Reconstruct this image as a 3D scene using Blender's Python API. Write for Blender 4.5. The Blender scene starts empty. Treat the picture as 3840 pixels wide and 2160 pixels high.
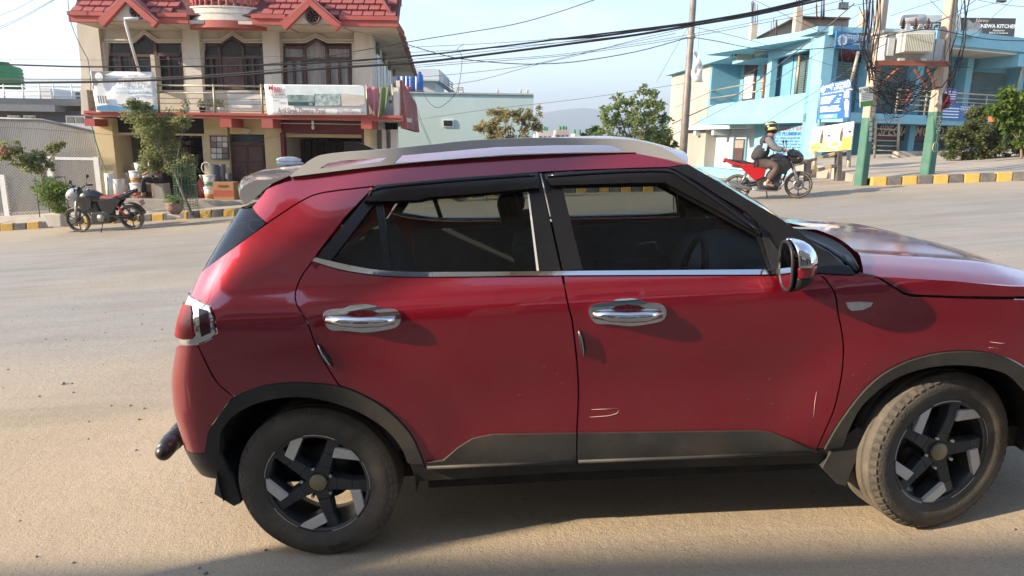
import bpy, bmesh, math, random
import numpy as np
from mathutils import Vector, Matrix
from mathutils.geometry import delaunay_2d_cdt
random.seed(7)
SC = bpy.context.scene
COL = SC.collection

# ------------------------------------------------------------------ camera
# camera axes (right, up, forward) written in world axes; X right, Y away, Z up
CM = np.array([[0.999873, -0.015938, 0.0], [0.00337, 0.211414, 0.977391], [0.015577, 0.977267, -0.211441]])
CAMP = np.array([0.0, 0.0, 1.6161])
FPX = 2579.0
cd = bpy.data.cameras.new('camera'); cam = bpy.data.objects.new('camera', cd); COL.objects.link(cam)
cd.sensor_width = 36.0; cd.lens = 36.0 * FPX / 3840.0; cd.clip_start = 0.05; cd.clip_end = 20000
cam.matrix_world = Matrix(((CM[0][0], CM[0][1], -CM[0][2], CAMP[0]), (CM[1][0], CM[1][1], -CM[1][2], CAMP[1]),
                           (CM[2][0], CM[2][1], -CM[2][2], CAMP[2]), (0, 0, 0, 1)))
SC.camera = cam

# ------------------------------------------------------------------ world, sun, exposure
SUN_EL, SUN_AZ = math.radians(21.0), math.radians(14.0)   # light travels along +X, turned a little towards +Y
LDIR = Vector((math.cos(SUN_EL) * math.cos(SUN_AZ), math.cos(SUN_EL) * math.sin(SUN_AZ), -math.sin(SUN_EL)))
wd = bpy.data.worlds.new('World'); SC.world = wd; wd.use_nodes = True
wn = wd.node_tree.nodes; wl = wd.node_tree.links; wn.clear()
wo = wn.new('ShaderNodeOutputWorld'); wb = wn.new('ShaderNodeBackground'); sk = wn.new('ShaderNodeTexSky')
sk.sky_type = 'NISHITA'; sk.sun_disc = False; sk.sun_elevation = SUN_EL
sk.sun_rotation = math.atan2(-LDIR.x, -LDIR.y)
sk.air_density = 1.0; sk.dust_density = 0.7; sk.ozone_density = 1.5; sk.altitude = 1300
wb.inputs[1].default_value = 0.135
# thin high clouds, the same all round the sky
tc = wn.new('ShaderNodeTexCoord'); sep = wn.new('ShaderNodeSeparateXYZ'); wl.new(tc.outputs['Generated'], sep.inputs[0])
zc = wn.new('ShaderNodeMath'); zc.operation = 'MAXIMUM'; zc.inputs[1].default_value = 0.16; wl.new(sep.outputs[2], zc.inputs[0])
dv = wn.new('ShaderNodeVectorMath'); dv.operation = 'DIVIDE'; cb = wn.new('ShaderNodeCombineXYZ')
for i in range(3): wl.new(zc.outputs[0], cb.inputs[i])
wl.new(tc.outputs['Generated'], dv.inputs[0]); wl.new(cb.outputs[0], dv.inputs[1])
cn = wn.new('ShaderNodeTexNoise'); cn.inputs['Scale'].default_value = 0.8; cn.inputs['Detail'].default_value = 6; cn.inputs['Roughness'].default_value = .55
wl.new(dv.outputs[0], cn.inputs['Vector'])
cr = wn.new('ShaderNodeValToRGB'); cr.color_ramp.elements[0].position = .50; cr.color_ramp.elements[1].position = .80
cr.color_ramp.elements[1].color = (.5, .5, .5, 1); wl.new(cn.outputs['Fac'], cr.inputs[0])
mx = wn.new('ShaderNodeMixRGB'); wl.new(cr.outputs[0], mx.inputs[0]); wl.new(sk.outputs[0], mx.inputs[1]); mx.inputs[2].default_value = (5.0, 5.1, 5.3, 1)
wl.new(mx.outputs[0], wb.inputs[0]); wl.new(wb.outputs[0], wo.inputs[0])
sd = bpy.data.lights.new('sun', 'SUN'); sd.energy = 4.4; sd.angle = math.radians(0.5); sd.color = (1.0, .84, .64)
so = bpy.data.objects.new('sun', sd); COL.objects.link(so); so.rotation_euler = LDIR.to_track_quat('-Z', 'Y').to_euler(); so.location = (-30, -10, 20)
SC.view_settings.view_transform = 'Standard'; SC.view_settings.look = 'None'; SC.view_settings.exposure = 1.62; SC.view_settings.gamma = 1
SC.render.engine = 'CYCLES'

# ------------------------------------------------------------------ pixel helpers (photo seen at 2576 x 1449)
PS = 3840.0 / 2576.0
def ray(dx, dy): return CM @ np.array([(dx * PS - 1920) / FPX, (1080 - dy * PS) / FPX, 1.0])
def at(dx, dy, Y):
    d = ray(dx, dy); return Vector(CAMP + d * (Y / d[1]))
def sst(x, a, b):
    t = min(1, max(0, (x - a) / (b - a))); return t * t * (3 - 2 * t)
def gz(X, Y):
    xs = 26 * math.tanh(X / 26); ys = min(Y, 20)
    z = .0847 * xs + .0188 * ys - .1069 - .16 * sst(X, -2, 5) * sst(Y, 5, 13)
    z -= .058 * max(0, min(Y, 60) - 16.5) * sst(X, 1, 5) * (1 - sst(X, 12.5, 15))      # the side street runs downhill
    if Y > 45: z -= 9 * sst(Y, 45, 140)
    return z
def ground_at(dx, dy, lift=0.0, y0=2.0, y1=60.0):
    for k in range(60):
        ym = (y0 + y1) / 2; p = at(dx, dy, ym)
        if p.z > gz(p.x, p.y) + lift: y0 = ym
        else: y1 = ym
    return at(dx, dy, (y0 + y1) / 2)

# ------------------------------------------------------------------ materials
MATS = {}
def mat(name, col, rough=.7, metal=0.0, var=.12, scale=6.0, bump=0.0, bscale=60.0, col2=None, coat=0.0, spec=.5, dirt=0.0, dirtcol=(.30, .24, .17), detail=5.0, stretch=None, trans=0.0):
    if name in MATS: return MATS[name]
    m = bpy.data.materials.new(name); m.use_nodes = True; N = m.node_tree.nodes; L = m.node_tree.links
    b = N['Principled BSDF']; b.inputs['Roughness'].default_value = rough; b.inputs['Metallic'].default_value = metal
    b.inputs['Coat Weight'].default_value = coat; b.inputs['Coat Roughness'].default_value = .03; b.inputs['Specular IOR Level'].default_value = spec
    t = N.new('ShaderNodeTexCoord'); vec = t.outputs['Object']
    if stretch:
        mp = N.new('ShaderNodeMapping'); mp.inputs['Scale'].default_value = stretch; L.new(vec, mp.inputs[0]); vec = mp.outputs[0]
    n = N.new('ShaderNodeTexNoise'); n.inputs['Scale'].default_value = scale; n.inputs['Detail'].default_value = detail; n.inputs['Roughness'].default_value = .6
    L.new(vec, n.inputs['Vector'])
    r = N.new('ShaderNodeValToRGB'); r.color_ramp.elements[0].position = .3; r.color_ramp.elements[1].position = .7
    c2 = col2 or tuple(min(1, c * (1 + var)) for c in col); c1 = col if col2 else tuple(c * (1 - var) for c in col)
    r.color_ramp.elements[0].color = (*c1, 1); r.color_ramp.elements[1].color = (*c2, 1)
    L.new(n.outputs['Fac'], r.inputs[0]); out = r.outputs[0]
    if dirt > 0:
        n2 = N.new('ShaderNodeTexNoise'); n2.inputs['Scale'].default_value = scale * .45; n2.inputs['Detail'].default_value = 8; n2.inputs['Roughness'].default_value = .7
        L.new(vec, n2.inputs['Vector'])
        r2 = N.new('ShaderNodeValToRGB'); r2.color_ramp.elements[0].position = .48; r2.color_ramp.elements[1].position = .72
        r2.color_ramp.elements[1].color = (dirt, dirt, dirt, 1); L.new(n2.outputs['Fac'], r2.inputs[0])
        x = N.new('ShaderNodeMixRGB'); L.new(r2.outputs[0], x.inputs[0]); L.new(out, x.inputs[1]); x.inputs[2].default_value = (*dirtcol, 1); out = x.outputs[0]
    L.new(out, b.inputs['Base Color'])
    if bump > 0:
        n3 = N.new('ShaderNodeTexNoise'); n3.inputs['Scale'].default_value = bscale; n3.inputs['Detail'].default_value = 4; L.new(vec, n3.inputs['Vector'])
        bp = N.new('ShaderNodeBump'); bp.inputs['Strength'].default_value = bump; bp.inputs['Distance'].default_value = .02
        L.new(n3.outputs['Fac'], bp.inputs['Height']); L.new(bp.outputs[0], b.inputs['Normal'])
    if trans: b.inputs['Transmission Weight'].default_value = trans
    m.diffuse_color = (*col, 1); MATS[name] = m; return m
def glassmat(name, tint=(.3, .34, .33), refl=(.9, .9, .9), rough=.0, ior=1.5):
    if name in MATS: return MATS[name]
    m = bpy.data.materials.new(name); m.use_nodes = True; N = m.node_tree.nodes; L = m.node_tree.links; N.clear()
    o = N.new('ShaderNodeOutputMaterial'); tr = N.new('ShaderNodeBsdfTransparent'); gl = N.new('ShaderNodeBsdfGlossy'); fr = N.new('ShaderNodeFresnel'); mi = N.new('ShaderNodeMixShader')
    tr.inputs[0].default_value = (*tint, 1); gl.inputs[0].default_value = (*refl, 1); gl.inputs['Roughness'].default_value = rough; fr.inputs[0].default_value = ior
    n = N.new('ShaderNodeTexNoise'); n.inputs['Scale'].default_value = 3; bp = N.new('ShaderNodeBump'); bp.inputs['Strength'].default_value = .02; L.new(n.outputs['Fac'], bp.inputs['Height']); L.new(bp.outputs[0], gl.inputs['Normal'])
    L.new(fr.outputs[0], mi.inputs[0]); L.new(tr.outputs[0], mi.inputs[1]); L.new(gl.outputs[0], mi.inputs[2]); L.new(mi.outputs[0], o.inputs[0]); MATS[name] = m; return m

# ------------------------------------------------------------------ mesh helpers
class MB:
    def __init__(s): s.v = []; s.f = []; s.sm = []
    def add(s, vs, fs, smooth=False):
        o = len(s.v); s.v += [tuple(v) for v in vs]; s.f += [tuple(i + o for i in f) for f in fs]; s.sm += [smooth] * len(fs); return s
    def box(s, x0, x1, y0, y1, z0, z1):
        return s.add([(x0, y0, z0), (x1, y0, z0), (x1, y1, z0), (x0, y1, z0), (x0, y0, z1), (x1, y0, z1), (x1, y1, z1), (x0, y1, z1)],
                     [(0, 3, 2, 1), (4, 5, 6, 7), (0, 1, 5, 4), (1, 2, 6, 5), (2, 3, 7, 6), (3, 0, 4, 7)])
    def hexa(s, b, t):   # bottom and top quads
        return s.add(list(b) + list(t), [(0, 3, 2, 1), (4, 5, 6, 7), (0, 1, 5, 4), (1, 2, 6, 5), (2, 3, 7, 6), (3, 0, 4, 7)])
    def prism(s, poly, d):   # polygon (3D points) extruded by vector d
        n = len(poly); d = Vector(d); a = [Vector(p) for p in poly]
        return s.add(a + [p + d for p in a], [tuple(range(n))[::-1], tuple(range(n, 2 * n))] + [(i, (i + 1) % n, n + (i + 1) % n, n + i) for i in range(n)])
    def tube(s, pts, r, n=6, caps=True, smooth=True):
        pts = [Vector(p) for p in pts]; rs = r if isinstance(r, (list, tuple)) else [r] * len(pts)
        vs = []; fs = []; prev = None
        for i, p in enumerate(pts):
            t = (pts[min(i + 1, len(pts) - 1)] - pts[max(i - 1, 0)])
            t = t.normalized() if t.length > 1e-9 else Vector((0, 0, 1))
            if prev is None:
                a = t.cross(Vector((0, 0, 1)));  a = a if a.length > .05 else t.cross(Vector((1, 0, 0)))
            else: a = prev - t * prev.dot(t)
            a.normalize(); prev = a; b = t.cross(a)
            for k in range(n):
                q = 2 * math.pi * k / n; vs.append(p + (a * math.cos(q) + b * math.sin(q)) * rs[i])
        for i in range(len(pts) - 1):
            for k in range(n): fs.append((i * n + k, i * n + (k + 1) % n, (i + 1) * n + (k + 1) % n, (i + 1) * n + k))
        if caps: fs += [tuple(range(n))[::-1], tuple(range((len(pts) - 1) * n, len(pts) * n))]
        return s.add(vs, fs, smooth)
    def lathe(s, prof, c=(0, 0, 0), axis='z', n=20, smooth=True, close=False, caps=True):   # prof: (r, h) pairs
        vs = []; fs = []; c = Vector(c)
        for r, h in prof:
            for k in range(n):
                a = 2 * math.pi * k / n; u, w = r * math.cos(a), r * math.sin(a)
                vs.append(c + Vector({'z': (u, w, h), 'y': (u, h, w), 'x': (h, u, w)}[axis]))
        m = len(prof)
        for i in range(m - 1 + (1 if close else 0)):
            j = (i + 1) % m
            for k in range(n): fs.append((i * n + k, i * n + (k + 1) % n, j * n + (k + 1) % n, j * n + k))
        if not close and caps:
            if prof[0][0] > 1e-6: fs.append(tuple(range(n))[::-1])
            if prof[-1][0] > 1e-6: fs.append(tuple(range((m - 1) * n, m * n)))
        return s.add(vs, fs, smooth)
    def ell(s, c, r, nu=12, nv=8):
        c = Vector(c); vs = [c + Vector((0, 0, -r[2]))]; fs = []
        for i in range(1, nv):
            p = -math.pi / 2 + math.pi * i / nv
            for k in range(nu): a = 2 * math.pi * k / nu; vs.append(c + Vector((r[0] * math.cos(p) * math.cos(a), r[1] * math.cos(p) * math.sin(a), r[2] * math.sin(p))))
        vs.append(c + Vector((0, 0, r[2]))); T = len(vs) - 1
        for k in range(nu):
            fs.append((0, 1 + (k + 1) % nu, 1 + k)); fs.append((T, T - nu + k, T - nu + (k + 1) % nu))
            for i in range(nv - 2): a = 1 + i * nu; fs.append((a + k, a + (k + 1) % nu, a + nu + (k + 1) % nu, a + nu + k))
        return s.add(vs, fs, True)
    def grid(s, P, smooth=True):   # P[i][j] points
        n = len(P); m = len(P[0])
        return s.add([p for r in P for p in r], [(i * m + j, i * m + j + 1, (i + 1) * m + j + 1, (i + 1) * m + j) for i in range(n - 1) for j in range(m - 1)], smooth)
    def mesh(s, name, fix=True):
        me = bpy.data.meshes.new(name); me.from_pydata(s.v, [], s.f)
        if fix:
            bm = bmesh.new(); bm.from_mesh(me); bmesh.ops.recalc_face_normals(bm, faces=bm.faces); bm.to_mesh(me); bm.free()
        me.polygons.foreach_set('use_smooth', s.sm); me.update(); return me
def put(name, mb, m, parent=None, label=None, cat=None, group=None, kind=None, loc=None, fix=True, bevel=0):
    me = mb if isinstance(mb, bpy.types.Mesh) else mb.mesh(name, fix)
    o = bpy.data.objects.new(name, me); COL.objects.link(o)
    if not me.materials and m: me.materials.append(m)
    if parent: o.parent = parent
    if loc is not None: o.location = loc
    if bevel:
        bv = o.modifiers.new('bevel', 'BEVEL'); bv.width = bevel; bv.segments = 2; bv.limit_method = 'ANGLE'; bv.angle_limit = math.radians(40); bv.harden_normals = False
    tag(o, label, cat, group, kind); return o
def tag(o, label=None, cat=None, group=None, kind=None):
    if label: o['label'] = label
    if cat: o['category'] = cat
    if group: o['group'] = group
    if kind: o['kind'] = kind
    return o
def thing(name, label=None, cat=None, loc=(0, 0, 0), rot=(0, 0, 0), group=None, mw=None):
    o = bpy.data.objects.new(name, None); COL.objects.link(o); o.empty_display_size = .2
    if mw is not None: o.matrix_world = mw
    else: o.location = loc; o.rotation_euler = rot
    return tag(o, label, cat, group)
def copy_tree(o, parent=None):
    c = o.copy(); COL.objects.link(c); c.parent = parent
    for ch in list(o.children): copy_tree(ch, c)
    return c
FONTS = {}
def text_mesh(body, size, depth=.002, font=None, align='CENTER', shear=0, bold=0.0, sx=1.0):
    cu = bpy.data.curves.new('lettering', 'FONT'); cu.body = body; cu.size = size; cu.align_x = align; cu.align_y = 'CENTER'; cu.extrude = depth; cu.shear = shear; cu.offset = bold; cu.resolution_u = 2
    o = bpy.data.objects.new('lettering', cu); COL.objects.link(o)
    dg = bpy.context.evaluated_depsgraph_get(); me = bpy.data.meshes.new_from_object(o.evaluated_get(dg)); 
    bpy.data.objects.remove(o); bpy.data.curves.remove(cu)
    if sx != 1.0: me.transform(Matrix.Diagonal((sx, 1, 1, 1)))
    return me
def frame_mat(o, ux, uz):   # matrix: local x along ux, local y along uz (flat text plane)
    ux = Vector(ux).normalized(); uy = Vector(uz); uy = (uy - ux * uy.dot(ux)).normalized(); un = ux.cross(uy)
    return Matrix(((ux.x, uy.x, un.x, o[0]), (ux.y, uy.y, un.y, o[1]), (ux.z, uy.z, un.z, o[2]), (0, 0, 0, 1)))
def text(body, size, m, mw, parent, name='lettering', **k):
    me = text_mesh(body, size, **k); me.transform(mw)
    return put(name, me, m, parent)
def smooth_path(pts, n=6):   # Catmull-Rom through points (any dimension)
    P = [np.array(p, float) for p in pts]; P = [2 * P[0] - P[1]] + P + [2 * P[-1] - P[-2]]; out = []
    for i in range(1, len(P) - 2):
        for k in range(n):
            t = k / n; a, b, c, d = P[i - 1:i + 3]
            out.append(.5 * (2 * b + (c - a) * t + (2 * a - 5 * b + 4 * c - d) * t * t + (3 * b - a - 3 * c + d) * t ** 3))
    out.append(P[-2]); return out
# ------------------------------------------------------------------ ground, road, kerbs, pavement
def heightfield(name, xs, ys, m, off, kind='structure', fn=gz):
    mb = MB(); mb.grid([[(x, y, fn(x, y) + off(x, y)) for x in xs] for y in ys]); return put(name, mb, m, kind=kind)
def kerb_y(x):   # line of the far kerb
    return 17.1 - .0135 * (x + 7) ** 2 if x < -7 else 17.1 + .10 * (x + 7) if x < 4.5 else 18.25 - .635 * (x - 4.5) if x < 8.2 else 15.9 - .26 * (x - 8.2)
def sandmat():
    m = bpy.data.materials.new('dusty_ground'); m.use_nodes = True; N = m.node_tree.nodes; L = m.node_tree.links; b = N['Principled BSDF']; b.inputs['Roughness'].default_value = .92; b.inputs['Specular IOR Level'].default_value = .25
    t = N.new('ShaderNodeTexCoord'); o = t.outputs['Object']
    def noise(s, d=5, r=.6, st=None):
        n = N.new('ShaderNodeTexNoise'); n.inputs['Scale'].default_value = s; n.inputs['Detail'].default_value = d; n.inputs['Roughness'].default_value = r
        if st:
            mp = N.new('ShaderNodeMapping'); mp.inputs['Scale'].default_value = st; L.new(o, mp.inputs[0]); L.new(mp.outputs[0], n.inputs['Vector'])
        else: L.new(o, n.inputs['Vector'])
        return n.outputs['Fac']
    def ramp(f, p0, c0, p1, c1):
        r = N.new('ShaderNodeValToRGB'); r.color_ramp.elements[0].position = p0; r.color_ramp.elements[1].position = p1; r.color_ramp.elements[0].color = (*c0, 1); r.color_ramp.elements[1].color = (*c1, 1); L.new(f, r.inputs[0]); return r.outputs[0]
    def mix(f, a, c, mode='MIX'):
        x = N.new('ShaderNodeMixRGB'); x.blend_type = mode
        if isinstance(f, float): x.inputs[0].default_value = f
        else: L.new(f, x.inputs[0])
        for i, q in ((1, a), (2, c)):
            if isinstance(q, tuple): x.inputs[i].default_value = (*q, 1)
            else: L.new(q, x.inputs[i])
        return x.outputs[0]
    sand = ramp(noise(.9, 6), .3, (.43, .345, .24), .7, (.52, .42, .30))
    asph = ramp(noise(2.2, 6, .65, (.35, 1.6, 1)), .3, (.285, .268, .242), .7, (.365, .342, .308))
    sp = N.new('ShaderNodeSeparateXYZ'); L.new(o, sp.inputs[0])
    wob = N.new('ShaderNodeMath'); wob.operation = 'MULTIPLY_ADD'; L.new(noise(.35, 6, .65, (.35, 1.2, 1)), wob.inputs[0]); wob.inputs[1].default_value = 3.4; L.new(sp.outputs[1], wob.inputs[2])
    f = ramp(wob.outputs[0], 0, (0, 0, 0), 1, (1, 1, 1)); rr = N.new('ShaderNodeMapRange'); rr.inputs[1].default_value = 5.6; rr.inputs[2].default_value = 8.6; L.new(wob.outputs[0], rr.inputs[0]); rr.interpolation_type = 'SMOOTHSTEP'
    c = mix(rr.outputs[0], sand, asph)
    # dust drifts along the wheel tracks and the far gutter
    drift = ramp(noise(.5, 7, .7, (.22, 1.5, 1)), .50, (0, 0, 0), .68, (.75, .75, .75)); c = mix(drift, c, (.42, .355, .27))
    drk = ramp(noise(.8, 6, .6, (.13, 1.9, 1)), .56, (0, 0, 0), .74, (.45, .45, .45)); c = mix(drk, c, (.20, .17, .135))
    rg = N.new('ShaderNodeMapRange'); rg.inputs[1].default_value = 12.6; rg.inputs[2].default_value = 15.4; rg.inputs[4].default_value = .62; L.new(sp.outputs[1], rg.inputs[0]); c = mix(rg.outputs[0], c, (.46, .37, .25))
    v = N.new('ShaderNodeTexVoronoi'); v.inputs['Scale'].default_value = 55; L.new(o, v.inputs['Vector'])
    stain = ramp(noise(.22, 8, .62), .47, (0, 0, 0), .66, (.5, .5, .5)); c = mix(stain, c, (.245, .205, .155))
    pits = ramp(v.outputs['Distance'], .03, (.7, .7, .7), .26, (0, 0, 0)); pm = ramp(noise(5, 4), .45, (0, 0, 0), .62, (1, 1, 1)); c = mix(mix(1.0, pits, pm, 'MULTIPLY'), c, (.15, .12, .09))
    fine = ramp(noise(180, 3), .3, (.76, .75, .73), .7, (1.14, 1.14, 1.14)); c = mix(1.0, c, fine, 'MULTIPLY')
    L.new(c, b.inputs['Base Color'])
    h = N.new('ShaderNodeMath'); h.operation = 'MULTIPLY_ADD'; L.new(noise(110, 4, .7), h.inputs[0]); h.inputs[1].default_value = .5; L.new(noise(16, 6, .7), h.inputs[2])
    bp = N.new('ShaderNodeBump'); bp.inputs['Strength'].default_value = .55; bp.inputs['Distance'].default_value = .018; L.new(h.outputs[0], bp.inputs['Height']); L.new(bp.outputs[0], b.inputs['Normal'])
    return m
M_SAND = sandmat()
M_EARTH = mat('dry_earth', (.30, .235, .155), .95, col2=(.40, .32, .22), scale=1.6, bump=.5, bscale=25, dirt=.5, dirtcol=(.17, .17, .09))
def fr(a, b, n): return [a + (b - a) * i / n for i in range(n + 1)]
far_x = [-900, -500, -250, -120, -70] + fr(-45, 45, 60) + [70, 120, 250, 500, 900]
far_y = [-400, -150, -60] + fr(-25, 60, 60) + [75, 95, 120, 150, 250, 500, 1000, 2500]
heightfield('ground', far_x, far_y, M_EARTH, lambda x, y: -.06)
xs = fr(-34, 34, 120); mb = MB()
mb.grid([[(x, -9 + (kerb_y(x) + .05 + 9) * t, gz(x, -9 + (kerb_y(x) + .05 + 9) * t)) for x in xs] for t in fr(0, 1, 48)])
put('road', mb, M_SAND, kind='structure')
mb = MB(); mb.grid([[(x, kerb_y(x) + .05 + (48 - kerb_y(x)) * t, gz(x, kerb_y(x) + .05 + (48 - kerb_y(x)) * t) + .004 * t) for x in fr(4.3, 14.5, 24)] for t in fr(0, 1, 24)])
put('side_street', mb, mat('side_street_dust', (.33, .27, .19), .95, col2=(.40, .33, .24), scale=1.2, bump=.4, bscale=30), kind='structure')

M_KY = mat('kerb_yellow', (.56, .32, .05), .85, col2=(.62, .38, .09), scale=9, dirt=.75, dirtcol=(.30, .23, .15), bump=.4, bscale=40)
M_KB = mat('kerb_black', (.085, .08, .075), .9, col2=(.15, .14, .13), scale=9, dirt=.8, dirtcol=(.28, .23, .17), bump=.4, bscale=40)
M_CONC = mat('worn_concrete', (.30, .27, .23), .9, col2=(.40, .36, .30), scale=4, bump=.5, bscale=35, dirt=.5, dirtcol=(.20, .17, .13))
def kerb_run(name, x0, x1, step, first, hgt=.17, skip=()):
    root = thing(name, None, None, (0, 0, 0)); root['kind'] = 'structure'; x = x0; i = 0; rnd = random.Random(3)
    while x < x1:
        a, b = x + .008, min(x + step, x1) - .008
        if i not in skip:
            j = rnd.uniform(-.012, .012); h = hgt + rnd.uniform(-.012, .012); mb = MB(); ya, yb = kerb_y(a) + j, kerb_y(b) + j; za, zb = gz(a, ya), gz(b, yb)
            mb.hexa([(a, ya, za - .1), (b, yb, zb - .1), (b, yb + .16, zb - .1), (a, ya + .16, za - .1)], [(a, ya + .03, za + h), (b, yb + .03, zb + h), (b, yb + .16, zb + h), (a, ya + .16, za + h)])
            put('kerb_block', mb, M_KY if (i + first) % 2 == 0 else M_KB, root, bevel=.018)
        x += step; i += 1
    return root
kerb_run('kerb', -15.2, 4.2, .295, 1)
kerb_run('kerb', 8.2, 15.5, .30, 0, .19)
# pavement on the far side, left of the side street: slabs laid in courses
M_PAVE = mat('pavement_slab', (.40, .345, .28), .9, col2=(.50, .44, .36), scale=3, bump=.35, bscale=50, dirt=.5, dirtcol=(.27, .21, .15))
mb = MB(); mb.grid([[(x, kerb_y(x) + .15 + (24.5 - kerb_y(x)) * t, gz(x, kerb_y(x) + .15 + (24.5 - kerb_y(x)) * t) + .13) for x in fr(-15.4, 4.3, 40)] for t in fr(0, 1, 12)])
pv = put('pavement', mb, mat('pavement_bed', (.30, .25, .19), .95, scale=5, bump=.4, bscale=40), kind='structure')
rnd = random.Random(11)
for j in range(7):
    for i in range(41):
        x0 = -15.3 + i * .46 + (j % 2) * .2; y0 = .19 + j * .40
        if x0 > 2.9: continue
        P = []
        for (x, y) in ((x0 + .006, y0 + .006), (x0 + .454, y0 + .006), (x0 + .454, y0 + .394), (x0 + .006, y0 + .394)):
            Yk = kerb_y(x) + y; P.append(Vector((x, Yk, gz(x, Yk) + .148 + rnd.uniform(-.005, .005))))
        mb = MB(); mb.hexa([p - Vector((0, 0, .04)) for p in P], P); put('paving_slab', mb, M_PAVE, pv)
# raised forecourt pavement on the right with rough concrete
mb = MB(); rows = []
for t in fr(0, 1, 18):
    x0 = 8.15 + 4.3 * t; row = []
    for u in fr(0, 1, 40):
        x = x0 + (34 - x0) * u; y = kerb_y(8.2 + (34 - 8.2) * u) + .15; y = y + t * (33 - y); xs_ = 26 * math.tanh(x / 26); row.append((x, y, .0847 * xs_ + .0188 * min(15.5 + t * 4, 20) - .1069 - .16 + .17 - .12 * t + .02 * math.sin(x * 2 + t * 9)))
    rows.append(row)
mb.grid(rows); mb.grid([[r[0] for r in rows], [(r[0][0], r[0][1], r[0][2] - 1.6) for r in rows]])
put('forecourt', mb, mat('forecourt_concrete', (.36, .30, .23), .92, col2=(.45, .385, .30), scale=1.4, bump=.5, bscale=20, dirt=.55, dirtcol=(.22, .185, .13)), kind='structure')
# loose grit and stones on the road
M_STONE = mat('grit', (.22, .18, .14), .9, col2=(.40, .35, .29), scale=20)
mb = MB(); rnd = random.Random(5)
for k in range(420):
    x = rnd.uniform(-5.5, 6); y = rnd.uniform(1.9, 9) ; s = rnd.uniform(.003, .010) * (1 + (rnd.random() < .06) * 1.3)
    mb.ell((x, y, gz(x, y) + s * .4), (s * rnd.uniform(.8, 1.6), s, s * .7), 5, 4)
put('grit', mb, M_STONE, kind='stuff', label='loose grit and small stones scattered over the dusty road', cat='grit')
# ------------------------------------------------------------------ the red car
RW = np.array([[0.996162, 0.023404, -0.084342], [-0.025071, 0.999509, -0.018767], [0.083861, 0.02081, 0.99626]])
CT = np.array([0.5005, 3.4277, 0.0])
CAR_MW = Matrix(((*RW[0], CT[0]), (*RW[1], CT[1]), (*RW[2], CT[2]), (0, 0, 0, 1)))
CC = RW.T @ (CAMP - CT)
car = thing('car', 'dusty red compact SUV with silver roof rails parked sideways in the foreground', 'car', mw=CAR_MW)
def cray(px): return RW.T @ ray(*px)
def cplane(px, y):
    d = cray(px); return CC + d * ((y - CC[1]) / d[1])
def cproj(P):
    d = CM.T @ (RW @ (np.array(P) - CC)); return np.array([(1920 + FPX * d[0] / d[2]) / PS, (1080 - FPX * d[1] / d[2]) / PS])
def smoothtab(z, w, win=.035):
    zz = np.arange(min(z) - .2, max(z) + .2, .0025); ww = np.interp(zz, z, w); k = int(win / .0025); ww = np.convolve(np.pad(ww, k, 'edge'), np.ones(2 * k + 1) / (2 * k + 1), 'valid'); return zz, ww
WZ = smoothtab([.15, .30, .42, .52, .62, .80, .95, 1.035, 1.05, 1.08, 1.15, 1.165, 1.20, 1.35, 1.50, 1.55, 1.62], [.79, .835, .855, .855, .860, .874, .884, .890, .887, .874, .826, .816, .800, .727, .648, .62, .565], .012)
XR = smoothtab([.15, .35, .50, .65, .80, .98, 1.08, 1.16, 1.22, 1.36, 1.50, 1.58], [-1.72, -1.81, -1.855, -1.868, -1.845, -1.775, -1.737, -1.715, -1.685, -1.60, -1.51, -1.46])
def surf(s, z):
    W = np.interp(z, *WZ); x = s
    for cx in (-1.25, 1.25):
        r = math.hypot(s - cx, z - .33); W += .022 * sst(.70 - r, 0, .24) * sst(z, .30, .5)
    W -= .012 * math.exp(-((z - .70) / .13) ** 2) * sst(1.25 - abs(s - .1), .35, .8)      # hollow low on the doors
    xr = np.interp(z, *XR); L, Ly, La = .24, .17, .33; up = sst(z, 1.12, 1.5); L -= .02 * up; La -= .02 * up
    s0 = xr + L
    W -= .018 * sst(s0 + .45 - s, 0, .45)
    if s < s0:
        u = (s0 - s) / La; e = 2 / 2.3
        if u <= 1:
            th = u * math.pi / 2; x = s0 - L * math.sin(th) ** e; W = W - Ly * (1 - max(0, math.cos(th)) ** e)
        else:
            yf = W - Ly; y = max(0, yf - (u - 1) * La); x = xr - .035 * (1 - (y / yf) ** 2); W = y
    elif s > 1.45 and z < 1.1:
        u = (s - 1.45) / .75; xf = 2.05 - .10 * sst(z, .75, 1.0)
        if u <= 1: th = u * math.pi / 2; x = 1.45 + (xf - 1.45) * math.sin(th) ** .8; W = W - .30 * (1 - math.cos(th) ** .8)
        else: W = max(0, (W - .30) - (u - 1) * .75); x = xf + .06 * (1 - (W / .56) ** 2)
    return np.array([x, -W, z])
def scen(z):   # s where the rear surface meets the car's middle plane
    a, b = -4.0, -1.3
    for k in range(40):
        m = (a + b) / 2
        if surf(m, z)[1] < -1e-5: b = m
        else: a = m
    return b
def onsurf(px, s0=None):
    P = cplane(px, -.84); q = np.array([P[0], P[2]])
    t = np.array(px)
    for k in range(14):
        f0 = cproj(surf(*q)) - t
        if np.abs(f0).max() < .02: break
        J = np.array([cproj(surf(q[0] + 1e-4, q[1])) - t - f0, cproj(surf(q[0], q[1] + 1e-4)) - t - f0]).T / 1e-4
        try: q = q - np.clip(np.linalg.solve(J, f0), -.12, .12)
        except np.linalg.LinAlgError: break
    return (float(q[0]), float(q[1]))
def S(*pxs): return [onsurf(p) for p in pxs]
def resample(poly, step):
    out = []
    for i in range(len(poly)):
        a, b = np.array(poly[i]), np.array(poly[(i + 1) % len(poly)]); n = max(1, int(np.linalg.norm(b - a) / step))
        for k in range(n): out.append(tuple(a + (b - a) * k / n))
    return out
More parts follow.
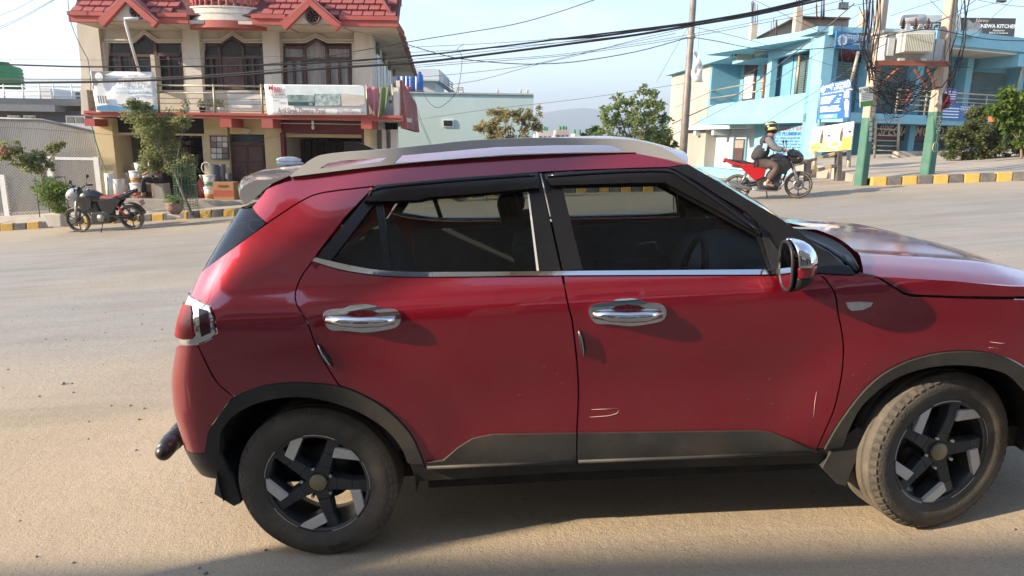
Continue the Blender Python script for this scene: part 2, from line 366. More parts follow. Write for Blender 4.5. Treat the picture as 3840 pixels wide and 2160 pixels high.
def snorm(s, z):
    p = surf(s, z); n = np.cross(surf(s + 2e-3, z) - p, surf(s, z + 2e-3) - p); l = np.linalg.norm(n); return n / l if l > 1e-12 else np.array([-1., 0, 0])
def panel_mesh(name, poly, off=0.0, res=.035, gap=.003, flange=.014, mirror=False, fn=None, holes=()):
    fn = fn or surf; poly = resample(poly, res * .7)
    if gap:
        A = sum(poly[i][0] * poly[(i + 1) % len(poly)][1] - poly[(i + 1) % len(poly)][0] * poly[i][1] for i in range(len(poly))); sg = 1 if A > 0 else -1; q = []
        for i, p in enumerate(poly):
            a, b = np.array(poly[i - 1]), np.array(poly[(i + 1) % len(poly)]); t = b - a; l = np.linalg.norm(t); q.append((p[0] - sg * t[1] / l * gap, p[1] + sg * t[0] / l * gap) if l > 1e-9 else p)
        poly = q
    xs = [p[0] for p in poly]; zs = [p[1] for p in poly]; V = [Vector(p) for p in poly]; nb = len(V)
    E = [(i, (i + 1) % nb) for i in range(nb)]
    for x in np.arange(min(xs), max(xs), res):
        for z in np.arange(min(zs), max(zs), res): V.append(Vector((x + .31 * res, z + .27 * res)))
    vo, eo, fo, ov, oe, of = delaunay_2d_cdt(V, [], [list(range(nb))], 1, 1e-6)
    nrm = {}; used = sorted({i for f in fo for i in f}); idx = {u: k for k, u in enumerate(used)}; P3 = []; N3 = []
    for u in used:
        s_, z_ = vo[u].x, vo[u].y; p = fn(s_, z_)
        if fn is surf: nn = snorm(s_, z_); nn = nn if nn[1] < .2 else -nn; p = p + nn * off
        else: nn = np.array([0, -1., 0])
        P3.append(p); N3.append(nn)
    F = [tuple(idx[i] for i in f) for f in fo]; ec = {}
    for f in F:
        for k in range(len(f)): e = (f[k], f[(k + 1) % len(f)]); ec[e] = 1
    mb = MB(); mb.add(P3, F, True)
    if flange:
        bd = [e for e in ec if (e[1], e[0]) not in ec]; m = {}
        for a, b in bd:
            for i in (a, b):
                if i not in m: m[i] = len(mb.v); mb.v.append(tuple(P3[i] - N3[i] * flange))
        o2 = [(a, m[a], m[b], b) for a, b in bd]
        # separate copy of the rim so that the panel edge stays crisp
        mp = {}
        for a, b in bd:
            for i in (a, b):
                if i not in mp: mp[i] = len(mb.v); mb.v.append(tuple(P3[i]))
        for a, b in bd: mb.f.append((mp[a], m[a], m[b], mp[b])); mb.sm.append(False)
    if mirror:
        o = len(mb.v); nf = len(mb.f); mb.v += [(x, -y, z) for x, y, z in mb.v]; mb.f += [tuple(i + o for i in f[::-1]) for f in mb.f[:nf]]; mb.sm += mb.sm[:nf]
    me = mb.mesh(name, False)
    bm = bmesh.new(); bm.from_mesh(me); 
    if mirror: bmesh.ops.remove_doubles(bm, verts=[v for v in bm.verts if abs(v.co.y) < .004], dist=.006)
    bmesh.ops.recalc_face_normals(bm, faces=bm.faces); bm.to_mesh(me); bm.free(); return me
def panel(name, poly, m, parent=car, far=True, label=None, **k):
    me = panel_mesh(name, poly, **k); o = put(name, me, m, parent, label)
    if far and not k.get('mirror'):
        c = o.copy(); COL.objects.link(c); c.parent = parent; c.scale = (1, -1, 1)
        if 'label' in c: del c['label']
        return o, c
    return o
# --- materials of the car
def paintmat():
    m = mat('red_paint', (.34, .004, .020), .34, .62, var=.05, scale=2.0, coat=1.0)
    N = m.node_tree.nodes; L = m.node_tree.links; b = N['Principled BSDF']; b.inputs['Coat IOR'].default_value = 1.8
    src = b.inputs['Base Color'].links[0].from_socket
    t = N.new('ShaderNodeTexCoord'); sp = N.new('ShaderNodeSeparateXYZ'); L.new(t.outputs['Object'], sp.inputs[0])
    rg = N.new('ShaderNodeMapRange'); rg.inputs[1].default_value = 1.0; rg.inputs[2].default_value = .30; rg.inputs[3].default_value = .03; rg.inputs[4].default_value = .42; L.new(sp.outputs[2], rg.inputs[0])
    n = N.new('ShaderNodeTexNoise'); n.inputs['Scale'].default_value = 3.5; n.inputs['Detail'].default_value = 9; n.inputs['Roughness'].default_value = .7; L.new(t.outputs['Object'], n.inputs['Vector'])
    r = N.new('ShaderNodeValToRGB'); r.color_ramp.elements[0].position = .35; r.color_ramp.elements[1].position = .75; L.new(n.outputs['Fac'], r.inputs[0])
    ge = N.new('ShaderNodeNewGeometry'); sn = N.new('ShaderNodeSeparateXYZ'); L.new(ge.outputs['Normal'], sn.inputs[0]); up = N.new('ShaderNodeMapRange'); up.inputs[1].default_value = .45; up.inputs[2].default_value = .95; up.inputs[4].default_value = .60; L.new(sn.outputs[2], up.inputs[0])
    ad = N.new('ShaderNodeMath'); ad.operation = 'ADD'; L.new(rg.outputs[0], ad.inputs[0]); L.new(up.outputs[0], ad.inputs[1])
    r.color_ramp.elements[0].color = (.10, .10, .10, 1)
    mu = N.new('ShaderNodeMath'); mu.operation = 'MULTIPLY'; L.new(ad.outputs[0], mu.inputs[0]); L.new(r.outputs[0], mu.inputs[1])
    x = N.new('ShaderNodeMixRGB'); L.new(mu.outputs[0], x.inputs[0]); L.new(src, x.inputs[1]); x.inputs[2].default_value = (.24, .12, .095, 1)
    # chips and short scuffs
    mp = N.new('ShaderNodeMapping'); mp.inputs['Scale'].default_value = (18, 18, 60); L.new(t.outputs['Object'], mp.inputs[0])
    v = N.new('ShaderNodeTexVoronoi'); v.inputs['Scale'].default_value = 1; v.inputs['Randomness'].default_value = 1; L.new(mp.outputs[0], v.inputs['Vector'])
    r2 = N.new('ShaderNodeValToRGB'); r2.color_ramp.elements[0].position = .045; r2.color_ramp.elements[0].color = (1, 1, 1, 1); r2.color_ramp.elements[1].position = .085; r2.color_ramp.elements[1].color = (0, 0, 0, 1); L.new(v.outputs['Distance'], r2.inputs[0])
    n2 = N.new('ShaderNodeTexNoise'); n2.inputs['Scale'].default_value = 4.5; L.new(t.outputs['Object'], n2.inputs['Vector']); r3 = N.new('ShaderNodeValToRGB'); r3.color_ramp.elements[0].position = .48; r3.color_ramp.elements[1].position = .62; L.new(n2.outputs['Fac'], r3.inputs[0])
    rz = N.new('ShaderNodeMapRange'); rz.inputs[1].default_value = .95; rz.inputs[2].default_value = .7; rz.inputs[4].default_value = 1.0; L.new(sp.outputs[2], rz.inputs[0])
    m1 = N.new('ShaderNodeMath'); m1.operation = 'MULTIPLY'; L.new(r2.outputs[0], m1.inputs[0]); L.new(r3.outputs[0], m1.inputs[1]); m2 = N.new('ShaderNodeMath'); m2.operation = 'MULTIPLY'; L.new(m1.outputs[0], m2.inputs[0]); L.new(rz.outputs[0], m2.inputs[1])
    x2 = N.new('ShaderNodeMixRGB'); L.new(m2.outputs[0], x2.inputs[0]); L.new(x.outputs[0], x2.inputs[1]); x2.inputs[2].default_value = (.55, .40, .34, 1)
    L.new(x2.outputs[0], b.inputs['Base Color'])
    ro = N.new('ShaderNodeMapRange'); ro.inputs[3].default_value = .012; ro.inputs[4].default_value = .42; L.new(mu.outputs[0], ro.inputs[0]); L.new(ro.outputs[0], b.inputs['Coat Roughness'])
    # orange-peel waviness of the lacquer
    n4 = N.new('ShaderNodeTexNoise'); n4.inputs['Scale'].default_value = 2.6; n4.inputs['Detail'].default_value = 1; L.new(t.outputs['Object'], n4.inputs['Vector']); bp = N.new('ShaderNodeBump'); bp.inputs['Strength'].default_value = .035; bp.inputs['Distance'].default_value = .05; L.new(n4.outputs['Fac'], bp.inputs['Height']); L.new(bp.outputs[0], b.inputs['Coat Normal'])
    return m
M_RED = paintmat()
M_CLAD = mat('grey_cladding', (.028, .027, .025), .62, col2=(.05, .047, .042), scale=5, bump=.12, bscale=300, dirt=.55, dirtcol=(.13, .105, .075))
M_BLK = mat('black_trim', (.012, .012, .013), .28, var=.2, scale=4, dirt=.25, dirtcol=(.05, .045, .04))
M_BLKM = mat('black_plastic', (.018, .018, .018), .5, var=.2, scale=8, dirt=.3, dirtcol=(.07, .06, .05))
M_CHR = mat('chrome', (.80, .79, .77), .06, 1.0, var=.03, scale=3)
M_SIL = mat('silver_rail', (.70, .69, .67), .32, .25, var=.05, scale=3)
M_TYRE = mat('tyre_rubber', (.085, .075, .062), .85, col2=(.135, .115, .09), scale=7, bump=.25, bscale=120, dirt=.9, dirtcol=(.25, .195, .13))
M_RIMD = mat('dark_alloy', (.085, .087, .092), .30, .4, var=.15, scale=8, dirt=.35, dirtcol=(.10, .085, .06))
M_RIMB = mat('machined_alloy', (.84, .78, .69), .5, .0, var=.06, scale=9, dirt=.3, dirtcol=(.35, .29, .22))
M_GOLD = mat('hub_cap', (.40, .33, .20), .5, .4, var=.1, scale=12)
M_WELL = mat('wheel_well', (.018, .016, .014), .9, col2=(.04, .034, .026), scale=6, dirt=.5, dirtcol=(.10, .08, .055))
M_GLASS = glassmat('tinted_glass', (.50, .54, .53), (.95, .95, .95))
M_GLASSD = glassmat('dark_rear_glass', (.05, .055, .06), (1, 1, 1))
M_INT = mat('interior_fabric', (.075, .075, .078), .8, var=.2, scale=12)
M_LENS = mat('red_lens', (.26, .003, .004), .35, var=.25, scale=30, spec=.25, coat=.1)
M_LENSD = mat('dark_red_lens', (.05, .002, .003), .2, var=.4, scale=60, coat=.4)

# --- traced seams (pixels of the photo seen at 2576 wide)
G_RD = [(792, 650), (761, 691), (746, 725), (743, 753), (753, 778), (775, 815), (792, 863), (815, 910), (840, 950), (854, 970)]     # rear door, rear edge
RA_O = [(516, 1140), (527, 1087), (552, 1045), (587, 1002), (640, 978), (692, 966), (763, 963), (851, 971), (903, 988), (956, 1017), (1002, 1055), (1037, 1097), (1060, 1147), (1067, 1166)]
RA_I = [(556, 1140), (557, 1090), (573, 1062), (604, 1034), (657, 1010), (727, 997), (798, 1001), (868, 1020), (924, 1045), (974, 1080), (1009, 1122), (1026, 1162)]
G_B = [(1358, 437), (1385, 560), (1414, 690), (1432, 780), (1439, 805), (1452, 918), (1455, 1000), (1451, 1086), (1449, 1166)]
G_F = [(2062, 688), (2087, 716), (2102, 744), (2108, 787), (2117, 832), (2122, 878), (2119, 930), (2115, 958), (2099, 1027), (2075, 1085), (2055, 1129)]
FA_O = [(2072, 1128), (2096, 1085), (2123, 1044), (2165, 989), (2213, 944), (2271, 912), (2339, 891), (2408, 883), (2476, 886), (2534, 902), (2585, 930), (2635, 975), (2675, 1035), (2700, 1110)]
FA_I = [(2118, 1120), (2135, 1075), (2167, 1018), (2230, 962), (2288, 934), (2356, 919), (2425, 917), (2493, 927), (2541, 948), (2590, 990), (2625, 1040), (2648, 1110)]
C_LO = [(787, 657), (855, 678), (937, 691), (1007, 696), (1120, 697), (1415, 694), (1600, 693), (1800, 692.5), (1946, 692)]
C_UP = [(795, 648.5), (866, 665), (937, 678), (1007, 683.6), (1120, 685), (1412, 683), (1600, 681.5), (1800, 680), (1940, 679)]
D_TOP = [(942, 470), (1147, 449), (1250, 442), (1358, 434), (1450, 429), (1536, 426), (1620, 423), (1678, 422)]
R_BASE = [(634, 521), (660, 489), (688, 456), (735, 441), (985, 412), (1278, 389), (1450, 382), (1572, 381), (1660, 396), (1728, 414)]
PIL_O = [(1732, 414), (1803, 455), (1891, 508), (1966, 552), (2035, 603), (2096, 649), (2152, 690)]
PIL_I = [(1678, 422), (1714, 435), (1803, 491.5), (1904, 560), (1946, 692)]
SEAM_C = [(671, 562), (698, 544), (754, 508), (810, 485), (940, 469)]     # crease from roof into the rear pillar
BUMP_G = [(497, 867), (516, 908), (545, 961), (590, 1000)]
GL_EDGE = [(669, 563), (600, 614), (540, 658), (497, 691)]
sp_ = lambda L: [tuple(p) for p in smooth_path(L, 3)]
def SS(L): return [onsurf(p) for p in sp_(L)]
sGRD, sRAO, sRAI, sGB, sGF, sFAO, sFAI = map(SS, (G_RD, RA_O, RA_I, G_B, G_F, FA_O, FA_I))
sCLO, sCUP, sDT, sRB, sPO, sPI = SS(C_LO), SS(C_UP), SS(D_TOP), SS(R_BASE), SS(PIL_O), SS(PIL_I)
sSEAM, sBG, sGL = SS(SEAM_C), SS(BUMP_G), SS(GL_EDGE)
def cut(L, x0=None, x1=None): return [p for p in L if (x0 is None or p[0] >= x0) and (x1 is None or p[0] <= x1)]

# --- rear quarter, rear door, front door, fender
lampR = S((546, 837), (533, 851), (497, 867)); 
lamp_top = S((502, 757), (530, 772), (541, 800))
zt = sGL[-1][1]
quarter = sSEAM + [sDT[0]] + S((870, 545), (800, 636)) + sGRD + [p for p in reversed(sRAO) if p[0] < sGRD[-1][0]] 
quarter = [p for p in quarter if p[1] > sBG[-1][1] - .01 or p[0] > sBG[-1][0]] + list(reversed(sBG)) + S((533, 851), (546, 837), (541, 800), (530, 772), (502, 757), (470, 745)) + [(S((470, 745))[0][0] - .10, S((470, 745))[0][1] + .012), (sGL[-1][0] - .12, sGL[-1][1] - .012)] + list(reversed(sGL))
panel('rear_quarter_panel', quarter, M_RED)
top_r = [sDT[0]] + S((870, 545), (800, 636))
rdoor, rdoor_far = panel('rear_door', sGRD + [p for p in sRAO if p[0] > sGRD[-1][0]] + S((1070, 1181), (1200, 1177), (1449, 1166)) + [p for p in reversed(sGB) if p[1] < S((1414, 700))[0][1]] + S((1413.5, 694)) + list(reversed(cut(sCLO, None, S((1405, 694))[0][0]))), M_RED)
fdoor, fdoor_far = panel('front_door', S((1417, 694)) + [p for p in sGB if p[1] < S((1414, 700))[0][1]] + S((1449, 1166), (1700, 1157), (2000, 1145), (2045, 1141)) + list(reversed(sGF)) + list(reversed(cut(sCLO, S((1425, 694))[0][0], None))), M_RED)
panel('front_fender', sGF + sFAO + [(S((2700, 1110))[0][0] + .10, .55), (S((2560, 760))[0][0] + .35, .90)] + S((2560, 752), (2400, 749), (2295, 745), (2273, 739), (2246, 722), (2209, 698), (2169, 686), (2140, 692)), M_RED)
# belt trims, arch trims, sill cladding
panel('belt_strip', sCLO + list(reversed(sCUP)), M_CHR, off=.006, gap=0, res=.02, flange=.012)
panel('wheel_arch_trim', sRAO + list(reversed(sRAI)), M_CLAD, off=.010, gap=.001, flange=.05)
panel('wheel_arch_trim', sFAO + list(reversed(sFAI)), M_CLAD, off=.010, gap=.001, flange=.05)
clad_r = S((1070, 1181), (1073, 1160), (1115, 1155), (1150, 1125), (1190, 1100), (1240, 1090), (1330, 1089), (1450, 1087), (1449, 1166), (1200, 1177))
clad_f = S((1451, 1166), (1453, 1087), (1700, 1084), (1900, 1081), (1940, 1085), (1990, 1104), (2040, 1126), (2055, 1131), (2045, 1141), (1700, 1157))
panel('door_cladding', clad_r, M_CLAD, rdoor, off=.012, gap=.0015, res=.03); panel('door_cladding', clad_f, M_CLAD, fdoor, off=.012, gap=.0015, res=.03)
panel('sill', S((1030, 1164), (1066, 1168), (1070, 1183), (1449, 1168), (2046, 1143), (2056, 1131), (2074, 1128), (2118, 1122), (2110, 1165), (2060, 1166), (1900, 1172), (1700, 1178), (1400, 1190), (1200, 1203), (1045, 1212)), M_CLAD, off=-.002, gap=.001, res=.04)
for lx0, lx1 in (((1076, 1172), (1447, 1157)), ((1454, 1157), (2035, 1134))):
    q = S(lx0, ((lx0[0] + lx1[0]) / 2, (lx0[1] + lx1[1]) / 2 + 1), lx1); mbp = MB(); mbp.tube([surf(a, b) - np.array([0, .013, 0]) for a, b in q], .008, 6); put('cladding_lip', mbp, M_CLAD, rdoor if lx0[0] < 1200 else fdoor)
# --- rear bumper, tailgate, lamps, glass (right round to the other side)
def centre(z): return (scen(z), z)
bl = S((448, 1126), (481, 1140), (516, 1140))
zb0 = bl[0][1]
bumper = sBG + [p for p in reversed(sRAO) if p[0] < sBG[-1][0] - .005] + list(reversed(bl)) + [(bl[0][0] - .2, zb0 + .01), centre(zb0 + .01), centre(.86), (sBG[0][0] - .30, .90), (sBG[0][0] - .12, sBG[0][1] - .01)]
panel('rear_bumper', bumper, M_RED, mirror=True)
skirt = list(reversed(bl)) + [(bl[0][0] - .2, zb0 + .005), centre(zb0 + .005), centre(.36), (bl[0][0] - .1, .345)] + S((490, 1190), (560, 1205), (592, 1218)) + S((570, 1170), (556, 1140))
panel('bumper_skirt', skirt, M_CLAD, mirror=True, off=.002, gap=.001)
sl = S((470, 745))[0]
tail = [(sGL[-1][0] - .125, sGL[-1][1] - .014), (sl[0] - .105, sl[1] + .01), (sl[0] - .28, sl[1]), (sl[0] - .30, .90), (sl[0] - .30, .89), centre(.87), centre(sGL[-1][1] - .02)]
panel('tailgate', tail, M_RED, mirror=True)
rg_top = S((632, 522), (650, 541), (668, 561))
rglass = rg_top + sGL[1:] + [(sGL[-1][0] - .12, sGL[-1][1] - .008), centre(sGL[-1][1] - .012), centre(rg_top[0][1] - .004), (rg_top[0][0] - .1, rg_top[0][1] - .002)]
panel('rear_window', rglass, M_GLASSD, mirror=True, off=-.004, gap=.002)
# tail lamp: chrome frame, outer lens, inner lens
lamp_o = S((546, 837), (533, 851), (497, 866), (475, 866)); lt = S((475, 744), (502, 757), (530, 772), (541, 800))
ext = lambda p, d: (p[0] - d, p[1])
lamp_poly = lamp_o + [ext(lamp_o[-1], .14), ext(lt[0], .14)] + lt
tl, tl_far = panel('tail_lamp', lamp_poly, M_CHR, off=.010, gap=.002, res=.025)
lo_ = S((486, 771), (489, 790), (495, 843), (489, 851), (470, 853)); lu_ = S((470, 762),); panel('outer_lens', lo_ + [ext(lo_[-1], .13), ext(lu_[0], .13)] + lu_, M_LENS, tl, far=False, off=.014, gap=0, res=.02)
panel('inner_lens', S((506, 778), (526, 784), (531, 805), (533, 835), (512, 845), (508, 810)), M_LENSD, tl, far=False, off=.014, gap=0, res=.02)
# --- roof side, roof, spoiler, pillars
rb_x = [surf(*p)[0] for p in sRB]; rb_z = [p[1] for p in sRB]; rb_y = [surf(*p)[1] for p in sRB]
roof_side = sSEAM + sDT + [sPO[0]] + [p for p in reversed(sRB)] 
panel('roof_side', roof_side, M_RED, res=.03)
mb = MB(); rows = []
order = sorted([i for i in range(len(rb_x)) if i >= 6], key=lambda i: rb_x[i]); ex = [rb_x[i] for i in order]; ez = [rb_z[i] for i in order]; ey = [rb_y[i] for i in order]
x_r0, x_r1 = ex[0] + .002, ex[-1]
for i in range(25):
    t = i / 24; row = []
    for j in range(25):
        v = -1 + 2 * j / 24; a = abs(v)
        x = x_r0 + (x_r1 - x_r0) * t; ye = np.interp(x, ex, ey); ze = np.interp(x, ex, ez)
        x += (.09 * (1 - a * a)) * sst(t, .6, 1.0) - .10 * (1 - a * a) * sst(1 - t, .6, 1.0)
        row.append((x, -ye * v, ze - .004 + .052 * (1 - a ** 2.4) * (.35 + .65 * sst(t, 0, .3) * (1 - .5 * sst(t, .8, 1.0)))))
    rows.append(row)
mb.grid(rows); put('roof', mb, M_RED, car)
sprof = [cplane(p, -.56) for p in ((735, 441), (690, 449), (650, 452), (622, 466), (613, 480), (616, 500), (627, 513), (650, 497), (688, 462))]
mb = MB(); rows = []
for j in range(17):
    v = -1 + 2 * j / 16; b = .16 * (1 - v * v); rows.append([(p[0] - b * min(1, max(0, (sprof[0][0] - p[0]) / .18)), .60 * v, p[2] + .03 * (1 - v * v)) for p in sprof])
mb.grid(rows); mb.add(rows[0], [tuple(range(9))]); mb.add(rows[-1], [tuple(range(9))])
put('spoiler', mb, mat('spoiler_sky_grey', (.30, .305, .31), .22, .2, var=.1, coat=1.0), car)  # grey base colour carries the sky reflected in a gloss black spoiler
panel('front_pillar', sPI[:-3] + S((1904, 560), (1925, 600), (1947, 640), (1975, 660), (2062, 688), (2140, 692)) + list(reversed(sPO)), M_BLK, gap=.001, off=.002, res=.03)
panel('mirror_base', S((1906, 562), (1946, 691), (2060, 689), (1975, 655)), M_BLKM, off=.008, gap=.001, res=.03)
# windscreen between the pillars
mb = MB(); rows = []
for (s_, z_) in reversed(sPO):
    p = surf(s_, z_); rows.append([(p[0] + .09 * (1 - v * v) * sst(1.6 - p[2], 0, .2) - .01, p[1] * -v, p[2] - .01 + .02 * (1 - v * v)) for v in [(-1 + k / 8) for k in range(17)]])
mb.grid(rows); put('windscreen', mb, M_GLASS, car)
# door window frames: black pillar pieces and glass
zz = lambda *p: S(*p)
panel('window_frame', [sDT[0]] + S((795, 648)) + [p for p in sCUP if p[0] < S((830, 655))[0][0]] + S((832, 655), (845, 640), (936, 520), (952, 511), (1323, 480), (1330, 480), (1358, 437)) + list(reversed([p for p in sDT if p[0] < sGB[0][0]][1:])), M_BLK, rdoor, gap=.001, off=-.001, res=.03)
panel('centre_pillar_trim', S((1328, 480), (1358, 439), (1412, 682), (1353, 682)), M_BLK, rdoor, gap=.002, off=.001, res=.03)
panel('centre_pillar_trim', S((1361, 437), (1395, 472), (1417, 474), (1467, 679), (1415, 681)), M_BLK, fdoor, gap=.002, off=.001, res=.03)
panel('window_frame', S((1361, 437), (1450, 430), (1536, 427), (1678, 423), (1714, 436), (1803, 492), (1904, 561), (1942, 678), (1934, 678), (1905, 596), (1803, 540), (1670, 466), (1600, 467), (1395, 472)), M_BLK, fdoor, gap=.001, off=-.001, res=.03)
panel('window_glass', S((952, 510), (1325, 479), (1352, 682), (1120, 686), (984, 681), (970, 600)), M_GLASS, rdoor, off=-.012, gap=0, flange=0, res=.05)
panel('quarter_glass', S((832, 655), (845, 640), (936, 520), (946, 513), (971, 681), (937, 679), (866, 667)), M_GLASS, rdoor, off=-.012, gap=0, flange=0, res=.05)
panel('window_divider', S((944, 513), (962, 510), (986, 682), (970, 681)), M_BLK, rdoor, off=-.002, gap=0, res=.03)
panel('window_glass', S((1395, 471), (1600, 466), (1670, 465), (1803, 539), (1906, 595), (1936, 678), (1700, 682), (1467, 680), (1417, 474)), M_GLASS, fdoor, off=-.012, gap=0, flange=0, res=.05)
panel('pillar_strip', S((1327, 488), (1331, 487), (1356, 681), (1350, 681)), M_SIL, rdoor, off=.003, gap=0, res=.02)
# rain visors over the windows
M_VIS = mat('visor_acrylic', (.010, .010, .012), .10, var=.2, scale=5, coat=.5)
panel('window_visor', S((919, 512), (952, 472), (1150, 453), (1353, 440), (1357, 478), (1200, 493), (1085, 501), (1060, 508), (1000, 511)), M_VIS, rdoor, off=.024, gap=0, res=.03, flange=.03)
panel('window_visor', S((1370, 443), (1536, 433), (1678, 430), (1720, 448), (1810, 508), (1910, 583), (1907, 595), (1803, 535), (1670, 465), (1600, 466), (1385, 472)), M_VIS, fdoor, off=.024, gap=0, res=.03, flange=.03)
for q, par in (([(935, 498), (962, 479), (1150, 461), (1345, 447)], rdoor), ([(1378, 450), (1536, 440), (1672, 437), (1715, 456), (1800, 512), (1895, 583)], fdoor)):
    mbp = MB(); mbp.tube([surf(a, b) + snorm(a, b) * .027 for a, b in SS(q)], .006, 6); put('visor_ridge', mbp, M_VIS, par)
# --- roof rails
def rail():
    top = [(733, 441), (760, 420), (790, 398), (830, 386), (966, 375), (1090, 363), (1185, 353), (1341, 346.5), (1516, 348.5), (1591, 352), (1653, 367), (1700, 391), (1731, 414)]
    bot = [(1728, 417), (1660, 399), (1600, 386), (1572, 383), (1278, 391), (985, 414), (735, 444)]
    slots = [[(808, 423), (825, 411), (850, 404), (975, 396), (958, 407), (840, 421)], [(990, 411), (1010, 391), (1247, 370), (1400, 365), (1516, 364.5), (1545, 368), (1572, 379), (1278, 388)]]
    yk = lambda d: -.585
    pts2 = []
    def pl(px, y=-.585): p = cplane(px, y); return Vector((p[0], p[2]))
    o = [pl(p) for p in [tuple(q) for q in smooth_path(top, 3)] + [tuple(q) for q in smooth_path(bot, 3)]]
    V = list(o); E = [(i, (i + 1) % len(o)) for i in range(len(o))]; hol = []
    for s_ in slots:
        h = [pl(p) for p in s_]; b = len(V); V += h; E += [(b + i, b + (i + 1) % len(h)) for i in range(len(h))]; hol.append(h)
    vo, eo, fo, *_ = delaunay_2d_cdt(V, E, [], 0, 1e-6)
    def inside(p, poly):
        c = False
        for i in range(len(poly)):
            a, b = poly[i], poly[i - 1]
            if (a.y > p.y) != (b.y > p.y) and p.x < (b.x - a.x) * (p.y - a.y) / (b.y - a.y) + a.x: c = not c
        return c
    F = []
    for f in fo:
        c = sum((vo[i] for i in f), Vector((0, 0))) / len(f)
        if inside(c, o) and not any(inside(c, h) for h in hol): F.append(tuple(f))
    mb = MB()
    def y0(v): return -.60 + .10 * (v.y - 1.55) * 0
    P = [(v.x, -.603, v.y) for v in vo]; Q = [(v.x, -.560, v.y) for v in vo]; nv = len(P)
    fs = list(F) + [tuple(i + nv for i in f[::-1]) for f in F]; ec = {}
    for f in F:
        for k in range(len(f)): ec[(f[k], f[(k + 1) % len(f)])] = 1
    for (a, b) in ec:
        if (b, a) not in ec: fs.append((b, a, a + nv, b + nv))
    mb.add(P + Q, fs, False); return mb.mesh('roof_rail')
rl = put('roof_rail', rail(), M_SIL, car, bevel=.007); c2 = rl.copy(); COL.objects.link(c2); c2.parent = car; c2.scale = (1, -1, 1); c2.location = (0, 0, -.045)
mb = MB(); mb.add([(-1.20, -.012, 1.63), (-1.20, .012, 1.63), (-1.02, .012, 1.64), (-1.02, -.012, 1.64), (-1.19, 0, 1.70), (-1.13, 0, 1.695)], [(0, 1, 2, 3), (0, 4, 1), (0, 3, 5, 4), (1, 4, 5, 2), (2, 5, 3)]); put('antenna_fin', mb, M_BLK, car)
# --- hood
hc = [cplane(p, -.80) for p in ((2165, 688), (2250, 694), (2350, 700), (2450, 706), (2576, 716))]; hx = [p[0] for p in hc]; hz = [p[2] for p in hc]
def hoodz(x): return np.interp(x, hx + [1.75, 1.92, 2.03], hz + [hz[-1] - .055, hz[-1] - .125, hz[-1] - .20])
mb = MB(); rows = []
for i in range(26):
    t = i / 25; row = []
    for j in range(25):
        v = -1 + 2 * j / 24; a = abs(v)
        xe = .955 + .175 * (1 - v * v); x = xe + (2.03 - .10 * a ** 3 - xe) * t; row.append((x, (.80 - .10 * sst(x, 1.5, 2.03)) * v, hoodz(x) + .050 * (1 - a ** 2.2) + .016 * math.exp(-((a - .72) / .09) ** 2) - .02 * sst(a, .93, 1.0)))
    rows.append(row)
mb.grid(rows); hood = put('bonnet', mb, M_RED, car)
panel('bonnet_side', S((2150, 694), (2250, 697), (2400, 706), (2576, 719)) + [(1.80, .93), (1.80, .90)] + S((2576, 746), (2400, 745), (2295, 741), (2273, 736), (2246, 720), (2209, 697)), M_RED, hood, off=.002, gap=.002)
# cowl and wipers, mirror on far wing
mb = MB(); rows = []
for k in range(17):
    v = -1 + k / 8; e = .175 * (1 - v * v); zc_ = hoodz(.97) + .045 * (1 - v * v); rows.append([(.958 + e, .775 * v, zc_ - .035), (.93 + e, .77 * v, zc_ - .05), (.87 + e * .7, .76 * v, zc_ - .045), (.83 + e * .55, .75 * v, zc_ - .01)])
mb.grid(rows); put('cowl', mb, M_BLKM, car)
mb = MB(); mb.tube([cplane(p, y) for p, y in (((2130, 662), -.55), ((2120, 648), -.50), ((2085, 625), -.30), ((2030, 598), -.05))], [.012, .012, .010, .006], 6); put('wiper', mb, M_BLKM, car)
mb = MB(); mb.tube([cplane(p, y) for p, y in (((2158, 684), -.66), ((2142, 664), -.60), ((2128, 648), -.5))], .013, 6); put('wiper', mb, M_BLKM, car)
for sg in (1, -1):
    mb = MB(); mb.ell((1.98, .62 * sg, .80), (.10, .17, .06), 14, 8); put('headlamp', mb, mat('headlamp_lens', (.6, .6, .6), .1, .3), car)
panel('front_bumper', [(2.205, .30), (2.205, .78), (2.0, .80), (1.84, .82), (1.80, .62), (1.80, .30)], M_RED, res=.05)
panel('grille', [(2.24, .42), (2.24, .74), (2.92, .74), (2.92, .42)], M_BLKM, mirror=True, off=.012, res=.08)
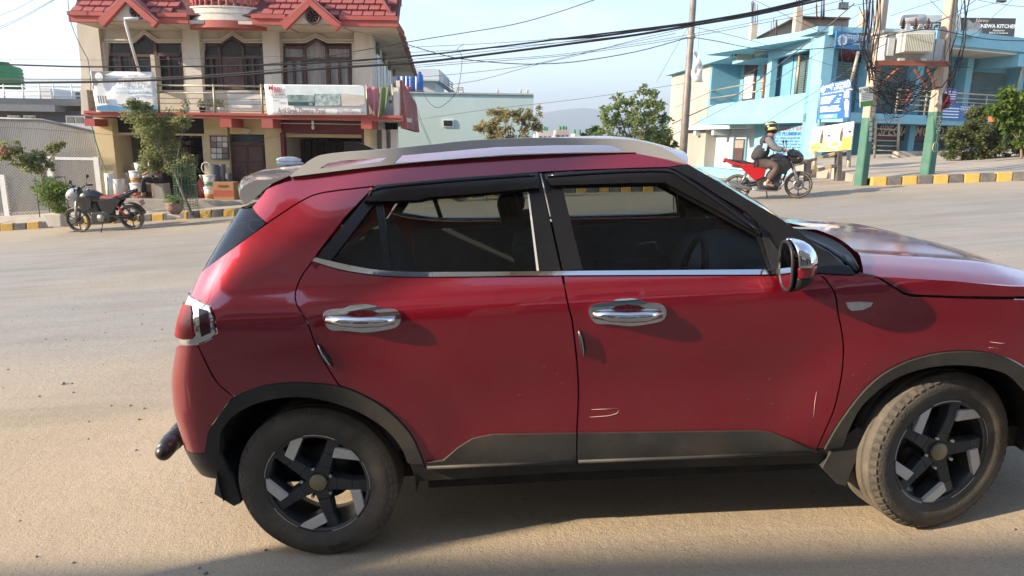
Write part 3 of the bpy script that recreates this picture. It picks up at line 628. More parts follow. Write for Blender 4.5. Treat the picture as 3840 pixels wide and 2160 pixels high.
# --- side details: handles, edge guards, repeater
def handle(px_c, par, flip=False):
    (cx, cy) = px_c; out = []
    base = [(1555, 690), (1570, 645), (1640, 622), (1740, 615), (1810, 588), (1900, 577), (2000, 588), (2080, 612), (2190, 618), (2238, 655), (2247, 715), (2205, 772), (2080, 800), (1950, 817), (1850, 812), (1740, 800), (1630, 797), (1580, 750)]
    B = [(cx + (x - 1900) / 3.553, cy + (y - 700) / 3.553) for x, y in base]
    h = panel('door_handle', [onsurf(tuple(p)) for p in smooth_path(B + [B[0]], 3)[:-1]], M_CHR, par, far=False, off=.010, gap=0, res=.012, flange=.012)
    q = [onsurf((cx + (x - 1900) / 3.553, cy + (y - 700) / 3.553)) for x, y in ((1600, 712), (1750, 716), (1900, 718), (2050, 714), (2195, 706))]
    mbp = MB(); mbp.tube([surf(a, b) + snorm(a, b) * d for (a, b), d in zip(q, (.014, .030, .036, .032, .016))], [.016, .020, .021, .021, .017], 10); put('grip', mbp, M_CHR, h)
    rec = [onsurf((cx + (x - 1900) / 3.553, cy + (y - 700) / 3.553)) for x, y in ((1760, 672), (1800, 640), (1900, 626), (2010, 636), (2065, 662), (1980, 684), (1850, 686))]
    panel('recess_dark_patch', rec, M_LENSD, h, far=False, off=.012, gap=0, res=.02, flange=.004)  # raised dark patch; the shade inside the handle hollow is painted
    return h
handle((911, 801), rdoor); h2 = handle((1577, 785), fdoor)
mbp = MB(); a = onsurf((1516, 791)); mbp.ell(surf(*a) + snorm(*a) * .034, (.010, .006, .010), 10, 6); put('key_button', mbp, M_BLK, h2)
for q, par in ((((795, 866), (806, 890), (818, 908), (829, 922)), rdoor), (((1448, 830), (1454, 850), (1459, 875), (1459, 895)), fdoor)):
    ab = S(*q); mbp = MB(); mbp.tube([surf(a + .012, b) + snorm(a, b) * .006 for a, b in ab], [.004, .011, .011, .004], 8); g = put('edge_guard', mbp, M_BLKM, par); mbp = MB(); mbp.tube([surf(a + .012, b) + snorm(a, b) * .016 for a, b in ab], [.0015, .003, .003, .0015], 6); put('guard_inlay', mbp, M_CHR, g)
rep = S((2127, 760), (2160, 758.5), (2194, 760), (2188, 769), (2168, 778), (2140, 780), (2131, 773))
panel('side_repeater', rep, mat('clear_lens', (.72, .70, .66), .15, .35, var=.15, scale=90, coat=1), off=.008, gap=0, res=.015, flange=.01)
# panel creases: dark fuel of depth under the doors, scuffs
M_SCUF = mat('scuff_mark', (.62, .44, .38), .8)
for q in (((1488, 1030), (1520, 1029), (1556, 1027)), ((1483, 1049), (1530, 1046), (1552, 1040), (1557, 1032)), ((2046, 1050), (2050, 1010), (2054, 985)), ((2490, 860), (2520, 864), (2530, 862)), ((2487, 874), (2512, 876))):
    mbp = MB(); mbp.tube([surf(a, b) + snorm(a, b) * .0012 for a, b in S(*q)], [.0004] + [.0013] * (len(q) - 2) + [.0005], 4); put('scuff_mark', mbp, M_SCUF, fdoor if q[0][0] < 2200 else car)
# --- door mirrors: glass, chrome cap, red band, black shell
def mirror(sgn):
    r = put('door_mirror', (lambda m: (m.tube([(.80, -.80, 1.08), (.84, -.88, 1.06)], .022, 8), m)[1])(MB()), M_BLKM, car) if sgn > 0 else None
    return r
mc = np.array(cplane((2006, 667), -.965)); mir = put('door_mirror', MB().tube([(mc[0] - .02, -.84, mc[2] - .05), (mc[0], -.95, mc[2] - .03)], .024, 8), M_BLKM, car)
def shell(z0, z1, grow=0, name='shell', m=M_BLKM):
    mb = MB(); P = []
    for i in range(9):
        t = z0 + (z1 - z0) * i / 8; w = math.sqrt(max(0, 1 - abs(t) ** 2.6)) ; row = []
        for k in range(15):
            a = -math.pi / 2 + math.pi * k / 14; row.append((mc[0] - .035 + .078 * w * math.cos(a) ** .8 + .012 * w, mc[1] + (.066 * w + grow) * math.sin(a), mc[2] + .088 * t))
        P.append(row)
    mb.grid(P); me = mb.mesh(name); o = put(name, me, m, mir); sm = o.modifiers.new('thick', 'SOLIDIFY'); sm.thickness = .008 + grow; sm.offset = 1; return o
shell(-.98, -.35, 0, 'lower_shell', M_BLKM); shell(-.35, .05, .001, 'painted_band', M_RED); shell(.05, .985, .003, 'chrome_cap', M_CHR)
mb = MB(); ring = [(mc[0] - .04, mc[1] + .064 * math.copysign(abs(math.cos(a)) ** .75, math.cos(a)), mc[2] + .087 * math.copysign(abs(math.sin(a)) ** .75, math.sin(a))) for a in [2 * math.pi * k / 28 for k in range(29)]]
mb.tube(ring, .006, 6); put('bezel', mb, M_BLKM, mir); mb = MB(); mb.add([(p[0] - .002, mc[1] + (p[1] - mc[1]) * .97, mc[2] + (p[2] - mc[2]) * .97) for p in ring[:-1]], [tuple(range(28))]); put('mirror_glass', mb, mat('mirror_silver', (.75, .76, .77), .03, 1.0, var=.02), mir)
mf = copy_tree(mir, car); mf.scale = (1, -1, 1)
# --- wheels
def tyre_mesh():
    mb = MB(); R = .333; w = .108
    prof = [(.205, -w * .80), (.222, -w * .86), (.25, -w * .99), (.285, -w), (.312, -w * .93), (.326, -w * .80)]
    for a, b in ((-.80, -.45), (-.40, -.03), (.03, .40), (.45, .80)): prof += [(R - .003, w * a + .001), (R, w * (a + .05)), (R, w * (b - .05)), (R - .003, w * b - .001), (R - .012, w * b), (R - .012, w * b + .004)]
    prof = prof[:-2]; prof += [(.312, w * .93), (.285, w), (.25, w * .99), (.222, w * .86), (.205, w * .80)]
    mb.lathe(prof, axis='y', n=56, caps=False); me = mb
    for k in range(56):      # shoulder blocks: sipes cut as short raised lugs
        a = 2 * math.pi * k / 56 + .03; c, s_ = math.cos(a), math.sin(a); t = (-s_, c)
        for sg in (-1, 1):
            P = [(.3295, -.010), (.3295, .010), (.316, .010), (.316, -.010)]; y0, y1 = sg * w * .80, sg * w * .955
            b = [(r * c + q * t[0], y0, r * s_ + q * t[1]) for r, q in P[:2]] + [((r - .004) * c + q * t[0], y1, (r - .004) * s_ + q * t[1]) for r, q in P[2:]]
            lo = [(x * .985, y, z * .985) for x, y, z in b]; mb.hexa(lo, b)
    return mb.mesh('tyre')
ME_T = tyre_mesh()
def wheel(loc, rz, spin, label=None):
    w = thing('wheel', label, None, loc, (0, 0, rz)); w.parent = car
    hub = thing('w', None); bpy.data.objects.remove(hub)
    def pp(name, mb, m, bevel=0):
        me = mb if isinstance(mb, bpy.types.Mesh) else mb.mesh(name); o = put(name, me, m, w, bevel=bevel); o.rotation_euler = (0, spin, 0); return o
    pp('tyre', ME_T, M_TYRE); R = .222
    mb = MB(); mb.lathe([(R - .002, -.082), (R + .002, -.093), (R - .006, -.095), (R - .012, -.085), (R - .020, -.05), (R - .028, .04), (R - .02, .09), (R - .002, .092)], axis='y', n=48, close=True); pp('rim_barrel', mb, M_RIMD)
    mb = MB(); mb.lathe([(0, .02), (.125, .02), (.125, .035), (0, .035)], axis='y', n=30); pp('brake_disc', mb, mat('brake_steel', (.10, .09, .085), .45, .7, dirt=.5, dirtcol=(.12, .08, .05)))
    def U(x, z): return (x * R, z * R)
    for k in range(5):
        a0 = math.radians(136 + 72 * k); mb = MB(); c, s_ = math.cos(a0), math.sin(a0)
        def pt(r, q, y): return (r * R * c - q * R * s_, y, r * R * s_ + q * R * c)
        prof = [(.10, .20, -.070, -.03), (.35, .15, -.078, -.035), (.65, .125, -.083, -.04), (.985, .16, -.080, -.04)]
        P = [[pt(r, -h, yb), pt(r, -h * .8, yf), pt(r, h * .8, yf), pt(r, h, yb)] for r, h, yf, yb in prof]
        for i in range(3): mb.hexa([P[i][0], P[i][1], P[i][2], P[i][3]], [P[i + 1][0], P[i + 1][1], P[i + 1][2], P[i + 1][3]])
        pp('spoke', mb, M_RIMD, bevel=.004)
        rot = math.radians(72 * k); cr_, sr = math.cos(rot), math.sin(rot); poly = [(-.36, .925), (-.12, .985), (-.385, .49), (-.535, .61)]
        Q = [((x * cr_ - z * sr) * R, (x * sr + z * cr_) * R) for x, z in poly]
        mb = MB(); mb.prism([(x, -.092, z) for x, z in Q], (0, .018, 0)); pp('machined_face', mb, M_RIMB, bevel=.002)
        bk = [(-.30, .95), (-.12, .985), (-.25, .62), (-.50, .45), (-.62, .60)]; Q2 = [((x * cr_ - z * sr) * R, (x * sr + z * cr_) * R) for x, z in poly]
        mb = MB(); mb.prism([(x * .99, -.076, z * .99) for x, z in Q2], (0, .05, 0)); pp('spoke_web', mb, M_RIMD)
        mb = MB(); arc = [(R * .985 * math.cos(t), -.0925, R * .985 * math.sin(t)) for t in [math.radians(97 + 72 * k - 34 * i / 8) for i in range(9)]]; mb.tube(arc, .0028, 5); pp('machined_edge', mb, M_RIMB)
        al = math.radians(100 + 72 * k); mb = MB(); mb.lathe([(.0085, -.070), (.0085, -.086), (.006, -.091), (0, -.092)], (.30 * R * math.cos(al), 0, .30 * R * math.sin(al)), 'y', 6, False); pp('wheel_nut', mb, M_CHR)
    mb = MB(); mb.lathe([(.062, -.03), (.060, -.068), (.045, -.076), (.043, -.072)], axis='y', n=24); pp('hub', mb, M_RIMD)
    mb = MB(); mb.lathe([(.036, -.06), (.036, -.084), (.033, -.088), (0, -.089)], axis='y', n=24); pp('hub_cap', mb, M_GOLD)
    return w
wy = .755
wr = wheel((-1.25, -wy, .333), 0, 0); wf = wheel((1.25, -wy, .333), math.radians(15), math.radians(-8), 'right front wheel turned slightly towards the road')
for (x, rz) in ((-1.25, math.pi), (1.25, math.pi + math.radians(15))):
    c2 = copy_tree(wr, car); c2.location = (x, wy, .333); c2.rotation_euler = (0, 0, rz)
tm = text_mesh('apollo', .038, .0008); 
def curved(me, r0, ang):    # bend flat lettering round the tyre wall
    for v in me.vertices:
        a = ang + v.co.x / r0; r = r0 - v.co.y; v.co = Vector((r * math.cos(a), -.1075 - abs(v.co.z) * 1.5, r * math.sin(a)))
    return me
put('tyre_lettering', curved(tm, .285, math.radians(-78)), mat('tyre_letter', (.02, .018, .016), .7), wr)
# --- wheel wells, floor, flaps, guard
for cx in (-1.25, 1.25):
    for sg in (-1, 1):
        mb = MB(); rows = []
        for k in range(17):
            a = math.radians(-12 + 204 * k / 16); rows.append([(cx + .415 * math.cos(a), sg * y, .36 + .415 * math.sin(a)) for y in (.848, .70, .45)])
        mb.grid(rows); mb.add([(cx + .415 * math.cos(math.radians(-12 + 204 * k / 16)), sg * .45, .36 + .415 * math.sin(math.radians(-12 + 204 * k / 16))) for k in range(17)], [tuple(range(17))]); put('wheel_well', mb, M_WELL, car)
        mb = MB(); mb.tube([(cx, sg * .2, .33), (cx, sg * .70, .33)], .045, 8); put('axle_stub', mb, M_WELL, car)
mb = MB(); mb.box(-1.75, 1.9, -.70, .70, .27, .36).box(-.80, .80, -.80, .80, .265, .40); put('floor_pan', mb, M_WELL, car)
mb = MB(); mb.prism([(.845, -.86, .40), (.93, -.86, .47), (.955, -.86, .46), (.935, -.86, .33), (.90, -.86, .215), (.865, -.86, .225), (.80, -.86, .30)], (0, .16, 0)); put('mud_flap', mb, M_CLAD, car, bevel=.004)
mb = MB(); mb.prism([(-1.66, -.83, .44), (-1.60, -.84, .40), (-1.585, -.84, .26), (-1.62, -.84, .245), (-1.70, -.83, .30)], (0, .20, 0)); put('mud_flap', mb, M_CLAD, car, bevel=.004)
mb = MB(); gp = [(-1.97, -.62, .50), (-1.985, -.50, .505), (-1.99, 0, .51), (-1.985, .50, .505), (-1.97, .62, .50)]
g0 = cplane((424, 1125), -.62); gp = [(g0[0] + dx, y, g0[2] + dz) for dx, y, dz in ((.0, -.66, -.005), (-.01, -.60, 0), (-.05, -.3, .0), (-.06, 0, 0), (-.05, .3, 0), (-.01, .60, 0), (0, .66, -.005))]
mb.tube(gp, [.036, .042, .042, .042, .042, .042, .036], 14); mb.ell(gp[0], (.036, .036, .036), 12, 8); gb = put('bumper_guard', mb, mat('guard_rubber', (.02, .021, .023), .4, var=.2, scale=10), car)
for yy in (-.56, -.53, -.50): mb = MB(); mb.lathe([(.0425, -.004), (.046, -.002), (.046, .002), (.0425, .004)], (g0[0] - .014, yy, g0[2]), 'y', 16); put('guard_ring', mb, M_BLKM, gb)
# --- cabin
mb = MB()
mb.box(-1.5, .9, -.72, .72, .40, .44); put('cabin_floor', mb, M_INT, car)
def seat(x, y, w=.25):
    s_ = put('seat', MB().prism([(x - .25, y - w, .62), (x + .27, y - w, .66), (x + .29, y - w, .78), (x - .20, y - w, .74)], (0, 2 * w, 0)), M_INT, car, bevel=.03)
    put('seat_back', MB().prism([(x - .30, y - w, .70), (x - .16, y - w, .70), (x - .36, y - w, 1.25), (x - .45, y - w, 1.23)], (0, 2 * w, 0)), M_INT, s_, bevel=.03)
    put('head_restraint', MB().prism([(x - .47, y - .13, 1.26), (x - .38, y - .13, 1.28), (x - .42, y - .13, 1.44), (x - .50, y - .13, 1.42)], (0, .26, 0)), M_INT, s_, bevel=.03)
seat(.05, -.36); seat(.05, .36); seat(-.75, 0, .60)
mb = MB(); rows = []
for k in range(9):
    y = -.74 + 1.48 * k / 8; h = .035 * math.exp(-((y + .36) / .2) ** 2); rows.append([(.48, y, .62), (.50, y, .88 + h), (.60, y, 1.0 + h), (.78, y, 1.03), (1.0, y, 1.02)])
mb.grid(rows); put('dashboard', mb, mat('dash_plastic', (.14, .18, .19), .6, var=.15, scale=20), car)
mb = MB(); mb.tube([(.40 + .10 * math.sin(t) * .45, -.36 + .18 * math.cos(t), .99 + .18 * math.sin(t)) for t in [2 * math.pi * k / 24 for k in range(25)]], .016, 8); sw = put('steering_wheel', mb, M_BLKM, car); mb = MB(); mb.tube([(.40, -.53, 1.0), (.43, -.36, .98), (.40, -.19, 1.0)], .02, 6).tube([(.43, -.36, .98), (.36, -.36, .82)], .02, 6); put('wheel_spokes', mb, M_BLKM, sw)

for sg in (-1, 1):
    put('door_lining', MB().box(-1.05, -.10, min(sg * .745, sg * .765), max(sg * .745, sg * .765), .42, 1.135), M_INT, car, bevel=.006); put('door_lining', MB().box(-.09, .80, min(sg * .745, sg * .765), max(sg * .745, sg * .765), .42, 1.10), M_INT, car, bevel=.006)
    ar = put('armrest', MB().box(.05, .50, min(sg * .66, sg * .744), max(sg * .66, sg * .744), .82, .88), M_BLKM, car, bevel=.01); put('pull_handle', MB().tube([(.30, sg * .72, .93), (.32, sg * .69, .98), (.42, sg * .69, .98), (.44, sg * .72, .93)], .008, 6), M_SIL, ar)
put('load_cover', MB().box(-1.55, -1.12, -.60, .60, 1.02, 1.04), M_INT, car); put('headliner', MB().box(-1.2, .25, -.50, .50, 1.515, 1.525), mat('headliner', (.30, .29, .27), .9), car)
put('rear_view_mirror', MB().box(.40, .43, -.11, .11, 1.36, 1.43), M_BLKM, car, bevel=.01)
put('seam_light_stop', MB().tube([surf(a, b) - snorm(a, b) * .035 for a, b in S((2169, 690), (2209, 700), (2246, 722), (2273, 738), (2295, 743), (2400, 747), (2560, 749))], .022, 6), M_WELL, car)  # added dark strip, keeps light from shining through the bonnet gap
# ------------------------------------------------------------------ house with the shops (left)
HY, HW = 18.7, 19.8
def rect(d0, y0, d1, y1, Y):   # pixel rectangle on the plane Y -> x0, x1, z0, z1
    ym, dm = (y0 + y1) / 2, (d0 + d1) / 2
    return at(d0, ym, Y).x, at(d1, ym, Y).x, at(dm, y1, Y).z, at(dm, y0, Y).z
def pbox(name, d0, y0, d1, y1, Y0, Y1, m, parent, bevel=0, **k):
    x0, x1, z0, z1 = rect(d0, y0, d1, y1, Y0); return put(name, MB().box(x0, x1, Y0, Y1, z0, z1), m, parent, bevel=bevel, **k)
def P(dx, dy, Y): return at(dx, dy, Y)
M_CREAM = mat('cream_plaster', (.50, .43, .34), .9, col2=(.60, .53, .43), scale=1.6, bump=.2, bscale=40, stretch=(1.4, 1.4, .4), dirt=.7, dirtcol=(.30, .25, .19))
M_CREAML = mat('pale_plaster', (.60, .54, .46), .9, col2=(.69, .63, .54), scale=1.8, bump=.2, bscale=40, stretch=(1.4, 1.4, .4), dirt=.65, dirtcol=(.36, .31, .25))
M_YEL = mat('yellow_plaster', (.54, .42, .22), .9, col2=(.62, .50, .30), scale=1.3, bump=.2, bscale=40, dirt=.5, dirtcol=(.36, .27, .16))
M_REDT = mat('red_tile', (.29, .07, .065), .75, col2=(.38, .11, .10), scale=2.2, bump=.3, bscale=30, dirt=.7, dirtcol=(.46, .31, .27))
M_REDB = mat('red_band', (.34, .06, .045), .7, col2=(.43, .09, .07), scale=2, dirt=.45, dirtcol=(.28, .14, .11))
M_MAROON = mat('maroon_shutter', (.12, .012, .016), .5, var=.2, scale=3)
M_WOOD = mat('brown_wood', (.062, .028, .024), .55, col2=(.10, .045, .036), scale=5, dirt=.4, dirtcol=(.15, .10, .08))
M_PANE = mat('dark_pane', (.03, .033, .036), .08, var=.5, scale=2.5, spec=.8)
M_CURT = mat('curtain_behind_pane', (.16, .145, .14), .25, col2=(.42, .38, .36), scale=2.2, stretch=(14, 1, .8), spec=.7)
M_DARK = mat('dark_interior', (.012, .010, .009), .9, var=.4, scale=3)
M_STEEL = mat('pale_steel', (.42, .37, .27), .5, .5, var=.15, scale=6, dirt=.4, dirtcol=(.28, .2, .12))
M_WHITE = mat('white_plastic', (.72, .71, .68), .6, var=.05, scale=4, dirt=.25, dirtcol=(.5, .45, .38))
house = thing('house', 'two storey cream house with red tiled eaves, balcony and yellow ground floor shops', 'house', P(600, 505, HY))
house.matrix_world = Matrix.Identity(4)
def hb(*a, **k): return pbox(*a, house, **k)
# platform and ground floor
x0, x1, z0, z1 = rect(258, 505, 1000, 540, 18.5)
put('platform', MB().box(x0, x1, 18.5, 26, z1 - .9, z1), M_CONC, house, bevel=.02)
FLZ = z1
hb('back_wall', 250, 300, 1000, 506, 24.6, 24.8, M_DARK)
hb('pillar', 246, 297, 290, 506, 19.3, 20.2, M_YEL); hb('wall', 519, 297, 577, 506, 19.5, 19.75, M_YEL)
hb('wall', 668, 297, 712, 506, 19.5, 19.75, M_YEL); hb('wall', 577, 297, 668, 338, 19.52, 19.75, M_YEL); hb('pillar', 918, 322, 934, 506, 19.3, 20.0, M_YEL)
hb('shop_partition', 512, 300, 522, 506, 19.76, 24.6, M_CREAM); hb('shop_partition', 700, 300, 710, 506, 19.76, 24.6, M_CREAM)
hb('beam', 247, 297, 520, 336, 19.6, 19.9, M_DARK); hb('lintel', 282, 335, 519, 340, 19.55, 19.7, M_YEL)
# doors
dr = hb('door', 582, 340, 666, 506, 19.62, 19.70, M_WOOD)
for i in range(2):
    for j in range(3):
        put('panel', MB().box(*[(lambda r: (r[0], r[1], 19.598, 19.62, r[2], r[3]))(rect(588 + i * 39, 368 + j * 45, 622 + i * 39, 407 + j * 45, 19.6))][0]), mat('brown_wood_light', (.085, .042, .035), .5, var=.25, scale=6), dr, bevel=.015)
put('door_rail', MB().box(*(lambda r: (r[0], r[1], 19.59, 19.62, r[2], r[3]))(rect(580, 358, 668, 365, 19.6))), M_WOOD, dr)
tr_ = put('transom', MB().box(*(lambda r: (r[0], r[1], 19.60, 19.62, r[2], r[3]))(rect(584, 341, 664, 357, 19.6))), M_PANE, dr)
# barred shop window with tiles of goods behind
wn_ = hb('window', 529, 341, 574, 401, 19.44, 19.5, M_WOOD); rnd = random.Random(4)
for i in range(3):
    for j in range(4):
        c = rnd.choice([(.45, .43, .40), (.30, .26, .22), (.12, .13, .12), (.5, .49, .46), (.2, .12, .09)])
        put('pane', MB().box(*(lambda r: (r[0], r[1], 19.425, 19.44, r[2], r[3]))(rect(532 + i * 14, 344 + j * 14.3, 544 + i * 14, 356 + j * 14.3, 19.43))), mat('goods_%.2f' % c[0], c, .5, var=.2, scale=12), wn_)
hm = MB(); c0 = P(621, 330, 19.42); hm.prism([c0 + Vector((.10 * (16 * math.sin(t) ** 3) / 16, 0, .085 * (13 * math.cos(t) - 5 * math.cos(2 * t) - 2 * math.cos(3 * t) - math.cos(4 * t)) / 13)) for t in [2 * math.pi * k / 20 for k in range(20)]], (0, .05, 0)); put('heart_ornament', hm, M_CREAM, house)
# right shop: maroon shutter box, yellow lintel
sh = hb('shutter_box', 711, 303, 919, 335, 19.35, 19.8, M_MAROON); hb('shutter_guide', 709, 335, 718, 506, 19.4, 19.6, M_MAROON); hb('shutter_guide', 912, 335, 920, 506, 19.4, 19.6, M_MAROON)
hb('lintel', 716, 337, 914, 346, 19.6, 19.8, M_YEL); hb('lamp_conduit', 694, 310.5, 912, 312, 19.26, 19.30, M_WHITE)
# first floor slab, red band, beam ends
hb('balcony_slab', 212, 287, 1010, 298, HY + .02, 20.6, M_CREAM); hb('red_band', 211, 284.5, 1012, 291, HY - .05, HY + .10, M_REDB); hb('red_band', 212, 291.5, 1010, 298, HY - .015, HY + .10, M_REDB)
for a, b, c, d in ((212, 298.5, 238, 317), (553, 298.5, 582, 320), (658, 298.5, 686, 322), (908, 298.5, 935, 324)): hb('beam_end', a, c - 20 + 19.5 if False else b, b if False else c, d, HY - .01, HY + .9, M_REDB)
# first floor wall in three bays with pointed windows
def bay(d0, d1, w0, w1, ws, apx, ytop=57, yw=108, name='wall'):   # ws: shoulder pixels of the point (left, right), apex (x, y)
    Y = HW; pts = [(d0, ytop), (d1, ytop), (d1, 288), (w1, 288), (w1, 226.5), (w1, yw), (ws[1], yw), apx, (ws[0], yw), (w0, yw), (w0, 288), (d0, 288)]
    # three convex pieces: head, left jamb, right jamb, sill
    head_l = [(d0, ytop), (apx[0], ytop), apx, (ws[0], yw), (w0, yw), (d0, yw)]; head_r = [(apx[0], ytop), (d1, ytop), (d1, yw), (w1, yw), (ws[1], yw), apx]
    mb = MB()
    for poly in (head_l, head_r, [(d0, yw), (w0, yw), (w0, 288), (d0, 288)], [(w1, yw), (d1, yw), (d1, 288), (w1, 288)], [(w0, 227), (w1, 227), (w1, 288), (w0, 288)]): mb.prism([P(x, y, Y) for x, y in poly], (0, .24, 0))
    bm = mb.mesh('wall'); b2 = bmesh.new(); b2.from_mesh(bm); bmesh.ops.remove_doubles(b2, verts=b2.verts, dist=.002); b2.to_mesh(bm); b2.free(); put('wall', bm, M_CREAM, house)
    # stepped moulding over the window
    for dy, w, yy in ((10, 4, HW - .07), (3.5, 3, HW - .04)):
        path = [(w0 - 8, yw - dy), (ws[0] - 2, yw - dy), (apx[0], apx[1] - dy - 2), (ws[1] + 2, yw - dy), (w1 + 8, yw - dy)]
        for a, b in zip(path, path[1:]):
            q = [P(a[0], a[1], yy), P(b[0], b[1], yy), P(b[0], b[1] + w, yy), P(a[0], a[1] + w, yy)]; put('moulding', MB().prism(q, (0, HW - yy - .002, 0)), M_CREAML, house)
    for a in ((w0 - 8, w0 - 1), (w1 + 1, w1 + 8)): hb('jamb_trim', a[0], yw - 2, a[1], 287, HW - .06, HW - .002, M_CREAML)
bay(204, 493, 271, 462, (337, 393), (362, 86), name='wall'); bay(493, 688, 513, 665, (556, 612), (583, 89)); bay(688, 932, 711, 886, (768, 822), (794, 95))
for a, b in ((204, 258), (466, 506), (664, 706), (893, 934)): hb('pilaster', a, 62, b, 286, HW - .16, HW - .001, M_CREAML if a > 400 else M_CREAM)
def window(d0, d1, ws, apx, yt, yb, curt):
    Y = HW + .07; w = put('window', MB().box(*(lambda r: (r[0], r[1], Y + .05, Y + .09, r[2], r[3]))(rect(d0, yt, d1, yb, Y))), M_PANE if not curt else M_CURT, house)
    pg = MB().prism([P(*q, Y + .05) for q in ((ws[0], yt), apx, (ws[1], yt))], (0, .04, 0)); put('pointed_light', pg, M_PANE if not curt else M_CURT, w)
    def bar(a, b, c, d): put('frame_bar', MB().box(*(lambda r: (r[0], r[1], Y - .02, Y + .046, r[2], r[3]))(rect(a, b, c, d, Y))), M_WOOD, w)
    bar(d0, yt, d0 + 6, yb); bar(d1 - 6, yt, d1, yb); bar(ws[0] - 5, yt, ws[0] + 2, yb); bar(ws[1] - 2, yt, ws[1] + 5, yb)
    bar(d0 + 6, yt, ws[0] - 5, yt + 7); bar(ws[1] + 5, yt, d1 - 6, yt + 7); bar(d0 + 6, yt + 29, ws[0] - 5, yt + 38); bar(ws[1] + 5, yt + 29, d1 - 6, yt + 38)
    bar(ws[0] + 2, yt + 33, ws[1] - 2, yt + 39)
    for a, b in ((d0 + 6, ws[0] - 5), (ws[1] + 5, d1 - 6)):
        m_ = (a + b) / 2; bar(m_ - 3, yt + 38, m_ + 3, yb); bar(a, yt + 38, a + 4, yb); bar(b - 4, yt + 38, b, yb)
    for a, b in ((ws[0], apx[0]), (apx[0], ws[1])):
        ya, yb_ = (yt, apx[1]) if a == ws[0] else (apx[1], yt); put('frame_bar', MB().prism([P(a, ya, Y - .02), P(b, yb_, Y - .02), P(b, yb_ + 6, Y - .02), P(a, ya + 6, Y - .02)], (0, .06, 0)), M_WOOD, w)
    return w
w1_ = window(271, 462, (337, 393), (362, 87), 104, 227, False); w2_ = window(513, 665, (556, 612), (583, 90), 110, 227, False); w3_ = window(711, 886, (768, 822), (794, 96), 115, 217, True)
put('open_shutter', MB().box(*(lambda r: (r[0], r[1], HW - .25, HW + .04, r[2], r[3]))(rect(393, 140, 403, 227, HW))), M_CREAM, w1_)
put('door_leaf', MB().box(*(lambda r: (r[0], r[1], HW + .02, HW + .055, r[2], r[3]))(rect(560, 147, 612, 225, HW))), M_WOOD, w2_)
for i in range(4): put('leaf_panel', MB().box(*(lambda r: (r[0], r[1], HW + .005, HW + .02, r[2], r[3]))(rect(565 + i * 12, 156, 573 + i * 12, 190, HW))), MATS['brown_wood_light'], w2_)
# eaves: soffit, red fascia, tiles, gables, rounded bay with balusters
EY = 18.45; zs = P(600, 60, EY).z; zf0 = P(600, 52, EY).z; zf1 = P(600, 38, EY).z
xL, xR = P(172, 45, EY).x, P(1001, 45, EY).x
sdx = -.11; YB = 33.0     # the side of the house runs back at a slight angle
put('soffit', MB().prism([(xL + .05, EY + .06, zs), (xR - .04, EY + .06, zs), (xR - .04 + sdx * (YB - EY), YB, zs), (xL + .05, YB, zs)], (0, 0, .08)), M_CREAM, house)
sr = thing('side', None); bpy.data.objects.remove(sr)
RS = Vector((0, .62, .78)).normalized()      # up the roof slope
roof = put('roof_deck', MB().prism([Vector((xL + .04, EY + .10, zf1)), Vector((xR - .04, EY + .10, zf1)), Vector((xR - .04, EY + .10, zf1)) + RS * 2.2, Vector((xL + .04, EY + .10, zf1)) + RS * 2.2], (0, .25, -.1)), mat('tile_mortar', (.13, .045, .04), .9, var=.2, scale=4), house)
tw, th = .285, .215; RN = Vector((0, -.78, .62)); nt = int((xR - xL) / tw)
tile_me = MB().hexa([(.006, 0, 0), (tw - .006, 0, 0), (tw - .006, .0, 0), (.006, 0, 0)], [(0, 0, 0)] * 4) if False else None
mb = MB(); b0 = [Vector((.016, 0, 0)), Vector((tw - .016, 0, 0))]; up = RS * (th * 1.12)
mb.hexa([b0[0], b0[1], b0[1] + up + Vector((0, 0, 0)), b0[0] + up], [b0[0] + RN * .085, b0[1] + RN * .085, b0[1] + up + RN * .018, b0[0] + up + RN * .018]); ME_TILE = mb.mesh('roof_tile'); ME_TILE.materials.append(M_REDT)
def in_gable(x, z): return any(abs(x - gx) < (gz_ - z) / ((gz_ - gb) / gw) + .05 and z < gz_ for gx, gz_, gb, gw in GAB)
gA = (P(307, -9, 18.3).x, P(307, -9, 18.3).z); gB = (P(777, 1, 18.3).x, P(777, 1, 18.3).z)
GAB = [(P(318, 0, 18.3).x, P(318, -9, 18.3).z, P(318, 50, 18.3).z, (P(388, 50, 18.3).x - P(250, 50, 18.3).x) / 2), (P(780, 0, 18.3).x, P(780, 1, 18.3).z, P(780, 58, 18.3).z, (P(851, 58, 18.3).x - P(711, 58, 18.3).x) / 2)]
xb0, xb1 = P(486, 40, 19.0).x, P(662, 40, 19.0).x
fsp = [(xL, GAB[0][0] - GAB[0][3] + .02), (GAB[0][0] + GAB[0][3] - .02, xb0 + .1), (xb1 - .1, GAB[1][0] - GAB[1][3] + .02), (GAB[1][0] + GAB[1][3] - .02, xR)]
for fa, fb in fsp:
    put('fascia', MB().prism([(fa, EY, zs - .01), (fb, EY, zs - .01), (fb, EY + .12, zs - .01), (fa, EY + .12, zs - .01)], (0, 0, zf1 - zs)), M_REDB, house); put('fascia_lip', MB().prism([(fa, EY - .05, zf0 + .06), (fb, EY - .05, zf0 + .06), (fb, EY - .003, zf0 + .06), (fa, EY - .003, zf0 + .06)], (0, 0, .10)), M_REDB, house)
for r in range(7):
    for c in range(nt):
        x = xL + .03 + c * tw + (r % 2) * tw * .5; o = Vector((x, EY + .10, zf1)) + RS * (r * th) + RN * .004
        if x + tw > xR + .05 or in_gable(x + tw / 2, o.z + .1) or xb0 - .2 < x + tw / 2 < xb1 + .2: continue
        t_ = put('roof_tile', ME_TILE, None, roof); t_.location = o
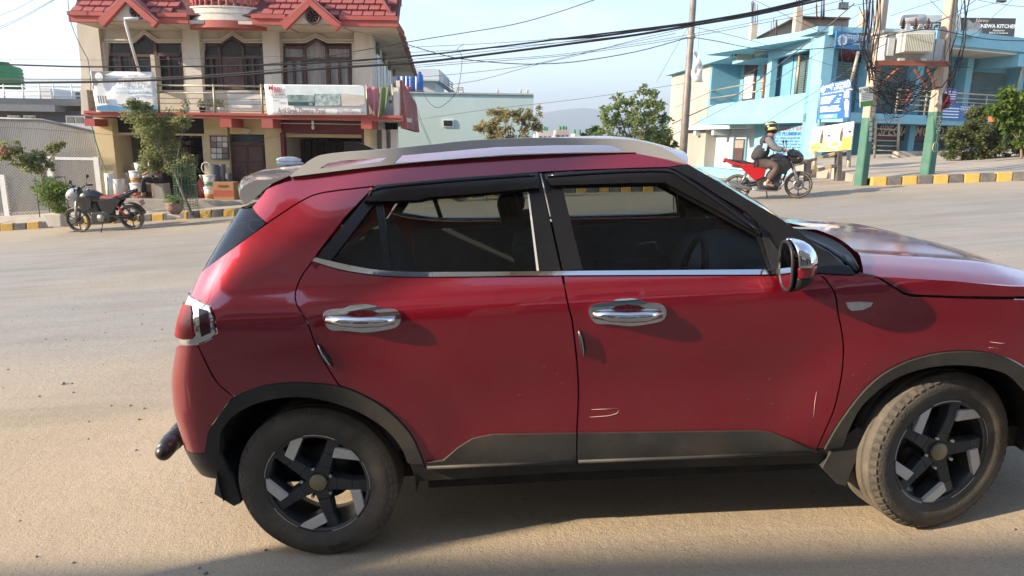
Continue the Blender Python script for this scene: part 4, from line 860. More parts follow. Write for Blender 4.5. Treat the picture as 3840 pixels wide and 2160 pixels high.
for gi, (gx, gt, gb_, gw) in enumerate(GAB):
    Yg = 18.32; g = put('gable', MB().prism([(gx - gw + .06, Yg + .05, gb_), (gx + gw - .06, Yg + .05, gb_), (gx, Yg + .05, gt - .1)], (0, 1.3, 0)), M_CREAM, house)
    for s_ in (-1, 1):
        a, b = Vector((gx + s_ * (gw + .06), Yg - .08, gb_ - .05)), Vector((gx, Yg - .08, gt + .04)); n_ = Vector((0, 0, -.17)); put('bargeboard', MB().prism([a, b, b + n_, a + n_ * .75 + Vector((-s_ * .12, 0, .0))], (0, .16, 0)), M_REDB, g)
        put('gable_roof', MB().prism([a + Vector((0, .02, .01)), b + Vector((0, .02, .01)), b + Vector((0, .02, .06)), a + Vector((0, .02, .06))], (0, 1.5, .0)), M_REDT, g)
    c = P(787, 41, Yg) if gi else P(344, 28, Yg); rr = .17
    mb = MB(); mb.tube([(c.x + rr * math.cos(t), Yg + .02, c.z + rr * math.sin(t)) for t in [2 * math.pi * k / 20 for k in range(21)]], .028, 6); v_ = put('round_vent', mb, M_WOOD, g); mb = MB(); mb.lathe([(0, 0), (rr, 0)], (c.x, Yg + .045, c.z), 'y', 20, caps=False); put('vent_dark_disc', mb, M_DARK, v_)  # flat near-black disc: shade of the vent opening put into colour
    for k in range(8): a = math.pi * 2 * k / 8; put('lattice_bar', MB().tube([(c.x + .05 * math.cos(a), Yg + .02, c.z + .05 * math.sin(a)), (c.x + rr * math.cos(a), Yg + .02, c.z + rr * math.sin(a))], .018, 4), M_WOOD, v_)
cxb, rb = (xb0 + xb1) / 2, (xb1 - xb0) / 2 + .08; Yc = EY + .55
def drum(r, z0, z1, m, name, par):
    mb = MB(); n = 20; A = [math.pi + math.pi * k / n for k in range(n + 1)]; lo = [(cxb + r * math.cos(a), Yc + .55 * r * math.sin(a), z0) for a in A]; hi = [(x, y, z1) for x, y, _ in lo]; mb.grid([lo, hi]); mb.add(lo, [tuple(range(n + 1))]); mb.add(hi, [tuple(range(n + 1))]); return put(name, mb, m, par)
zb = [P(568, y, EY - .3).z for y in (64, 57, 45, 41, 12, 8)]
dm = drum(rb, zb[0], zb[2], M_REDB, 'bay_band', house); drum(rb - .03, zb[2], zb[4], M_CREAML, 'bay_drum', house); drum(rb + .0, zb[2] + .17, zb[2] + .21, M_CREAML, 'bay_moulding', house); drum(rb + .01, zb[4], zb[5], M_CREAML, 'bay_coping', house)
prof = [(.035, 0), (.05, .03), (.03, .08), (.055, .2), (.035, .34), (.05, .42), (.05, .45)]
ME_BAL = MB().lathe(prof, n=10).mesh('baluster'); ME_BAL.materials.append(M_REDB)
for k in range(15):
    a = math.pi + math.pi * (k + .5) / 15; put('baluster', ME_BAL, None, house, loc=(cxb + (rb - .1) * math.cos(a), Yc + .55 * (rb - .1) * math.sin(a), zb[5]))
ptop = Vector((0, EY + .10, zf1)) + RS * 1.28
put('parapet_wall', MB().box(xb1 + .1, xR - .1, ptop.y + .25, ptop.y + .45, ptop.z - .5, ptop.z + .6), M_CREAML, house)
for k in range(16): put('baluster', ME_BAL, None, house, loc=(P(712, 0, 19.2).x + k * .22, ptop.y + .14, ptop.z - .02))
# side: wall, windows, eave with stepped tiles, side balcony with red fins
def side(Y, off=0): return P(932, 150, HW).x + sdx * (Y - HW) + off
zw0, zw1 = FLZ - .3, zs
mb = MB(); mb.prism([(side(HW), HW + .26, zw0), (side(YB), YB, zw0), (side(YB) - .2, YB, zw0), (side(HW) - .2, HW + .26, zw0)], (0, 0, zw1 - zw0)); put('side_wall', mb, M_WHITE if False else M_CREAML, house)
put('rear_wall', MB().box(P(204, 150, HW).x, side(YB), YB - .2, YB, zw0, zw1), M_CREAM, house); put('side_wall', MB().box(P(204, 150, HW).x, P(204, 150, HW).x + .2, HW + .26, YB - .2, zw0, zw1), M_CREAM, house)
put('roof_slab', MB().box(P(204, 150, HW).x, side(YB), HW, YB - .3, zw1 + .09, zw1 + .2), M_CREAM, house)
for k, Y in enumerate((21.4, 24.0, 26.8, 29.6)):
    w = put('side_window', MB().box(-.02, .03, -.55, .55, 0, 1.75), M_WOOD, house, loc=(side(Y), Y, P(700, 222, HW).z)); put('pane', MB().box(.03, .04, -.45, -.04, .1, 1.6), M_PANE, w); put('pane', MB().box(.03, .04, .04, .45, .1, 1.6), M_PANE, w)
mb = MB()
for k in range(26):
    Y = EY + .1 + k * .55; X = xR + sdx * (Y - EY) + (.05 if k % 2 else 0)
    if Y > YB: break
    put('eave_tile', MB().hexa([(X - .05, Y + .02, zs - .02), (X + .07, Y + .02, zs - .02), (X + .07 + sdx * .5, Y + .52, zs - .02), (X - .05 + sdx * .5, Y + .52, zs - .02)], [(X - .5, Y + .02, zs + .75), (X - .42, Y + .02, zs + .75), (X - .42 + sdx * .5, Y + .52, zs + .75), (X - .5 + sdx * .5, Y + .52, zs + .75)]), M_REDT, house)
xs0 = P(1010, 292, HY).x; zsl = P(1000, 298, HY).z; zst = P(1000, 286, HY).z
put('side_balcony', MB().prism([(xs0, HY + .1, zsl), (xs0 + sdx * (YB - HY), YB, zsl), (side(YB) + .01, YB, zsl), (side(HW) + .01, 20.62, zsl), (xs0 - .6, 20.62, zsl)], (0, 0, zst - zsl)), M_CREAML, house)
put('side_parapet', MB().prism([(xs0 - .05, HY + .12, zst), (xs0 - .05 + sdx * (YB - HY), YB, zst), (xs0 - .15 + sdx * (YB - HY), YB, zst), (xs0 - .15, HY + .12, zst)], (0, 0, .85)), M_CREAML, house)
for k in range(13):
    Y = HY + .25 + k * 1.05; X = xs0 + sdx * (Y - HY); put('red_fin', MB().prism([(X - .045, Y, zst + .88), (X + .02, Y, zst + .88), (X + .14, Y, zsl - .25), (X - .04, Y, zsl - .25)], (sdx * .55, .55, 0)), M_REDT, house)
# balcony railing
rl_ = thing('railing'); rl_.parent = house
for y, r, d0, d1 in ((214, .028, 394, 668), (232, .026, 394, 668), (245, .012, 230, 668), (258, .012, 230, 668), (275, .012, 230, 668), (222, .010, 230, 400)):
    put('rail', MB().tube([P(d0, y, HY + .10), P(d1, y + (d1 - d0) * .012, HY + .10)], r, 6), M_STEEL, rl_)
for d in (223, 400, 540, 660, 925, 990): put('post', MB().tube([P(d + 1, 286, HY + .10), P(d - 3, 212 if d != 223 else 226, HY + .10)], .03, 6), M_STEEL, rl_)
pbox('end_panel', 204, 226, 221, 285, HY + .02, HY + .9, M_CREAM, house)
pbox('corner_post', 990, 220, 1003, 291, HY + .02, HY + .2, M_CREAML, house)
put('waste_pipe', MB().tube([P(348, 46, 18.2), P(314, 47, 18.2), P(316, 60, 18.2), P(350, 180, 18.6)], .035, 8), M_WHITE, house)
# white wall and frames beside the right shop
for a, b in ((934, 948), (962, 972), (984, 1000)): hb('side_frame', a, 326, b, 506, 20.0, 20.15, M_WHITE)
hb('side_panel', 934, 326, 1000, 506, 20.2, 20.3, mat('panel_grey', (.30, .31, .31), .8))  # plain grey panel behind the white frames
# bulb over the right shop
bl_ = P(787, 317, 19.2); lamp = thing('light_bulb', 'white bulb hanging from the shop lintel above the maroon shutter', 'light bulb', bl_); put('socket', MB().lathe([(.03, .05), (.035, .12), (.03, .14)], n=10), M_WHITE, lamp); put('globe', MB().lathe([(0, -.10), (.03, -.085), (.045, -.05), (.038, -.01), (.028, .05)], n=12), M_WHITE, lamp)
# ------------------------------------------------------------------ banners and cloth on the balcony
def sheet(name, quad, Y, m, label, cat, sag=.02, nx=14, ny=8, seed=1):
    rn = random.Random(seed); A, B, C, D = [at(*q, Y) for q in quad]; ph = [rn.uniform(0, 6) for _ in range(4)]; rows = []
    for j in range(ny + 1):
        v = j / ny; rows.append([A.lerp(B, i / nx).lerp(D.lerp(C, i / nx), v) + Vector((0, -.004 - sag * abs(math.sin(i / nx * 7 + ph[0] + v * 2)) * (.3 + v) * .5 - sag * .6 * math.sin(v * 5 + i * .6 + ph[1]) ** 2, 0)) for i in range(nx + 1)])
    o = put(name, MB().grid(rows), m, None, label, cat); sm = o.modifiers.new('thick', 'SOLIDIFY'); sm.thickness = .004; return o
M_VINYL = mat('white_vinyl', (.74, .74, .73), .45, var=.04, scale=3, dirt=.25, dirtcol=(.55, .53, .50))
Q1 = ((228, 179), (389, 181), (397, 283), (244, 281)); b1 = sheet('banner', Q1, HY - .06, M_VINYL, 'crumpled white shop banner with blue wave, tied to the balcony behind a tree', 'banner', .03)
def flat(quad, Y, u, v): A, B, C, D = [at(*q, Y) for q in quad]; return A.lerp(B, u).lerp(D.lerp(C, u), v)
def patch(quad, Y, poly, m, par, name): return put(name, MB().prism([flat(quad, Y, u, v) for u, v in poly], (0, .006, 0)), m, par)
M_BLUE = mat('print_blue', (.05, .20, .38), .5, var=.15, scale=5); M_GREYP = mat('print_grey', (.16, .17, .19), .5); M_LBLUE = mat('print_pale_blue', (.25, .42, .60), .5)
YB1 = HY - .15
patch(Q1, YB1, [(0, .0), (.36, 0), (.22, .08), (.12, .22), (.06, .36), (0, .36)], M_GREYP, b1, 'print_corner')
patch(Q1, YB1, [(0, .97), (0, .86), (.18, .83), (.4, .86), (.7, .84), (1, .86), (1, .97)], M_BLUE, b1, 'print_wave')
cc = flat(Q1, YB1 - .004, .115, .13); put('print_emblem', MB().lathe([(.04, 0), (.105, 0)], (cc.x, cc.y, cc.z), 'y', 20, caps=False), M_VINYL, b1)
put('print_emblem', MB().lathe([(0, 0), (.055, 0)], (cc.x, cc.y - .003, cc.z), 'y', 16, caps=False), M_VINYL, b1)
def btext(body, size, m, quad, Y, u, v, par, **k):
    A, B = at(*quad[0], Y), at(*quad[1], Y); c = flat(quad, Y, u, v); return text(body, size, m, frame_mat(c, B - A, (0, 0, 1)), par, **k)
btext('VAT NO. : 600493595', .075, M_GREYP, Q1, YB1, .78, .10, b1); btext('Pari Jhal Traders', .17, M_GREYP, Q1, YB1, .62, .25, b1, sx=.72); btext('Lamatar-5, Lalitpur', .10, M_LBLUE, Q1, YB1, .58, .41, b1); btext('9814678425 / 9840200429', .105, M_LBLUE, Q1, YB1, .60, .52, b1, sx=.72)
for i in range(4): patch(Q1, YB1, [(.04 + i * .04, .60), (.065 + i * .04, .60), (.07 + i * .04, .79), (.045 + i * .04, .79)], M_GREYP, b1, 'print_bars')
for i in range(5): patch(Q1, YB1, [(.82, .62 + i * .04), (.98, .62 + i * .04), (.98, .635 + i * .04), (.82, .635 + i * .04)], mat('print_light', (.5, .5, .5), .5), b1, 'print_line')
Q2 = ((665, 212), (919, 214.5), (923, 289.5), (674, 289)); b2_ = sheet('banner', Q2, HY - .12, M_VINYL, 'long white carpet shop banner with three photos and grey lettering', 'banner', .008, seed=5)
YB2 = HY - .170
M_PG = mat('print_green', (.02, .10, .10), .5, col2=(.35, .40, .38), scale=7); M_PG2 = mat('print_carpet', (.10, .20, .20), .5, col2=(.45, .50, .48), scale=16, detail=1); M_PT = mat('print_floor', (.42, .36, .30), .5, col2=(.55, .50, .44), scale=3, stretch=(1, 1, 7)); M_PLB = mat('print_room', (.50, .58, .58), .5, col2=(.66, .70, .68), scale=4); M_TXT = mat('print_mauve', (.25, .18, .19), .5); M_TXR = mat('print_red', (.50, .12, .16), .5); M_DG = mat('print_dark_green', (.015, .07, .07), .5, var=.3)
patch(Q2, YB2, [(.20, .03), (.985, .03), (.985, .36), (.20, .36)], M_PLB, b2_, 'print_photo'); patch(Q2, YB2 - .004, [(.215, .34), (.48, .34), (.48, .69), (.215, .69)], M_PG, b2_, 'print_photo'); patch(Q2, YB2 - .008, [(.215, .57), (.48, .57), (.48, .69), (.215, .69)], M_DG, b2_, 'print_photo')
patch(Q2, YB2 - .004, [(.488, .30), (.745, .30), (.745, .70), (.488, .70)], M_PG2, b2_, 'print_photo'); patch(Q2, YB2 - .004, [(.752, .28), (.985, .34), (.985, .70), (.752, .70)], M_PT, b2_, 'print_photo')
btext('Arif Sirak Dasana Pasal', .205, M_TXT, Q2, YB2, .345, .875, b2_, bold=.004, sx=.66); btext('9813-915-027/9862-259-290', .105, M_TXT, Q2, YB2, .835, .93, b2_, sx=.58); btext('Mahalaxmi -3, Lalitpur', .075, M_TXT, Q2, YB2, .78, .82, b2_, sx=.6)
btext('Mani', .19, M_TXR, Q2, YB2, .10, .12, b2_, bold=.003); btext('CARPET', .085, M_TXR, Q2, YB2, .10, .25, b2_); btext('कार्पेटको पसल', .08, M_TXT, Q2, YB2, .10, .35, b2_); btext('OEKO', .06, M_TXT, Q2, YB2, .10, .53, b2_)
btext('Rib', .075, M_VINYL, Q2, YB2 - .014, .445, .64, b2_); btext('Standard', .075, M_VINYL, Q2, YB2 - .012, .68, .645, b2_); btext('PVC', .075, M_VINYL, Q2, YB2 - .012, .95, .645, b2_)
# the pink and green cloth hung over the rail
mb = MB(); rows = []; mp_ = MB()
def cl(i, j):
    u, v = i / 20, j / 10; top = P(921 + 60 * u, 217.5 + 2 * u, HY - .04); dip = .80 * (1 - (2 * abs(u - .45)) ** 2.2 * .62) * v; x = top.x + .06 * v * math.sin(u * 9) * .4 - .10 * (u - .45) * v
    return (x, HY - .05 - .05 * math.sin(u * 21 + v * 2.2) * (.2 + v), top.z - dip)
rows = [[cl(i, j) for i in range(21)] for j in range(11)]
clo = put('hanging_cloth', MB().grid([r[:12] for r in rows]), mat('pink_cloth', (.42, .16, .19), .95, var=.15, scale=4), None, 'pink and olive green cloth hanging in folds over the balcony rail', 'cloth'); sm = clo.modifiers.new('t', 'SOLIDIFY'); sm.thickness = .006
c2 = put('green_half', MB().grid([r[11:] for r in rows]), mat('olive_cloth', (.10, .14, .06), .95, col2=(.20, .25, .13), scale=4), clo); sm = c2.modifiers.new('t', 'SOLIDIFY'); sm.thickness = .006
# white board on the balcony
pbox('white_board', 573, 231, 655, 276, HY + .35, HY + .39, M_WHITE, None, label='white board leaning behind the railing under the middle window', cat='board')
# ------------------------------------------------------------------ light blue building (right)
M_BLU = mat('sky_blue_paint', (.20, .42, .51), .85, col2=(.245, .475, .56), scale=.9, bump=.12, bscale=30, dirt=.35, dirtcol=(.15, .32, .39))
M_BLUD = mat('deep_blue', (.125, .31, .41), .85, col2=(.16, .36, .46), scale=1.1, dirt=.3, dirtcol=(.18, .33, .40))  # deeper blue than the outer faces, for set-back walls and door surrounds
M_GREYW = mat('rough_render', (.34, .315, .27), .95, col2=(.44, .41, .355), scale=.7, bump=.4, bscale=14, dirt=.6, dirtcol=(.24, .22, .185), stretch=(1, 1, .45))
M_WHW = mat('white_wall', (.52, .55, .56), .9, var=.05, scale=1.5, dirt=.3, dirtcol=(.55, .55, .52))
M_SHUT = mat('grey_green_shutter', (.115, .165, .165), .6, .3, col2=(.16, .215, .215), scale=2, dirt=.4, dirtcol=(.12, .12, .10))
M_RAW = mat('raw_brick_render', (.46, .38, .29), .95, col2=(.58, .49, .39), scale=1.3, bump=.4, bscale=18, dirt=.5, dirtcol=(.22, .15, .11))
M_REBAR = mat('rusty_rebar', (.10, .055, .035), .8, var=.3, scale=20)
M_ORG = mat('orange_wood', (.42, .15, .06), .6, col2=(.52, .20, .09), scale=5)
def vplane(a, b):   # vertical plane through two plan points -> pixel lookup and point builder
    a, b = np.array(a, float), np.array(b, float); u = (b - a); Ln = np.linalg.norm(u); u /= Ln; n = np.array([u[1], -u[0]]); n = n if n @ (-a) > 0 else -n
    def look(dx, dy):
        d = ray(dx, dy); t = ((a - CAMP[:2]) @ n) / (d[:2] @ n); p = CAMP + d * t; return float((p[:2] - a) @ u), float(p[2])
    def pt(s, z, off=0.0): q = a + u * s + n * off; return Vector((q[0], q[1], z))
    return look, pt, Vector((n[0], n[1], 0)), Vector((u[0], u[1], 0)), Ln
Apt = at(2063, 200, 27.0); Bpt = at(1690, 200, 45.0); Cpt = at(2600, 200, 32.0)
lkL, ptL, nL, uL, lenL = vplane(Apt[:2], Bpt[:2]); lkR, ptR, nR, uR, lenR = vplane(Apt[:2], Cpt[:2])
blue = thing('shop_building', 'light blue two storey corner building with roller shutters and an unfinished roof', 'building')
def fbox(side, name, p0, p1, m, d0=0.0, d1=-.2, parent=None, bevel=0, **k):   # p0, p1: opposite corners in pixels or ('s', s, z)
    lk, pt = (lkL, ptL) if side == 'L' else (lkR, ptR)
    (s0, z0), (s1, z1) = [(q[1], q[2]) if q[0] == 's' else lk(*q) for q in (p0, p1)]
    s0, s1 = min(s0, s1), max(s0, s1); z0, z1 = min(z0, z1), max(z0, z1)
    mb = MB(); mb.hexa([pt(s0, z0, d0), pt(s1, z0, d0), pt(s1, z0, d1), pt(s0, z0, d1)], [pt(s0, z1, d0), pt(s1, z1, d0), pt(s1, z1, d1), pt(s0, z1, d1)])
    return put(name, mb, m, parent or blue, bevel=bevel, **k)
ZR = lkL(2063, 75)[1]; ZB = -3.0
def sL(d, y=200): return lkL(d, y)[0]
def sR(d, y=200): return lkR(d, y)[0]
def LB(name, d0, d1, z0, z1, m, o0=0.0, o1=-.2, **k): return fbox('L', name, ('s', sL(d0), z0), ('s', sL(d1), z1), m, o0, o1, **k)
def RB(name, d0, d1, z0, z1, m, o0=0.0, o1=-.2, **k): return fbox('R', name, ('s', sR(d0), z0), ('s', sR(d1), z1), m, o0, o1, **k)
zF = lkL(1931, 246)[1]; zL0 = lkL(1911, 322)[1]; zL1 = lkL(1911, 315)[1]
dC, dG, dE = 1929, 1787, 1690
# left face: roof slab, grey end wall, recessed balcony, shutter bay, corner pier
LB('roof_slab', 2066, 1686, ZR - .14, ZR + .05, M_BLU, .35, -6)
LB('end_wall', dG - 1, dE, ZB, ZR - .14, M_GREYW, 0, -6)
LB('spandrel', 2040, dG, zL1, zF, M_BLU, 0, -.2)
LB('pier', 1939, dC - 1, zF, ZR - .14, M_BLU, .02, -.25); LB('corner_pier', 2065, 2046, zF, ZR - .14, M_BLU, .02, -.4); LB('beam', 2046, dC, ZR - .62, ZR - .14, M_BLU, .01, -.25)
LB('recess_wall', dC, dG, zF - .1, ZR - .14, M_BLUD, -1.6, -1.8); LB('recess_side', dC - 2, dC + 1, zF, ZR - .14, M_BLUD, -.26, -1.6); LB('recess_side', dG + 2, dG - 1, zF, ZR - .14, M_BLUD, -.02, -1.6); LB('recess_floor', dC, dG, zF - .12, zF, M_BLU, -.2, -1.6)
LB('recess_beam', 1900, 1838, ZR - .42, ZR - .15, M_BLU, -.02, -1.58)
w = LB('window', 1826, 1800, zF + .02, zF + 2.1, M_WOOD, -1.52, -1.59); fbox('L', 'poster', ('s', sL(1823), zF + .3), ('s', sL(1803), zF + 1.5), M_VINYL, -1.49, -1.515, parent=w)
w = LB('orange_door', 1884, 1844, zF + .02, zF + 2.35, M_ORG, -1.50, -1.59)
for a, b in ((1880, 1866), (1862, 1848)): fbox('L', 'pane', ('s', sL(a), zF + .1), ('s', sL(b), zF + 1.75), M_WOOD, -1.47, -1.495, parent=w)
fbox('L', 'grille', ('s', sL(1881), zF + 1.9), ('s', sL(1847), zF + 2.3), M_WHW, -1.47, -1.495, parent=w)
for zz_ in (.35, .75): put('balcony_rail', MB().tube([ptL(sL(1781), zF + zz_, -.05), ptL(sL(1920), zF + zz_, -.05)], .035, 6), M_STEEL, blue)
# shutter bay of the left face
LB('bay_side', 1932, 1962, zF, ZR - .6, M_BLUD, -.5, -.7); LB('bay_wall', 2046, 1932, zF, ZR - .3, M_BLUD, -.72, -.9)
def shutter(side, d0, d1, z0, z1, off, name='roller_shutter'):
    pt = ptL if side == 'L' else ptR; s0, s1 = (sL(d0), sL(d1)) if side == 'L' else (sR(d0), sR(d1)); n = max(6, int((z1 - z0) / .085)); mb = MB(); rows = []
    for i in range(n * 2 + 1): z = z0 + (z1 - z0) * i / (2 * n); rows.append([pt(s0, z, off + (.03 if i % 2 else 0)), pt(s1, z, off + (.03 if i % 2 else 0))])
    mb.grid(rows, False); return put(name, mb, M_SHUT, blue)
shutter('L', 2044, 1972, zF + .05, ZR - .62, -.66); put('bay_pole', MB().tube([ptL(sL(1988), zF, -.3), ptL(sL(1988), ZR - .6, -.3)], .06, 6), M_STEEL, blue)
LB('bay_pilaster', 1968, 1960, zF, ZR - .6, M_BLU, -.55, -.68)
# lower storey of the left face
LB('ledge', 1912, 1734, zL0, zL1 + .12, M_WHW, .45, -.2); LB('wall', 2068, 1911, ZB, zL1, M_BLU, 0, -.3); LB('wall', 1911, 1786, ZB, zL0, M_WHW, -.6, -.8); LB('wall', 1786, 1736, ZB, zL0, M_BLUD, -.62, -.8); LB('plinth', 1911, 1770, ZB, lkL(1830, 426)[1], M_BLU, .1, -.59)
for d in (1773, 1820): LB('bracket', d, d - 6, zL0 - .3, zL0, M_WHW, .3, -.59)
dz0, dz1 = lkL(1848, 423)[1], lkL(1848, 349)[1]; w = LB('door', 1862, 1835, dz0, dz1, M_WOOD, -.52, -.59); fbox('L', 'leaf', ('s', sL(1859), dz0 + .05), ('s', sL(1838), dz1 - .55), MATS['brown_wood_light'], -.49, -.515, parent=w); fbox('L', 'fanlight', ('s', sL(1859), dz1 - .45), ('s', sL(1838), dz1 - .06), mat('fanlight_glass', (.3, .27, .22), .2), -.49, -.515, parent=w)
LB('door_surround', 1865, 1862.5, dz0, dz1 + .1, M_BLUD, -.5, -.59); LB('door_surround', 1834.5, 1832, dz0, dz1 + .1, M_BLUD, -.5, -.59)
wz0, wz1 = lkL(1757, 418)[1], lkL(1757, 378)[1]; w = LB('window', 1771, 1743, wz0, wz1, M_BLKM, -.55, -.61); fbox('L', 'pane', ('s', sL(1769), wz0 + (wz1 - wz0) * .38), ('s', sL(1745), wz1 - .06), M_WHW, -.53, -.548, parent=w); fbox('L', 'pane', ('s', sL(1769), wz0 + .06), ('s', sL(1745), wz0 + (wz1 - wz0) * .34), M_WHW, -.53, -.548, parent=w)
# right face
zS = lkR(2300, 308)[1]; zS1 = lkR(2300, 300)[1]; zRR = lkR(2300, 95)[1]
RB('roof_slab', 2066, 2245, ZR - .25, ZR + .05, M_BLU, .3, -7); RB('roof_slab', 2246, 2640, zRR - .5, zRR - .08, M_BLU, 1.5, -7); RB('roof_fascia', 2246, 2640, zRR - .45, zRR + .08, M_BLU, 1.62, 1.51)
RB('soffit', 2246, 2640, zRR - .56, zRR - .51, M_CREAML, 1.5, -.1)
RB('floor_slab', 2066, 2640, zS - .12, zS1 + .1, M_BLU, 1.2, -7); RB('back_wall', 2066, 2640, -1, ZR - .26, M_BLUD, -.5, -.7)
for d in (2063, 2180, 2305, 2428, 2560): RB('column', d, d + 15, -1, ZR - .3, M_BLU, .02, -.48)
for a, b in ((2079, 2178), (2198, 2300), (2324, 2424), (2446, 2556), (2578, 2640)): shutter('R', a, b, zS1 + .12, ZR - 1.05, -.42)
for a, b in ((2216, 2300), (2324, 2424)): shutter('R', a, b, .3, zS - .75, -.42)
RB('bracket_beam', 2456, 2476, zRR - 1.0, zRR - .52, M_BLU, 1.6, -.4)
for d, y0, y1 in ((2093, 135, 205), (2505, 130, 262)): put('awning_pole', MB().tube([ptR(sR(d), lkR(d, y1)[1], .9), ptR(sR(d + 9), lkR(d, y0)[1], .9)], .06, 6), M_STEEL, blue)
rr_ = thing('railing'); rr_.parent = blue
for y in (236, 248, 258, 270, 284): put('rail', MB().tube([ptR(sR(2196), lkR(2300, y)[1], 1.15), ptR(sR(2640), lkR(2300, y)[1], 1.15)], .022 if y > 236 else .035, 6), M_STEEL, rr_)
for d in (2198, 2270, 2335, 2420, 2500, 2580): put('post', MB().tube([ptR(sR(d), zS1 + .08, 1.15), ptR(sR(d), lkR(2300, 236)[1], 1.15)], .035, 6), M_STEEL, rr_)
# lettering over the shutters
M_SIGNR = mat('sign_maroon', (.10, .015, .02), .5, var=.2, scale=4); M_LET = mat('letter_pale', (.55, .42, .36), .5); M_LETR = mat('letter_red', (.45, .03, .03), .5); M_LETW = mat('letter_white', (.80, .80, .78), .5); M_LETB = mat('letter_blue', (.03, .16, .42), .5); M_LETK = mat('letter_black', (.02, .02, .02), .5)
def ptext(side, body, px, size, m, off, par, **k):
    lk, pt, u = (lkL, ptL, -uL) if side == 'L' else (lkR, ptR, uR); s, z = lk(*px); return text(body, size, m, frame_mat(pt(s, z, off), u, (0, 0, 1)), par, **k)
bd = RB('shop_sign', 2205, 2420, zS - .72, zS - .15, M_SIGNR, -.20, -.28); ptext('R', 'SPECIAL MOMO', (2303, 331), .55, M_LET, -.17, bd, shear=.2, bold=.01)
bd = RB('shop_sign', 2078, 2180, ZR - 1.05, ZR - .78, M_DARK, -.36, -.40); ptext('R', 'नमस्ते बिजुली', (2128, 132), .36, M_LETR, -.34, bd)
bd = LB('shop_sign', 2040, 2000, ZR - 1.05, ZR - .64, M_DARK, -.60, -.63); ptext('L', 'प्लेक्स', (2022, 122), .34, M_LETR, -.58, bd); ptext('L', 'ET CON', (2022, 132), .25, M_SHUT, -.58, bd)
# roof of the building: raw columns, rebar, rough walls
def raw(d0, d1, y0, y1, Y, m=M_RAW, name='roof_wall'): return pbox(name, d0, y0, d1, y1, Y, Y + .35, m, blue)
raw(1889, 1904, 58, 125, 31.5, M_RAW, 'raw_column'); raw(2002, 2018, 17, 90, 30.0, M_RAW, 'raw_column'); raw(2171, 2187, 24, 75, 29, M_RAW, 'raw_column'); raw(2017, 2135, 42, 78, 30.6, mat('raw_red_wall', (.30, .21, .16), .95, col2=(.40, .30, .24), scale=1.2, dirt=.5, dirtcol=(.2, .13, .1)), 'roof_wall')
put('roof_wall', MB().prism([at(1856, 120, 33), at(1893, 108, 33), at(1893, 150, 33), at(1856, 150, 33)], (0, .3, 0)), M_RAW, blue); put('roof_wall', MB().prism([at(1903, 98, 31.8), at(2003, 44, 31.8), at(2003, 120, 31.8), at(1903, 140, 31.8)], (0, .3, 0)), M_RAW, blue)
put('roof_sheet', MB().prism([at(1900, 97, 31.6), at(2004, 41, 31.6), at(2004, 44, 31.6), at(1900, 100, 31.6)], (0, .8, 0)), M_REBAR, blue); put('roof_sheet', MB().prism([at(2016, 40, 30.4), at(2140, 44, 30.4), at(2140, 48, 30.4), at(2016, 44, 30.4)], (0, 1.2, .1)), M_REBAR, blue)
rnd = random.Random(8)
for cx, y0, y1, Y, n in ((1897, 0, 60, 31.6, 6), (1850, 106, 142, 33, 5), (1946, 45, 115, 30.5, 6), (2010, -30, 20, 30.1, 5), (2058, 0, 50, 29.5, 5), (2075, -10, 50, 29.8, 4), (1910, 100, 125, 31, 4), (2315, 42, 80, 29, 4)):
    for k in range(n):
        x = cx + rnd.uniform(-9, 9); put('rebar', MB().tube([at(x, y1, Y), at(x + rnd.uniform(-2, 3), y0 + rnd.uniform(0, 16), Y)], .016, 4), M_REBAR, blue)
# ------------------------------------------------------------------ signs of the corner
M_SB = mat('sign_blue', (.012, .115, .36), .4, var=.12, scale=2); M_SB2 = mat('sign_teal_blue', (.02, .15, .32), .4, var=.12, scale=2)
def board(name, quad, m, label, cat='sign', thick=.06):
    A, B, C, D = quad; n = (B - A).cross(D - A).normalized(); n = n if n.y > 0 else -n; return put(name, MB().prism(quad, n * thick), m, None, label, cat)
def q4(pxs, Ys): return [at(p[0], p[1], y) for p, y in zip(pxs, Ys if isinstance(Ys, (list, tuple)) else [Ys] * 4)]
def bt(quad, body, u, v, size, m, par, off=.012, **k):
    A, B, C, D = quad; n = (B - A).cross(D - A).normalized(); n = -n if n.y > 0 else n; c = A.lerp(B, u).lerp(D.lerp(C, u), v) + n * off; return text(body, size, m, frame_mat(c, B - A, A - D), par, **k)
def bp_(quad, poly, m, par, name, off=.008, th=.006):
    A, B, C, D = quad; n = (B - A).cross(D - A).normalized(); n = -n if n.y > 0 else n; return put(name, MB().prism([A.lerp(B, u).lerp(D.lerp(C, u), v) + n * off for u, v in poly], -n * th), m, par)
def disc(u, v, ru, rv, n=18): return [(u + ru * math.cos(2 * math.pi * k / n), v + rv * math.sin(2 * math.pi * k / n)) for k in range(n)]
q = [ptR(sR(2068), lkR(2068, 81)[1], .45), ptR(sR(2196), lkR(2068, 81)[1], .45), ptR(sR(2196), lkR(2068, 123)[1], .45), ptR(sR(2068), lkR(2068, 123)[1], .45)]
s1_ = board('sign_board', q, M_SB2, 'long teal blue sign with white script under the roof edge at the corner'); bp_(q, disc(.12, .52, .09, .36), M_LETW, s1_, 'emblem'); bp_(q, disc(.12, .52, .05, .2), M_LBLUE, s1_, 'emblem', .016); bt(q, 'नमस्ते प्लम्बिङ नेपाल', .60, .30, .27, M_LETW, s1_, bold=.004); bt(q, 'NAMASTE PLUMBING NEPAL', .60, .66, .125, M_LETW, s1_); bt(q, 'प्लम्बिङ सामान पाइन्छ', .6, .86, .09, M_LETW, s1_)
